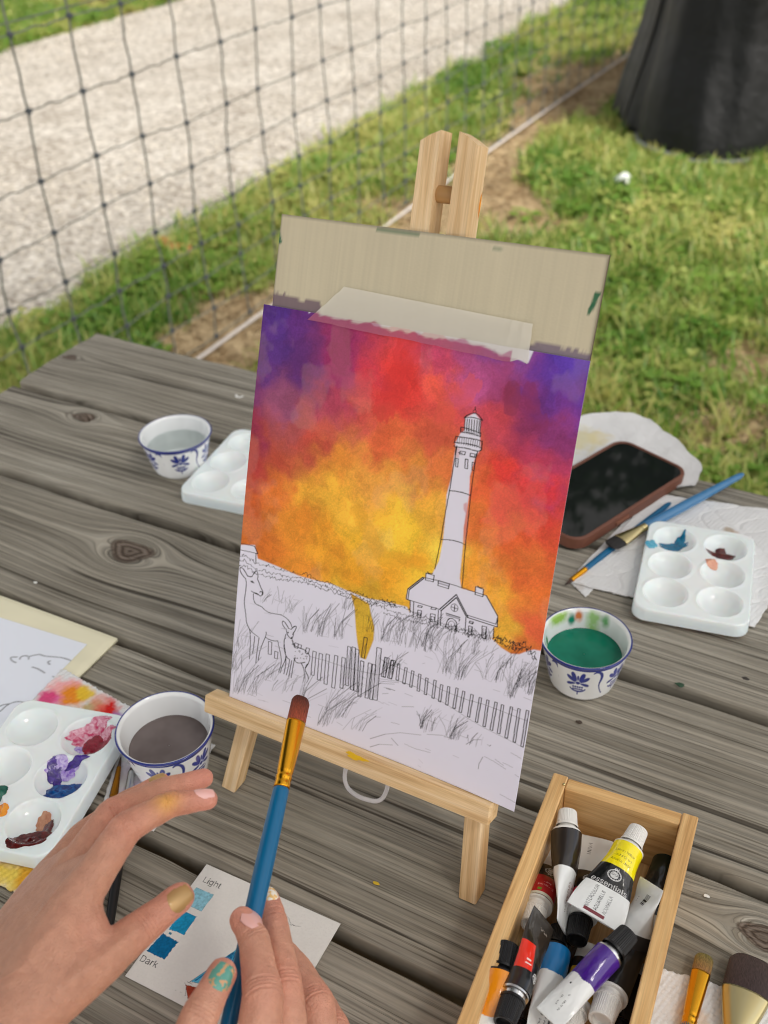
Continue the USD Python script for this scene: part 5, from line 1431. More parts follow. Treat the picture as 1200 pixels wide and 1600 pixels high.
# cream mount board with a line drawing, lower left
zb_ = 0.0042
bco = (at(-230, 1135, zb_), at(65, 1120, zb_), at(183, 997, zb_), at(-60, 907, zb_))
b0_, b1_, b2_ = at(183, 997, zb_), at(0, 930, zb_), at(118, 1060, zb_)
u1 = (b1_ - b0_)[:2]; u1 /= np.linalg.norm(u1); u2 = (b2_ - b0_)[:2]; u2 /= np.linalg.norm(u2)
bco = [np.array([*(b0_[:2] + u1 * 0.30 + u2 * 0.21), 0]), np.array([*(b0_[:2] + u2 * 0.21), 0]), b0_, np.array([*(b0_[:2] + u1 * 0.30), 0])]
mb = thing("mount_board", "cream mount board carrying a white sheet of line drawing, at the left edge", "board", (*b0_[:2], TABLE))
CREAM = np.array(lin(232, 226, 196)) * 0.95
sheet("board", bco, zb_, 40, 40, printed("cream_card", rough=0.7, bump=0.15, bscale=500), lambda s, t, P_: np.broadcast_to(CREAM, (*s.shape, 3)) * (0.94 + 0.12 * fbm(np.stack([P_[..., 0] * 25, P_[..., 1] * 120, s * 0], -1), 3, 4))[..., None], thick=0.0036, parent=mb)
p0_, p1_, p2_ = at(136, 1007, .0046), at(0, 965, .0046), at(92, 1052, .0046)
v1 = (p1_ - p0_)[:2]; v1 /= np.linalg.norm(v1); v2 = (p2_ - p0_)[:2]; v2 /= np.linalg.norm(v2)
dco = [np.array([*(p0_[:2] + v1 * 0.21 + v2 * 0.18), 0]), np.array([*(p0_[:2] + v2 * 0.18), 0]), p0_, np.array([*(p0_[:2] + v1 * 0.21), 0])]
W_, H_ = 900, 760
di_ = Image.new("L", (W_, H_), 0); dd = ImageDraw.Draw(di_)
Mx = np.linalg.inv(np.column_stack([-(v1) * 0.21, v2 * 0.18]))


def dpx(pts):
    out = []
    for u, v in pts:
        e = Mx @ (at(u, v, .0046)[:2] - (p0_[:2] + v1 * 0.21))
        out.append((e[0] * W_, e[1] * H_))
    return out


for pts in ([(25, 1036), (18, 1032), (17, 1028), (22, 1027), (27, 1027)], [(31, 1031), (33, 1027), (38, 1025), (44, 1026)], [(45, 1031), (47, 1026), (55, 1024), (62, 1023), (68, 1025), (75, 1026), (88, 1027), (96, 1028), (104, 1030), (111, 1033)], [(78, 1039), (75, 1036), (76, 1034), (79, 1033)],
            [(50, 1043), (58, 1045), (70, 1052)], [(82, 1057), (86, 1059)], [(-20, 1118), (0, 1104), (8, 1101), (15, 1100), (25, 1097), (41, 1099)], [(-20, 1125), (0, 1112), (8, 1105), (14, 1101)], [(-30, 1050), (-10, 1060), (-5, 1075)], [(-60, 1090), (-30, 1080), (-10, 1090)]):
    p_ = np.array(dpx(pts))
    if len(p_) > 2:
        p_ = CubicSpline(np.arange(len(p_)), p_)(np.linspace(0, len(p_) - 1, 40))
    dd.line([tuple(q) for q in p_], fill=230, width=4)
dimg = np.asarray(di_.filter(ImageFilter.GaussianBlur(1.2)), float)[..., None] / 255
PAPERBLUE = np.array([0.76, 0.79, 0.86])


def drawing_col(s, t, P_):
    k = sample(dimg, s, 1 - t)
    return PAPERBLUE * (1 - k) + 0.03 * k


sheet("drawing", dco, 0.0049, 260, 220, PRINT_PAPER, drawing_col, thick=0.0003, parent=mb)

# ------------------------------------------------------------------ colour card: Light to Dark swatches and a sailboat
kA, kB, kD = at(323, 1350, .0012), at(532, 1443, .0012), at(198, 1526, .0012)
U_ = (kB - kA)[:2]; V_ = (kD - kA)[:2]
Uh = U_ / np.linalg.norm(U_); Vh = np.array([-Uh[1], Uh[0]]); Vh = -Vh if Vh @ V_ < 0 else Vh
cwid, chei = np.linalg.norm(U_), abs(V_ @ Vh)
W_, H_ = 1400, int(1400 * chei / cwid)
MC = np.linalg.inv(np.column_stack([Uh * cwid, Vh * chei]))


def kpx(pts):
    return [tuple((MC @ (at(u, v, .0012)[:2] - kA[:2])) * (W_, H_)) for u, v in pts]


crgb = Image.new("RGB", (W_, H_), (222, 220, 214)); dc = ImageDraw.Draw(crgb)


def wash_poly(pts, c, var=16, seed=1, jag=1.2):
    r = np.random.default_rng(seed)
    q = np.array(kpx(pts)); out = []
    for a, b in zip(q, np.roll(q, -1, axis=0)):
        for t in np.linspace(0, 1, 14)[:-1]:
            out.append(tuple(a * (1 - t) + b * t + r.normal(0, jag, 2)))
    dc.polygon(out, fill=c)
    dc.line(out + [out[0]], fill=tuple(int(x * 0.82) for x in c), width=3)


def Z5(*p): return [(160 + x / 3.0, 1330 + y / 3.0) for x, y in p]


wash_poly(Z5((440, 170), (522, 205), (463, 282), (385, 243)), (138, 192, 208), seed=1)
wash_poly(Z5((372, 276), (440, 308), (383, 392), (312, 365)), (24, 140, 184), seed=2, jag=2)
wash_poly(Z5((283, 386), (355, 425), (290, 507), (207, 468)), (0, 100, 148), seed=3, jag=2)
wash_poly(Z5((315, 378), (325, 384), (321, 392), (313, 388)), (60, 130, 160), seed=4)
wash_poly(Z5((632, 458), (640, 520), (600, 560), (560, 590), (460, 620), (415, 610)), (86, 176, 206), seed=5)
for k in range(12):
    f_ = k / 11
    a_, b_ = np.array(Z5((632, 462)))[0], np.array(Z5((420 + 170 * f_, 612 - 50 * f_)))[0]
    dc.line(kpx([tuple(a_ * .9 + b_ * .1), tuple(b_)]), fill=(16, 92, 140) if k % 2 else (60, 150, 190), width=9 if k % 2 else 6)
dc.line(kpx(Z5((628, 465), (410, 612), (470, 622), (600, 560))), fill=(40, 60, 80), width=3)
wash_poly(Z5((390, 625), (440, 640), (560, 660), (540, 720), (480, 720), (400, 690)), (150, 58, 36), seed=6)
dc.line(kpx(Z5((385, 615), (395, 630), (388, 680))), fill=(50, 46, 46), width=3)
dc.line(kpx(Z5((398, 612), (460, 640))), fill=(80, 76, 76), width=3)
dc.line(kpx(Z5((340, 650), (386, 668))), fill=(160, 158, 156), width=2)
p_ = np.array(kpx(Z5((858, 312), (875, 318), (892, 345), (928, 352), (900, 350), (870, 330))))
dc.line([tuple(q) for q in CubicSpline(np.arange(6), p_)(np.linspace(0, 5, 50))], fill=(120, 118, 118), width=3)
cim = np.array(crgb)


def write_on(img, text, u, v, u2, v2, capsize):
    """Lettering from the place (u, v) along the direction to (u2, v2), in the plane of the card."""
    a, b = np.array(kpx([(u, v), (u2, v2)]))
    f_ = fonts(100)
    t_ = Image.new("L", (900, 180), 0); ImageDraw.Draw(t_).text((10, 120), text, 255, f_, anchor="ls")
    ang = math.atan2(b[1] - a[1], b[0] - a[0]); sc = capsize / 73
    c, s = math.cos(ang) / sc, math.sin(ang) / sc
    m_ = t_.transform((img.shape[1], img.shape[0]), Image.AFFINE, (c, s, 10 - c * a[0] - s * a[1], -s, c, 120 + s * a[0] - c * a[1]), Image.BICUBIC)
    k = np.asarray(m_, float)[..., None] / 255
    return (img * (1 - k) + np.array([58, 58, 58]) * k).astype(np.uint8)


cim = write_on(cim, "Light", *Z5((466, 142))[0], *Z5((552, 178))[0], 58)
cim = write_on(cim, "Dark", *Z5((170, 512))[0], *Z5((256, 550))[0], 58)
clin = lin_a(cim)


def card_col(s, t, P_):
    c = sample(clin, s, 1 - t)
    g_ = fbm(np.stack([P_[..., 0] * 900, P_[..., 1] * 900, s * 0], -1), 2, 5) - .5
    sat = (c.max(-1) - c.min(-1))[..., None]
    return np.clip(c * (1 + np.where(sat > 0.06, 0.6, 0.05) * g_[..., None]) * 0.98, 0, 1)


cco = [np.array([*(kA[:2] + Vh * chei), 0]), np.array([*(kA[:2] + Vh * chei + Uh * cwid), 0]), np.array([*(kA[:2] + Uh * cwid), 0]), np.array([*kA[:2], 0])]
sheet("colour_card", cco, 0.0012, 300, int(300 * chei / cwid), PRINT_COLDPRESS, card_col, thick=0.0007, label="textured white card with light to dark blue swatches and a sailboat, under the hands", cat="card")

# ------------------------------------------------------------------ phone in a brown case
zt = 0.0150
r_, t_, b_ = at(1079, 735, zt), at(983, 677, zt), at(905, 846, zt)
LX = (r_ - b_)[:2]; LX /= np.linalg.norm(LX); SX = np.array([-LX[1], LX[0]])
plen, pwid = 0.166, 0.0835
pc0 = r_[:2] - LX * plen / 2 + SX * pwid / 2
ph = thing("smartphone", "black screened smartphone in a brown leather case lying behind the right palette", "phone", (*pc0, TABLE))


def rslab(hw, hh, r, z0, z1, e, n=160, offs=0.0):
    prof = [(0.0, z0), (-e, z0), (-e * .3, z0 + e * .3), (0, z0 + e), (0, z1 - e), (-e * .3, z1 - e * .3), (-e, z1)]
    out = []
    for o_, z in prof[1:]:
        pp = rrect(hw + o_, hh + o_, r + o_, n); out.append(np.column_stack([pp, np.full(n, z)]))
    V = np.vstack(out); k = len(out)
    i, j = np.meshgrid(np.arange(k - 1), np.arange(n), indexing="ij")
    F = np.stack([i * n + j, i * n + (j + 1) % n, (i + 1) * n + (j + 1) % n, (i + 1) * n + j], -1).reshape(-1, 4)
    F = np.vstack([F[:, [0, 1, 2]], F[:, [0, 2, 3]]])
    V = np.vstack([V, [0, 0, z0], [0, 0, z1]])
    c0, c1 = len(V) - 2, len(V) - 1
    jj = np.arange(n)
    F = np.vstack([F, np.stack([np.full(n, c0), (jj + 1) % n, jj], 1), np.stack([np.full(n, c1), (k - 1) * n + jj, (k - 1) * n + (jj + 1) % n], 1)])
    return V, F


def pplace(V):
    return np.array([*pc0, TABLE]) + V[:, :1] * np.array([*LX, 0]) + V[:, 1:2] * np.array([*SX, 0]) + V[:, 2:] * np.array([0, 0, 1.0])


CASE = plain("brown_leather", lin(108, 66, 50), 0.55, bump=0.35, bscale=900, var=0.15, vscale=40)
# case as a rim round the screen
n = 200
rimp = [(0.0, 0.0034), (0.0, 0.0045), (0.0008, 0.0125), (0.0004, 0.0142), (-0.0008, 0.0150), (-0.0022, 0.0149), (-0.0028, 0.0140), (-0.0028, 0.0128)]
out = [np.column_stack([rrect(plen / 2 + o_, pwid / 2 + o_, 0.0155 + o_, n), np.full(n, z)]) for o_, z in rimp]
V = np.vstack(out); k = len(out)
i, j = np.meshgrid(np.arange(k - 1), np.arange(n), indexing="ij")
F = np.stack([i * n + j, i * n + (j + 1) % n, (i + 1) * n + (j + 1) % n, (i + 1) * n + j], -1).reshape(-1, 4)
obj("case", (pplace(V), F), CASE, ph, smooth=40)
V, F = rslab(plen / 2 - 0.0028, pwid / 2 - 0.0028, 0.0130, 0.0034, 0.0139, 0.0006)
obj("screen", (pplace(V), F), mat("screen_glass", {"p": ("principled_bsdf", {"base_color": (0.006, 0.007, 0.007), "roughness": 0.03, "specular_ior_level": 0.5, "ior": 1.5})}, []), ph, smooth=30)
bt = trimesh.creation.box((0.018, 0.0012, 0.0032))
v = np.array(bt.vertices) + [-0.020, -pwid / 2 - 0.0008, 0.0085]
obj("side_button", (pplace(v), bt.faces), plain("tan_leather", lin(132, 84, 62), 0.5), ph, smooth=False)


# ------------------------------------------------------------------ brushes
def brush(label, tip, heel, parts, up=(0, 0, 1), droop=None, cat="brush", handle_mat=None, ferr=None, bri=None):
    """tip to heel of the handle in world space; parts: bristle (length, half width, half thick, tip taper, roundness), ferrule (length, r), handle (radii list)."""
    tip, heel = np.asarray(tip, float), np.asarray(heel, float)
    ax = (heel - tip); LL = np.linalg.norm(ax); ax /= LL
    t = thing("paint_brush", label, cat, tip)
    bl_, bw, bt_, pointed = parts["bristle"]
    fl_, fr = parts["ferrule"]
    upv = np.array(up, float); upv -= ax * (upv @ ax); upv /= np.linalg.norm(upv); sd = np.cross(ax, upv)
    # bristles: a flat or pointed tuft
    m = 22
    ss = np.linspace(0, 1, m)
    if pointed:
        wv = bw * np.maximum(np.sqrt(np.clip(ss, 0, 1)) * 0.95, 0.03) * (1 - 0.12 * np.sin(np.pi * ss)); tv = wv * bt_ / bw
    else:
        wv = bw * (0.62 + 0.38 * np.clip(ss / 0.22, 0, 1) ** 0.6); tv = bt_ * (0.42 + 0.58 * ss)
    body = sweep([tip + ax * bl_ * s for s in ss], np.column_stack([tv, wv]), 28, flat=upv)
    vv_ = np.array(body.vertices) - tip
    g_ = np.column_stack([vv_ @ ax / bl_, vv_ @ upv, vv_ @ sd])
    obj("bristles", body, bri, t, smooth=True, gr=g_)
    # ferrule: flat at the hair, round with crimps at the handle
    fs = np.linspace(0, 1, 40)
    base_w = bw * 1.02 if not pointed else bw * 1.05
    bt2 = bt_ * 1.08
    wv = base_w + (fr - base_w) * np.clip(fs * 1.25, 0, 1) ** 1.2
    tv = bt2 + (fr - bt2) * np.clip(fs * 1.25, 0, 1) ** 0.9
    cr_ = 1 - 0.07 * (np.exp(-((fs - 0.80) / 0.02) ** 2) + np.exp(-((fs - 0.89) / 0.02) ** 2)) + 0.03 * np.exp(-((fs - 0.845) / 0.02) ** 2)
    obj("ferrule", sweep([tip + ax * (bl_ + fl_ * s) for s in fs], np.column_stack([tv * cr_, wv * cr_]), 32, flat=upv), ferr, t, smooth=True)
    h0 = bl_ + fl_
    hr = parts["handle"]
    hs = np.linspace(0, 1, 40)
    rr_ = np.interp(hs, np.linspace(0, 1, len(hr)), hr)
    rr_[-1] *= 0.5; rr_[-2] *= 0.85
    obj("handle", sweep([tip + ax * (h0 - 0.002 + (LL - h0 + 0.002) * s) for s in hs], rr_, 24), handle_mat, t, smooth=True)
    return t


B_BROWN = bristle("brown_bristle", lin(150, 66, 42), lin(66, 28, 22)); B_BROWN = bristle("brown_bristle2", lin(64, 26, 20), lin(152, 70, 44))
B_BLACK = bristle("black_bristle", lin(40, 38, 38), lin(30, 28, 28)); B_DARK = bristle("dark_purple_bristle", lin(70, 56, 52), lin(60, 46, 46)); B_OLIVE = bristle("olive_bristle", lin(110, 104, 54), lin(150, 110, 64))
B_SABLE = bristle("sable_bristle", lin(50, 36, 30), lin(84, 58, 44))
# the held brush
tipH, heelH = dep(471.5, 1089, 0.600), dep(357, 1602, 0.482)
axH = (heelH - tipH) / np.linalg.norm(heelH - tipH)
heelH = heelH + axH * 0.035
cH = 0.5
brush("blue handled flat brush with gold ferrule and brown bristles, held in the right hand", tipH, heelH,
      {"bristle": (0.0165, 0.0056, 0.0034, False), "ferrule": (0.042, 0.0045), "handle": [0.0043, 0.0047, 0.0049, 0.0048, 0.0045, 0.0041, 0.0037, 0.0033]}, up=-ray(450, 1170) + 0.25 * RIGHT, handle_mat=BLUE_LACQUER, ferr=GOLD, bri=B_BROWN)
# two brushes on the towel at the right
brush("pale blue brush with flat black bristles lying across the right paper towel", at(953, 853, 0.0095), at(1161, 741, 0.012),
      {"bristle": (0.0125, 0.0078, 0.0030, False), "ferrule": (0.034, 0.0038), "handle": [0.0040, 0.0046, 0.0046, 0.0042, 0.0036, 0.0030]}, handle_mat=PALE_BLUE, ferr=PALE_GOLD, bri=B_BLACK)
brush("thin round blue brush with pointed tip, tucked under the black bristled brush", at(883, 914, 0.0035), at(1047, 786, 0.0045),
      {"bristle": (0.0085, 0.0020, 0.0019, True), "ferrule": (0.022, 0.0027), "handle": [0.0027, 0.0032, 0.0032, 0.0029, 0.0025]}, handle_mat=BLUE_LACQUER, ferr=GOLD, bri=B_SABLE)
# lower right pair
def along(u0, v0, u1, v1, z, L_):
    a, b = at(u0, v0, z), at(u1, v1, z)
    return a, a + (b - a) / np.linalg.norm(b - a) * L_


a_, b_ = along(1102, 1492, 1066, 1640, 0.0062, 0.19)
brush("gold ferruled flat brush with olive bristles on the lower right towel", a_, b_, {"bristle": (0.0120, 0.0053, 0.0030, False), "ferrule": (0.036, 0.0042), "handle": [0.0042, 0.0046, 0.0046, 0.0040, 0.0032]}, handle_mat=BLUE_LACQUER, ferr=GOLD, bri=B_OLIVE)
a_, b_ = along(1178, 1498, 1132, 1690, 0.0075, 0.21)
brush("wide flat wash brush with dark bristles at the lower right corner", a_, b_, {"bristle": (0.0235, 0.0128, 0.0050, False), "ferrule": (0.036, 0.0060), "handle": [0.0058, 0.0064, 0.0064, 0.0056, 0.0044]}, handle_mat=BLUE_LACQUER, ferr=PALE_GOLD, bri=B_DARK)
# the pair under the left hand
a_, b_ = along(189, 1182, 152, 1385, 0.0055, 0.17)
brush("round brush with amber pointed ferrule and black handle under the left hand", a_, b_, {"bristle": (0.010, 0.0016, 0.0015, True), "ferrule": (0.030, 0.0030), "handle": [0.0030, 0.0036, 0.0036, 0.0032, 0.0026]}, handle_mat=CAP_BLACK, ferr=mat("amber_ferrule", {"p": ("principled_bsdf", {"base_color": lin(170, 110, 30), "roughness": 0.25, "metallic": 1.0})}, []), bri=B_SABLE)
a_, b_ = along(207, 1196, 192, 1300, 0.0052, 0.14)
brush("round brush with silver ferrule lying between the amber brush and the murky cup", a_, b_, {"bristle": (0.006, 0.0024, 0.0022, True), "ferrule": (0.030, 0.0030), "handle": [0.0030, 0.0034, 0.0034, 0.0030, 0.0026]}, handle_mat=CAP_BLACK, ferr=SILVER, bri=B_SABLE)

# ------------------------------------------------------------------ bamboo box with paint tubes
a45 = math.radians(4.5)
BU, BL_ = np.array([math.cos(a45), math.sin(a45), 0]), np.array([math.sin(a45), -math.cos(a45), 0])
BO = np.array([0.7828, -0.4465, TABLE]); BW, BLn, BH, WT = 0.0905, 0.268, 0.0515, 0.0095
UPZ = np.array([0, 0, 1.0])
box = thing("bamboo_box", "open bamboo box full of paint tubes, right of the easel", "box", BO + BU * BW / 2 + BL_ * BLn / 2)


def bbox(name, u0, u1, l0, l1, z0, z1, axis, off):
    m, lc = frame_apply(cbox((u1 - u0, l1 - l0, z1 - z0), 0.0007), BO + BU * (u0 + u1) / 2 + BL_ * (l0 + l1) / 2 + UPZ * (z0 + z1) / 2, BU, BL_, UPZ)
    v = m.faces[:, ::-1]
    m = trimesh.Trimesh(m.vertices, v, process=False)
    obj(name, m, BAMBOO, box, smooth=False, gr=np.roll(lc, -axis, axis=1) * [1, 1, 1] + off)


bbox("side_wall", 0, WT, 0, BLn, 0, BH, 1, [0.3, 0.02, 0.1])
bbox("side_wall", BW - WT, BW, 0, BLn, 0, BH, 1, [0.9, 0.07, 0.2])
bbox("end_wall", WT + 0.0002, BW - WT - 0.0002, 0.0006, WT, 0, BH - 0.0006, 0, [0.1, 0.2, 0.3])
bbox("end_wall", WT + 0.0002, BW - WT - 0.0002, BLn - WT, BLn - 0.0006, 0, BH - 0.0006, 0, [0.5, 0.3, 0.4])
bbox("bottom", WT + 0.0002, BW - WT - 0.0002, WT + 0.0002, BLn - WT - 0.0002, 0.001, 0.004, 1, [0.7, 0.4, 0.1])
pin = trimesh.creation.icosphere(2, 0.0010); pin.apply_translation(BO + BU * 0.0085 + BL_ * 0.0075 + UPZ * (BH + 0.0002))
obj("pin", pin, PALE_GOLD, box, smooth=True)


def tube_art(bands, draws=()):
    """Label seen flat with the cap upward: bands (from, to, colour, wave) down its length, then lettering."""
    w, h = 420, 900
    im = Image.new("RGB", (w, h), (226, 228, 226)); d = ImageDraw.Draw(im)
    for y0, y1, c, wave in bands:
        pts = [(0, y0 * h)] + [(w, y0 * h)] + [(x, (y1 + wave * math.sin(x / w * 9.4 + y1 * 20)) * h) for x in range(w, -1, -12)]
        d.polygon(pts, fill=c)
    for kind, *a in draws:
        if kind == "text":          # text, centre x, centre y, size, colour, rotated a quarter turn
            txt, cx, cy, size, c, rot = a
            f_ = fonts(int(size)); bx = f_.getbbox(txt)
            t_ = Image.new("L", (bx[2] + 12, bx[3] + 12), 0); ImageDraw.Draw(t_).text((4, 2), txt, 255, f_)
            t_ = t_.rotate(rot, expand=True, resample=Image.BICUBIC)
            im.paste(Image.new("RGB", t_.size, c), (int(cx * w - t_.size[0] / 2), int(cy * h - t_.size[1] / 2)), t_)
        elif kind == "rect":
            x0, y0, x1, y1, c = a; d.rectangle([x0 * w, y0 * h, x1 * w, y1 * h], fill=c)
        elif kind == "crest":
            cx, cy, r = a; cx, cy = cx * w, cy * h
            d.ellipse([cx - 1.35 * r, cy - r, cx + 1.35 * r, cy + r], fill=(214, 214, 212)); d.ellipse([cx - 1.2 * r, cy - .84 * r, cx + 1.2 * r, cy + .84 * r], fill=(22, 22, 24))
            d.ellipse([cx - 0.8 * r, cy - .62 * r, cx + 0.8 * r, cy + .62 * r], fill=(200, 200, 198))
            f_ = fonts(int(r * .62)); d.text((cx, cy - .05 * r), "ROYAL", (20, 20, 22), f_, anchor="mm")
            for k in range(14):
                q = k / 14 * 6.283; d.line([(cx + 1.0 * r * math.cos(q), cy + .72 * r * math.sin(q)), (cx + 1.12 * r * math.cos(q), cy + .8 * r * math.sin(q))], fill=(220, 220, 218), width=5)
            for k in (-1, 0, 1):
                d.polygon([(cx + k * .35 * r - .16 * r, cy - r), (cx + k * .35 * r, cy - r * 1.32), (cx + k * .35 * r + .16 * r, cy - r)], fill=(214, 214, 212))
        elif kind == "bars":
            x0, y0, x1, y1 = a
            r = np.random.default_rng(4); y = y0
            while y < y1:
                t = r.uniform(.003, .009); d.rectangle([x0 * w, y * h, x1 * w, (y + t) * h], fill=(30, 30, 30)); y += t + r.uniform(.004, .009)
    return lin_a(np.array(im))


def tube(label, cap, tail, R, art, cap_mat, res=1, cap_r=0.0064, cap_l=0.0135, up=UPZ, twist=0.0, flatw=1.38, dent=0.0, back=None, seed=0, shoulder=None, white_ring=False):
    cap, tail = np.asarray(cap, float), np.asarray(tail, float)
    ax = tail - cap; LL = np.linalg.norm(ax); ax /= LL
    upv = np.array(up, float); upv -= ax * (upv @ ax); upv /= np.linalg.norm(upv); sd = np.cross(upv, ax)     # sd: to the right when the cap is up
    t = thing("paint_tube", label, "paint tube", (cap + tail) / 2)
    b0 = cap_l + 0.0035
    n, m_ = 110 * res, 130 * res
    th = np.linspace(0, 2 * np.pi, n, endpoint=False)
    V, C = [], []
    rs = np.random.default_rng(seed)
    for k in range(m_):
        s = k / (m_ - 1)
        e = np.clip((s - 0.08) / 0.86, 0, 1); e = e * e * (3 - 2 * e)
        wx = R * (1 + (flatw - 1) * e); wy = R * (1 - e) ** 0.9 + 0.0007
        wy = wy * (1 - dent * np.exp(-((s - .55) / .18) ** 2))
        cx, cy = wx * np.cos(th), wy * np.sin(th)
        q = np.column_stack([np.cos(th) * 2.2 + seed, np.sin(th) * 2.2, np.full(n, s * 5.0)])
        cy = cy + R * 0.20 * (fbm(q, 3, seed) - 0.5) * np.clip(s * 3, 0, 1) * (1 - 0.7 * e) + R * 0.10 * np.sin(s * 7 + seed + np.cos(th) * 1.5) * e * np.clip((1 - s) * 4, 0.15, 1)
        P_ = cap + ax * (b0 + (LL - b0) * s) + cx[:, None] * sd + cy[:, None] * upv
        V.append(P_)
        fx = 0.5 + 0.5 * np.cos(th) * np.where(np.sin(th) >= 0, 1, -1)
        c = sample(art, np.clip(fx, 0, 1), np.full(n, s))
        if back is not None:
            c = np.where((np.sin(th) < -0.02)[:, None], sample(back, fx, np.full(n, s)), c)
        C.append(c)
    V, C = np.vstack(V), np.vstack(C)
    i, j = np.meshgrid(np.arange(m_ - 1), np.arange(n), indexing="ij")
    F = np.stack([i * n + j, i * n + (j + 1) % n, (i + 1) * n + (j + 1) % n, (i + 1) * n + j], -1).reshape(-1, 4)
    F = np.vstack([F[:, [0, 1, 2]], F[:, [0, 2, 3]]])
    k0 = len(V); V = np.vstack([V, tail]); C = np.vstack([C, C[-1:]])
    jj = np.arange(n)
    F = np.vstack([F, np.stack([(m_ - 1) * n + jj, (m_ - 1) * n + (jj + 1) % n, np.full(n, k0)], 1)])
    obj("body", (V, F), PRINT_TUBE, t, smooth=True, col=C)
    sh = sweep([cap + ax * (b0 + 0.0001), cap + ax * (b0 - 0.0012), cap + ax * (b0 - 0.0013), cap + ax * (cap_l - 0.0015)], [R * 1.015, R * 1.0, R * 0.8, cap_r * 0.8], 48)
    obj("shoulder", sh, shoulder or cap_mat, t, smooth=30)
    # ribbed cap: fluted frustum with a hollow end
    ribs, per = 40, 4
    nn = ribs * per
    tt = np.arange(nn) / nn * 2 * np.pi
    flute = 1 - 0.035 * (np.cos(tt * ribs) < 0)
    out = []
    for s, rr_, fl in ((cap_l - 0.0004, 1.06, 0), (cap_l - 0.0018, 1.06, 0), (cap_l - 0.002, 1.0, 1), (0.0010, 0.90, 1), (0.0002, 0.86, 0), (0.0, 0.80, 0), (0.0003, 0.66, 0), (0.0030, 0.60, 0), (0.0030, 0.02, 0)):
        r_c = cap_r * rr_ * (flute if fl else 1.0) * np.ones(nn)
        out.append(cap + ax * s + (r_c * np.cos(tt))[:, None] * sd + (r_c * np.sin(tt))[:, None] * upv)
    V = np.vstack(out); k = len(out)
    i, j = np.meshgrid(np.arange(k - 1), np.arange(nn), indexing="ij")
    F = np.stack([i * nn + j, (i + 1) * nn + j, (i + 1) * nn + (j + 1) % nn, i * nn + (j + 1) % nn], -1).reshape(-1, 4)
    obj("cap", (V, F), cap_mat, t, smooth=25)
    return t


BLK, DKB, WHT = (15, 15, 16), (30, 25, 22), (226, 228, 226)
lemon = tube_art([(0, .34, (240, 222, 10), 0), (.34, .60, BLK, 0)],
                 [("text", "Lemon Yellow", .5, .14, 40, (60, 58, 20), 0), ("text", "Jaune Citron", .5, .205, 38, (60, 58, 20), 0), ("text", "Amarillo Limón", .5, .27, 36, (60, 58, 20), 0), ("crest", .5, .44, 54), ("text", "essentials", .5, .56, 72, (214, 214, 212), 0),
                  ("text", "WATERCOLOR", .30, .78, 40, (40, 40, 42), 90), ("text", "AQUARELLE", .46, .785, 40, (40, 40, 42), 90), ("text", "ACUARELA", .62, .79, 40, (40, 40, 42), 90), ("rect", .28, .925, .66, .965, (118, 40, 48))])
brown = tube_art([(0, .42, DKB, 0)], [("text", "WATERCOLOR", .4, .7, 40, (120, 100, 80), 90), ("text", "AQUARELLE", .6, .7, 40, (120, 100, 80), 90)])
crimson = tube_art([(0, .22, (188, 20, 62), 0), (.22, .46, BLK, 0)], [("crest", .5, .34, 50), ("text", "PAINT", .62, .80, 60, (50, 50, 50), 90)])
redt = tube_art([(0, .04, (206, 206, 190), 0), (.04, .34, (168, 22, 30), 0), (.34, .56, BLK, 0)], [("text", "Crimson Red", .5, .16, 38, (214, 150, 150), 0), ("text", "Rouge", .5, .22, 36, (214, 150, 150), 0), ("crest", .5, .45, 50), ("rect", .62, .07, .74, .10, (90, 140, 40))])
plainw = tube_art([(0, .25, (40, 40, 42), 0)], [("bars", .30, .66, .46, .82), ("text", "www.", .7, .7, 34, (60, 60, 60), 90)])
purple = tube_art([(0, .44, (66, 28, 128), .012)], [("text", "YARN", .5, .60, 44, (30, 30, 32), 0)])
purple = tube_art([(0, .44, (66, 28, 128), .012)], [("rect", .30, .55, .36, .57, (40, 40, 42)), ("text", "ACUARELA", .55, .76, 36, (70, 70, 72), 90), ("text", "PAINT", .38, .76, 36, (70, 70, 72), 90)])
blackt = tube_art([(0, .8, (24, 22, 23), 0)])
blackred = tube_art([(0, .36, BLK, 0), (.36, 1.0, (38, 32, 26), 0)], [("crest", .35, .20, 44), ("rect", .60, .22, 1.0, .56, (228, 52, 36)), ("text", "www.", .35, .84, 50, (150, 140, 130), 0), ("rect", .66, .28, .86, .30, (240, 220, 214)), ("rect", .70, .33, .84, .35, (240, 220, 214))])
bluet = tube_art([(0, .30, (16, 112, 172), .01)], [("text", "WATERCOLOR", .34, .66, 38, (60, 60, 62), 90), ("text", "AQUARELLE", .50, .66, 38, (60, 60, 62), 90), ("rect", .62, .5, .68, .8, (70, 70, 74))])
oranget = tube_art([(0, .52, (232, 142, 20), .012)], [("text", "PAINT", .5, .7, 50, (60, 60, 62), 90)])
ochre = tube_art([(0, .5, (196, 148, 30), 0), (.5, .7, BLK, 0)])
green = tube_art([(0, .3, (14, 34, 24), 0), (.3, 1.0, (22, 26, 24), 0)])
RX = np.array([1.0, 0, 0])
tube("lemon yellow tube with white cap lying topmost at the far end of the bamboo box", at(998, 1296, .0500), at(927, 1434, .0420), 0.0092, lemon, CAP_WHITE, 2, 0.0066, 0.0125, up=(0.12, -0.2, 1), flatw=1.78, dent=.15, seed=1)
tube("dark brown tube with white cap, on edge in the far left corner", at(887, 1268, .0470), at(878, 1450, .0330), 0.0086, brown, CAP_WHITE, 1, 0.0064, 0.0110, up=(1, 0.1, 0.25), flatw=1.45, seed=2)
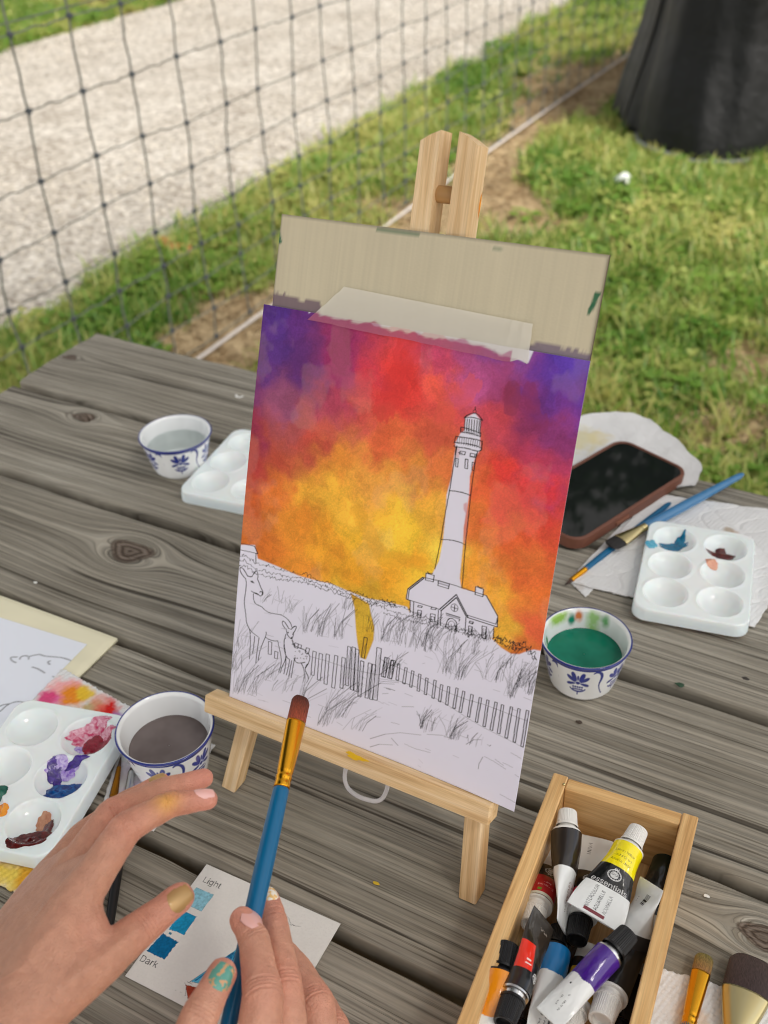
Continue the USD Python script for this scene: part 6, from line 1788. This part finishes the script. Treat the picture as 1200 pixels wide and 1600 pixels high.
tube("white crimson banded tube with black cap, beneath the lemon yellow tube", at(901, 1470, .0280), at(934, 1310, .0190), 0.0092, crimson, CAP_BLACK, 1, 0.0068, 0.0150, flatw=1.5, seed=3, shoulder=CAP_WHITE)
tube("red banded tube with white cap against the left wall of the box", at(829, 1447, .0300), at(871, 1325, .0160), 0.0088, redt, CAP_WHITE, 1, 0.0068, 0.0135, up=(0.25, 0, 1), flatw=1.3, seed=4)
tube("white tube on its edge with a pointed crimp along the right wall of the box", at(968, 1525, .0130), at(1018, 1380, .0490), 0.0098, plainw, CAP_BLACK, 1, 0.0064, 0.0130, up=(-0.8, -0.35, 0.5), flatw=1.35, seed=5)
tube("black tube with a large white cap at the near right of the box", at(938, 1596, .0330), at(1003, 1425, .0190), 0.0096, blackt, CAP_WHITE, 1, 0.0076, 0.0150, up=(-0.2, 0, 1), flatw=1.2, seed=6)
tube("tube with blue shoulder and crumpled white body beneath the black and red tube", at(873, 1452, .0190), at(838, 1640, .0280), 0.0088, bluet, CAP_BLACK, 1, 0.0064, 0.0130, up=(0.9, 0, 0.6), flatw=1.35, seed=7)
tube("orange tube with black cap at the near left of the box", at(794, 1476, .0470), at(752, 1660, .0390), 0.0088, oranget, CAP_BLACK, 1, 0.0068, 0.0145, up=(0.1, 0, 1), flatw=1.45, seed=8)
tube("ochre tube with a white cap lying beside the black tube, at the near edge", at(884, 1612, .0270), at(936, 1480, .0100), 0.0090, ochre, CAP_WHITE, 1, 0.0074, 0.0150, flatw=1.25, seed=9)
tube("violet tube with black cap lying across the others near the right wall", at(983, 1458, .0490), at(856, 1592, .0420), 0.0080, purple, CAP_BLACK, 1, 0.0068, 0.0145, up=(-0.15, -0.25, 1), flatw=1.02, seed=10, shoulder=SILVER)
tube("black and red tube with black cap and dark crumpled tail at the near left", at(787, 1600, .0500), at(850, 1434, .0450), 0.0076, blackred, CAP_BLACK, 1, 0.0066, 0.0150, up=(0.75, -0.2, 0.65), flatw=1.30, seed=11, shoulder=SILVER)
tube("dark green tube lying deep in the far right corner of the box", at(1050, 1318, .0110), at(1010, 1440, .0100), 0.0082, green, CAP_BLACK, 1, 0.0062, 0.0120, flatw=1.3, seed=12)
for cu, cv, tu, tv, lab in ((860, 1560, 905, 1400, "middle"), (960, 1640, 985, 1500, "right"), (800, 1640, 848, 1480, "left")):  # added black tubes on the floor, to deepen the dark inside the box
    tube("added black tube darkening the box bottom" + {"middle": ", beneath the crimson banded one", "right": ", beneath the white capped black tube", "left": ", beneath the orange tube"}[lab], at(cu, cv, .0105), at(tu, tv, .0095), 0.0062, blackt, CAP_BLACK, 1, 0.0058, 0.0120, flatw=1.5, seed=20 + cu % 7)

# ------------------------------------------------------------------ the painter's two hands
SKIN = mat("skin", {"a": ("attribute", {"attribute": "col"}), "g": ("geometry", {}), "n": ("noise_texture", {"scale": 190.0, "detail": 4.0}), "v": ("voronoi_texture", {"scale": 1150.0, "feature": "f1"}),
                    "n2": ("noise_texture", {"scale": 1100.0, "detail": 3.0}), "r": ("rgb_ramp", {"ramp": [(0.3, (0.90, 0.86, 0.85)), (0.7, (1.07, 1.06, 1.05))]}), "x": ("mix", {"mix_type": "multiply", "fac": 1.0}),
                    "h": ("math", {"math_type": "multiply_add", "value2": 0.5}), "b": ("bump", {"strength": 0.75, "distance": 0.0008}),
                    "p": ("principled_bsdf", {"roughness": 0.46, "specular_ior_level": 0.42, "subsurface_weight": 0.14, "subsurface_scale": 0.003, "subsurface_radius": (1.0, 0.35, 0.2)})},
           [("g.position", "n.vector"), ("g.position", "v.vector"), ("g.position", "n2.vector"), ("n.fac", "r.fac"), ("a.color", "x.color1"), ("r.color", "x.color2"), ("x.color", "p.base_color"),
            ("v.distance", "h.value1"), ("n2.fac", "h.value3"), ("h.value", "b.height"), ("b.normal", "p.normal")])
MM = 1000.0


def hull(*balls):
    """balls: (point in metres, radius in metres)."""
    return m3.Manifold.batch_hull([m3.Manifold.sphere(r * MM, 28).translate([float(c) for c in (np.asarray(p) - HC) * MM]) for p, r in balls])


def chain(js):
    out = []
    for k, (a, b) in enumerate(zip(js[:-1], js[1:])):            # each bone a little slimmer between its joints
        mid = (0.5 * (a[0] + b[0]), 0.5 * (a[1] + b[1]) * 0.955)
        out += [hull(a, mid), hull(mid, b)]
    return out


def hand_mesh(parts, iters=16, step=2.4):
    m = m3.Manifold.batch_boolean(parts, m3.OpType.Add).refine_to_length(step)
    mm = m.to_mesh()
    t = trimesh.Trimesh(mm.vert_properties[:, :3], mm.tri_verts, process=True)
    trimesh.smoothing.filter_taubin(t, lamb=0.55, nu=0.53, iterations=iters)
    t.vertices = np.asarray(t.vertices) / MM + HC
    for _ in range(2):                                              # finer, for creases and tendons
        v_, f_ = trimesh.remesh.subdivide_loop(t.vertices, t.faces, iterations=1)
        t = trimesh.Trimesh(v_, f_, process=False)
    return t


def tendons(t, lines, out):
    """Raises low ridges along the back of the hand; lines: (from, to, height, half width)."""
    v = np.array(t.vertices); n_ = np.array(t.vertex_normals)
    face = np.clip(n_ @ (out / np.linalg.norm(out)), 0, 1)
    up = np.zeros(len(v))
    for a, b, h, w in lines:
        L_ = np.linalg.norm(b - a); ax = (b - a) / L_
        s = (v - a) @ ax
        d = np.linalg.norm(v - a - s[:, None] * ax - n_ * 0.0, axis=1)
        side = np.cross(ax, out / np.linalg.norm(out)); side /= np.linalg.norm(side)
        up += h * np.exp(-(((v - a) @ side) / w) ** 2) * np.clip(s / (0.25 * L_), 0, 1) * np.clip((L_ * 1.05 - s) / (0.2 * L_), 0, 1) * (d < 0.03) * face
    fine = (fbm(v * 700, 2, 3) - 0.5) * 0.00016 + (fbm(v * 220, 2, 9) - 0.5) * 0.00045
    t.vertices = v + n_ * (up + fine)[:, None]
    return t


def creases(t, lines):
    """Presses skin creases across the joints; lines: (point, along, across, depth, half length)."""
    v = np.array(t.vertices); nrm = np.array(t.vertex_normals)
    for p, ax, ac, dpt, half in lines:
        d = v - p
        s, w = d @ ax, d @ ac
        lift = dpt * np.exp(-(s / 0.00062) ** 2) * np.exp(-(w / half) ** 4) * (np.linalg.norm(d, axis=1) < 0.016)
        v -= nrm * lift[:, None]
    t.vertices = v
    return t


def skin_colour(t, tips, knuckles, base):
    v = np.asarray(t.vertices)
    c = np.tile(np.array(base), (len(v), 1))
    for p, r in tips:
        w = np.exp(-(np.linalg.norm(v - p, axis=1) / r) ** 2)[:, None] * 0.75
        c = c * (1 - w) + w * np.array(lin(206, 136, 120))
    for p, r in knuckles:
        w = np.exp(-(np.linalg.norm(v - p, axis=1) / r) ** 2)[:, None] * 0.6
        c = c * (1 - w) + w * np.array(lin(196, 128, 108))
    n_ = fbm(v * 60, 3, 5)[:, None]
    return c * (0.92 + 0.16 * n_)


def nail(t, centre, along, out, length, width, material, parent, label=None, tip_round=0.9):
    """A nail plate laid on the finger: along points to the fingertip, out is the way the nail faces."""
    along = along / np.linalg.norm(along)
    out = out - along * (out @ along); out /= np.linalg.norm(out)
    ac = np.cross(along, out)
    v, nn = np.asarray(t.vertices), np.asarray(t.vertex_normals)
    d = v - centre
    sel = (np.abs(d @ along) < length) & (np.abs(d @ ac) < width) & (d @ out > -0.009) & (nn @ out > 0.05) & (np.linalg.norm(d, axis=1) < 0.016)
    P2, hgt = np.column_stack([d @ along, d @ ac])[sel], (d @ out)[sel]
    tree = cKDTree(P2)
    ns, nt = 18, 15
    s, w = np.meshgrid(np.linspace(-1, 1, ns), np.linspace(-1, 1, nt))
    ends = np.sqrt(np.clip(1 - np.abs(s) ** 3.2 * 0.55, 0, 1))
    a_, c_ = s * length / 2, w * width / 2 * ends
    dd, ii = tree.query(np.column_stack([a_.ravel(), c_.ravel()]), k=6)
    wt = 1 / (dd + 2e-4); h_ = ((hgt[ii] * wt).sum(1) / wt.sum(1)).reshape(s.shape)
    A_ = np.column_stack([np.ones(s.size), a_.ravel(), c_.ravel(), a_.ravel() ** 2, c_.ravel() ** 2])
    k = np.linalg.lstsq(A_, h_.ravel(), rcond=None)[0]
    h_ = (A_ @ k).reshape(s.shape) * 0.85 + h_ * 0.15 + 0.00045 - 0.0005 * np.abs(w) ** 4 - 0.0004 * np.clip(-s, 0, 1) ** 4
    top = centre + a_.reshape(-1, 1) * along + c_.reshape(-1, 1) * ac + h_.reshape(-1, 1) * out
    V, F = slab(top, ns, nt, out, 0.0006)
    if np.dot(np.cross(V[1] - V[0], V[ns] - V[0]), out) < 0:
        F = F[:, ::-1]
    obj("fingernail", (V, F), material, parent, smooth=True, label=label)


def polish(name, c1, c2, rough, scale=700, sharp=(0.45, 0.55)):
    return mat(name, {"g": ("geometry", {}), "n": ("noise_texture", {"scale": float(scale), "detail": 2.0}), "r": ("rgb_ramp", {"ramp": [(sharp[0], c1), (sharp[1], c2)]}),
                      "p": ("principled_bsdf", {"roughness": rough, "coat_weight": 0.6, "coat_roughness": 0.1})}, [("g.position", "n.vector"), ("n.fac", "r.fac"), ("r.color", "p.base_color")])


N_GOLD = mat("gold_polish", {"p": ("principled_bsdf", {"base_color": lin(176, 142, 92), "roughness": 0.45, "metallic": 0.35, "coat_weight": 0.2})}, [])
N_BARE = plain("bare_nail", lin(222, 172, 164), 0.28, coat=0.5)
N_TEAL = polish("teal_polish", lin(196, 150, 104), lin(84, 150, 134), 0.32, 330, (0.40, 0.44))
N_PATCH = polish("white_gold_polish", lin(232, 190, 120), lin(236, 230, 214), 0.3, 520)
BASE = lin(184, 136, 112)  # left hand: darker skin than the right, shade put into its colour
person = thing("person", "painter's two hands reaching in from below, one holding the blue brush", "person", (0.62, -0.66, TABLE))
VIEW = lambda u, v: -ray(u, v) / np.linalg.norm(ray(u, v))

# ---- left hand, hovering with the fingers stretched out
HC = dep(120, 1420, 0.48)
imcp, ipip, idip, itip = (dep(117, 1412, .478), .0108), (dep(197, 1293, .494), .0080), (dep(264, 1257, .507), .0067), (dep(324, 1249, .516), .0052)
mmcp, mpip, mdip, mtip = (dep(98, 1385, .503), .0108), (dep(176, 1271, .515), .0080), (dep(254, 1235, .534), .0066), (dep(318, 1216, .545), .0052)
rmcp, rpip, rdip, rtip = (dep(76, 1378, .527), .0102), (dep(128, 1306, .553), .0074), (dep(198, 1252, .570), .0062), (dep(252, 1222, .580), .0050)
pmcp, ppip, pdip, ptip = (dep(58, 1392, .548), .0092), (dep(92, 1345, .572), .0064), (dep(126, 1318, .588), .0055), (dep(152, 1296, .598), .0045)
tcmc, tmcp, tip_, ttip = (dep(62, 1566, .452), .0155), (dep(150, 1506, .468), .0115), (dep(226, 1446, .487), .0086), (dep(281, 1402, .500), .0072)
web = (dep(138, 1462, .474), .0085)
wrad, wuln = (dep(22, 1588, .448), .0170), (dep(-22, 1536, .487), .0165)
f1, f2 = (dep(-170, 1800, .405), .0215), (dep(-215, 1745, .450), .0205)
f3, f4 = (dep(-420, 2130, .34), .030), (dep(-460, 2090, .38), .030)
parts = chain([imcp, ipip, idip, itip]) + chain([mmcp, mpip, mdip, mtip]) + chain([rmcp, rpip, rdip, rtip]) + chain([pmcp, ppip, pdip, ptip]) + chain([tcmc, tmcp, tip_, ttip])
parts += [hull(wrad, wuln, imcp, mmcp), hull(wrad, wuln, mmcp, rmcp), hull(wuln, rmcp, pmcp, wrad), hull(wrad, tcmc, imcp), hull(tcmc, imcp, web), hull(tcmc, tmcp, web), hull(imcp, web, (dep(150, 1480, .471), .009)), hull(wrad, wuln, f1, f2), hull(f1, f2, f3, f4), hull(wrad, tcmc, tmcp), hull(imcp, mmcp, (0.5 * imcp[0] + 0.5 * ipip[0], .0078)), hull(mmcp, rmcp, (0.6 * mmcp[0] + 0.4 * mpip[0], .0085))]
lh = hand_mesh(parts)
uv = VIEW(200, 1350)


def cross_line(a, b, depth=0.0005, off=0.0):
    ax = (b[0] - a[0]) / np.linalg.norm(b[0] - a[0]); ac = np.cross(ax, uv); ac /= np.linalg.norm(ac)
    return (a[0] + ax * off + np.cross(ac, ax) * a[1] * 0.9, ax, ac, depth, a[1] * 0.9)


lines = []
for a, b in ((ipip, idip), (mpip, mdip), (idip, itip), (tip_, ttip)):
    lines += [cross_line(a, b, .0006, o) for o in (-.0026, -.0008, .0010, .0028)]
lh = tendons(lh, [(wrad[0] * .4 + wuln[0] * .6, imcp[0], .0011, .0032), (wrad[0] * .3 + wuln[0] * .7, mmcp[0], .0012, .0030), (wuln[0], rmcp[0], .0010, .0030), (tcmc[0], tip_[0], .0010, .0030)], VIEW(60, 1480))
lh = creases(lh, lines)
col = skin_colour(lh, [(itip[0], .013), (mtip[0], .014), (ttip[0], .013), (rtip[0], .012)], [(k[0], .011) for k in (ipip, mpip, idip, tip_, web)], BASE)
q_ = dep(262, 1250, .500)
w_ = np.exp(-(np.linalg.norm(np.asarray(lh.vertices) - q_, axis=1) / .0065) ** 2)[:, None] * .8
col = col * (1 - w_) + w_ * np.array(lin(214, 160, 70))
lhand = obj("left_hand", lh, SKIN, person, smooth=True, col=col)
lhand.loc = person.loc
ax_ = ttip[0] - tip_[0]
nail(lh, ttip[0] + ax_ / np.linalg.norm(ax_) * -0.0024, ax_, VIEW(281, 1400) + 0.22 * RIGHT + 0.05 * UP, 0.0135, 0.0108, N_GOLD, lhand, "gold painted thumbnail")
ax_ = itip[0] - idip[0]
nail(lh, itip[0] - ax_ / np.linalg.norm(ax_) * 0.0022, ax_, UP * 1.0 + 0.45 * VIEW(325, 1240), 0.0100, 0.0080, N_BARE, lhand)
ax_ = rtip[0] - rdip[0]
nail(lh, rtip[0] - ax_ / np.linalg.norm(ax_) * 0.0018, ax_, UP + 0.5 * VIEW(250, 1215), 0.0095, 0.0078, N_GOLD, lhand)

# ---- right hand, closed round the brush
HC = dep(420, 1520, 0.49)
i3, i2, i1, i0 = (dep(379, 1438, .5085), .0066), (dep(397, 1468, .500), .0077), (dep(411, 1553, .474), .0096), (dep(398, 1700, .462), .0125)
m3_, m2, m1, m0 = (dep(420, 1404, .5360), .0056), (dep(428, 1434, .526), .0066), (dep(446, 1538, .494), .0084), (dep(452, 1700, .478), .0125)
r3, r2, r1, r0 = (dep(448, 1488, .556), .0062), (dep(466, 1514, .546), .0075), (dep(494, 1567, .522), .0094), (dep(508, 1710, .503), .0122)
p3, p2, p1, p0 = (dep(492, 1548, .568), .0056), (dep(508, 1570, .558), .0064), (dep(524, 1606, .538), .0080), (dep(545, 1715, .512), .0105)
t3, t2, t1, t0 = (dep(347, 1521, .478), .0070), (dep(311, 1590, .462), .0088), (dep(276, 1690, .450), .0115), (dep(330, 1830, .448), .0160)
wr1, wr2 = (dep(420, 1960, .430), .018), (dep(500, 1950, .445), .018)
parts = chain([i3, i2, i1, i0]) + chain([m3_, m2, m1, m0]) + chain([r3, r2, r1, r0]) + chain([p3, p2, p1, p0]) + chain([t3, t2, t1, t0])
parts += [hull(i0, m0, wr1), hull(m0, r0, wr1, wr2), hull(r0, p0, wr2), hull(t0, i0, wr1), hull(t1, t0, i0), hull(wr1, wr2, (dep(480, 2300, .40), .026), (dep(560, 2300, .41), .026))]
rh = hand_mesh(parts, step=2.2, iters=14)
uv = VIEW(420, 1500)
lines = []
for a, b in ((i1, i2), (m1, m2), (r1, r2), (p1, p2)):
    lines += [cross_line(a, b, .0007, o) for o in (-.0030, -0.0010, .0008, .0026)]
for a, b in ((i2, i3), (m2, m3_), (t2, t3)):
    lines += [cross_line(a, b, .0005, o) for o in (-.0016, .0002, .0018)]
rh = tendons(rh, [(i1[0] * .5 + i0[0] * .5, i2[0], .0004, .003), (m1[0] * .5 + m0[0] * .5, m2[0], .0004, .003)], VIEW(420, 1540))
rh = creases(rh, lines)
col = skin_colour(rh, [(i3[0], .011), (m3_[0], .009), (t3[0], .011)], [(k[0], .010) for k in (i1, m1, r1, p1, m2)], lin(198, 148, 124))
rhand = obj("right_hand", rh, SKIN, person, smooth=True, col=col)
rhand.loc = person.loc
ax_ = i3[0] - i2[0]
nail(rh, i3[0] + 0.0022 * RIGHT + 0.0004 * UP, 0.75 * RIGHT - 0.62 * UP + 0.25 * FWD, VIEW(385, 1430) + 0.22 * RIGHT + 0.22 * UP, 0.0108, 0.0104, N_BARE, rhand)
ax_ = m3_[0] - m2[0]
nail(rh, m3_[0] - ax_ / np.linalg.norm(ax_) * 0.0008, ax_, VIEW(420, 1400) + 0.3 * RIGHT, 0.0105, 0.0080, N_PATCH, rhand, "white and orange patterned fingernail")
ax_ = t3[0] - t2[0]
nail(rh, t3[0] - ax_ / np.linalg.norm(ax_) * 0.0040, ax_, VIEW(345, 1530) + 0.12 * RIGHT, 0.0128, 0.0108, N_TEAL, rhand, "teal thumbnail with a gold leaf pattern")

# ------------------------------------------------------------------ trees round the yard: they shade the table, and the phone and the cups mirror them
BARK = plain("bark", lin(92, 80, 68), 0.9, bump=0.6, bscale=40, var=0.3, vscale=9)
CROWN = mat("tree_leaves", {"g": ("geometry", {}), "r": ("rgb_ramp", {"ramp": [(0, lin(44, 74, 28)), (0.5, lin(66, 100, 36)), (1, lin(96, 126, 48))]}),
                            "d": ("diffuse_bsdf", {}), "t": ("translucent_bsdf", {}), "m": ("mix_closure", {"fac": 0.3})},
            [("g.random_per_island", "r.fac"), ("r.color", "d.color"), ("r.color", "t.color"), ("d.BSDF", "m.closure1"), ("t.BSDF", "m.closure2")], surface="m.closure")


def tree(name, label, base, crown_c, radii, clusters, leaves, leaf, seed, trunk_r=0.16, spread=0.55):
    r = np.random.default_rng(seed)
    base, crown_c, radii = np.array(base, float), np.array(crown_c, float), np.array(radii, float)
    t = thing(name, label, "tree", base)
    pts = [base + (crown_c - base) * s + np.array([0.1 * math.sin(3 * s + seed), 0.1 * math.cos(4 * s + seed), 0]) * s for s in np.linspace(0, 1, 8)]
    obj("trunk", sweep(pts, np.linspace(trunk_r * 1.25, trunk_r * 0.35, 8), 14), BARK, t, smooth=True)
    u = r.normal(size=(clusters, 3)); u /= np.linalg.norm(u, axis=1, keepdims=True)
    C = crown_c + u * radii * (r.uniform(0.25, 1, (clusters, 1)) ** 0.5)
    for k in range(6):
        c = C[k]
        st = pts[4 + k % 4]
        md = (st + c) / 2 + [0, 0, 0.25]
        obj("limb", sweep([st, md, c], [trunk_r * 0.4, trunk_r * 0.25, trunk_r * 0.08], 8), BARK, t, smooth=True)
    n = clusters * leaves
    ctr = np.repeat(C, leaves, 0) + r.normal(size=(n, 3)) * spread * np.array([1, 1, 0.7])
    a = r.normal(size=(n, 3)); a /= np.linalg.norm(a, axis=1, keepdims=True)
    nn = r.normal(size=(n, 3)) + [0, 0, 1.2]; nn -= a * (nn * a).sum(1, keepdims=True); nn /= np.linalg.norm(nn, axis=1, keepdims=True)
    b = np.cross(nn, a)
    s = leaf * r.uniform(0.6, 1.3, (n, 1))
    V = np.stack([ctr - a * s, ctr + b * s * 0.55 + nn * s * .15, ctr + a * s, ctr - b * s * 0.55 + nn * s * .15], 1).reshape(-1, 3)
    k = np.arange(n)[:, None] * 4
    F = np.vstack([k + [0, 1, 2], k + [0, 2, 3]])
    obj("crown", (V, F), CROWN, t, smooth=False)


tree("shade_tree", "broad leafy tree right of the table, its crown shading the table from the sun", (6.6, -2.6, 0), (5.0, -1.2, 7.4), (2.4, 2.4, 1.2), 32, 260, 0.085, 3, 0.17, 0.42)
tree("shade_tree", "broad leafy tree across the drive on the left, behind the painter", (-5.4, -3.4, 0), (-3.4, -1.4, 6.6), (2.5, 2.5, 1.6), 60, 260, 0.10, 4, 0.17, 0.5)
tree("yard_tree", "tall dark tree far beyond the black cover, mirrored in the phone", (1.2, 13.0, 0), (1.0, 12.8, 6.2), (3.6, 2.6, 4.4), 90, 260, 0.16, 5, 0.22, 0.75)
tree("yard_tree", "tall dark tree across the drive, leftmost of the trees mirrored in the phone", (-5.6, 12.6, 0), (-5.4, 12.4, 5.8), (3.4, 2.6, 4.2), 80, 260, 0.16, 6, 0.22, 0.75)
tree("yard_tree", "tall dark tree at the right end of the yard, mirrored in the phone", (7.4, 11.6, 0), (7.2, 11.4, 5.6), (3.2, 2.6, 4.0), 80, 260, 0.16, 7, 0.22, 0.75)
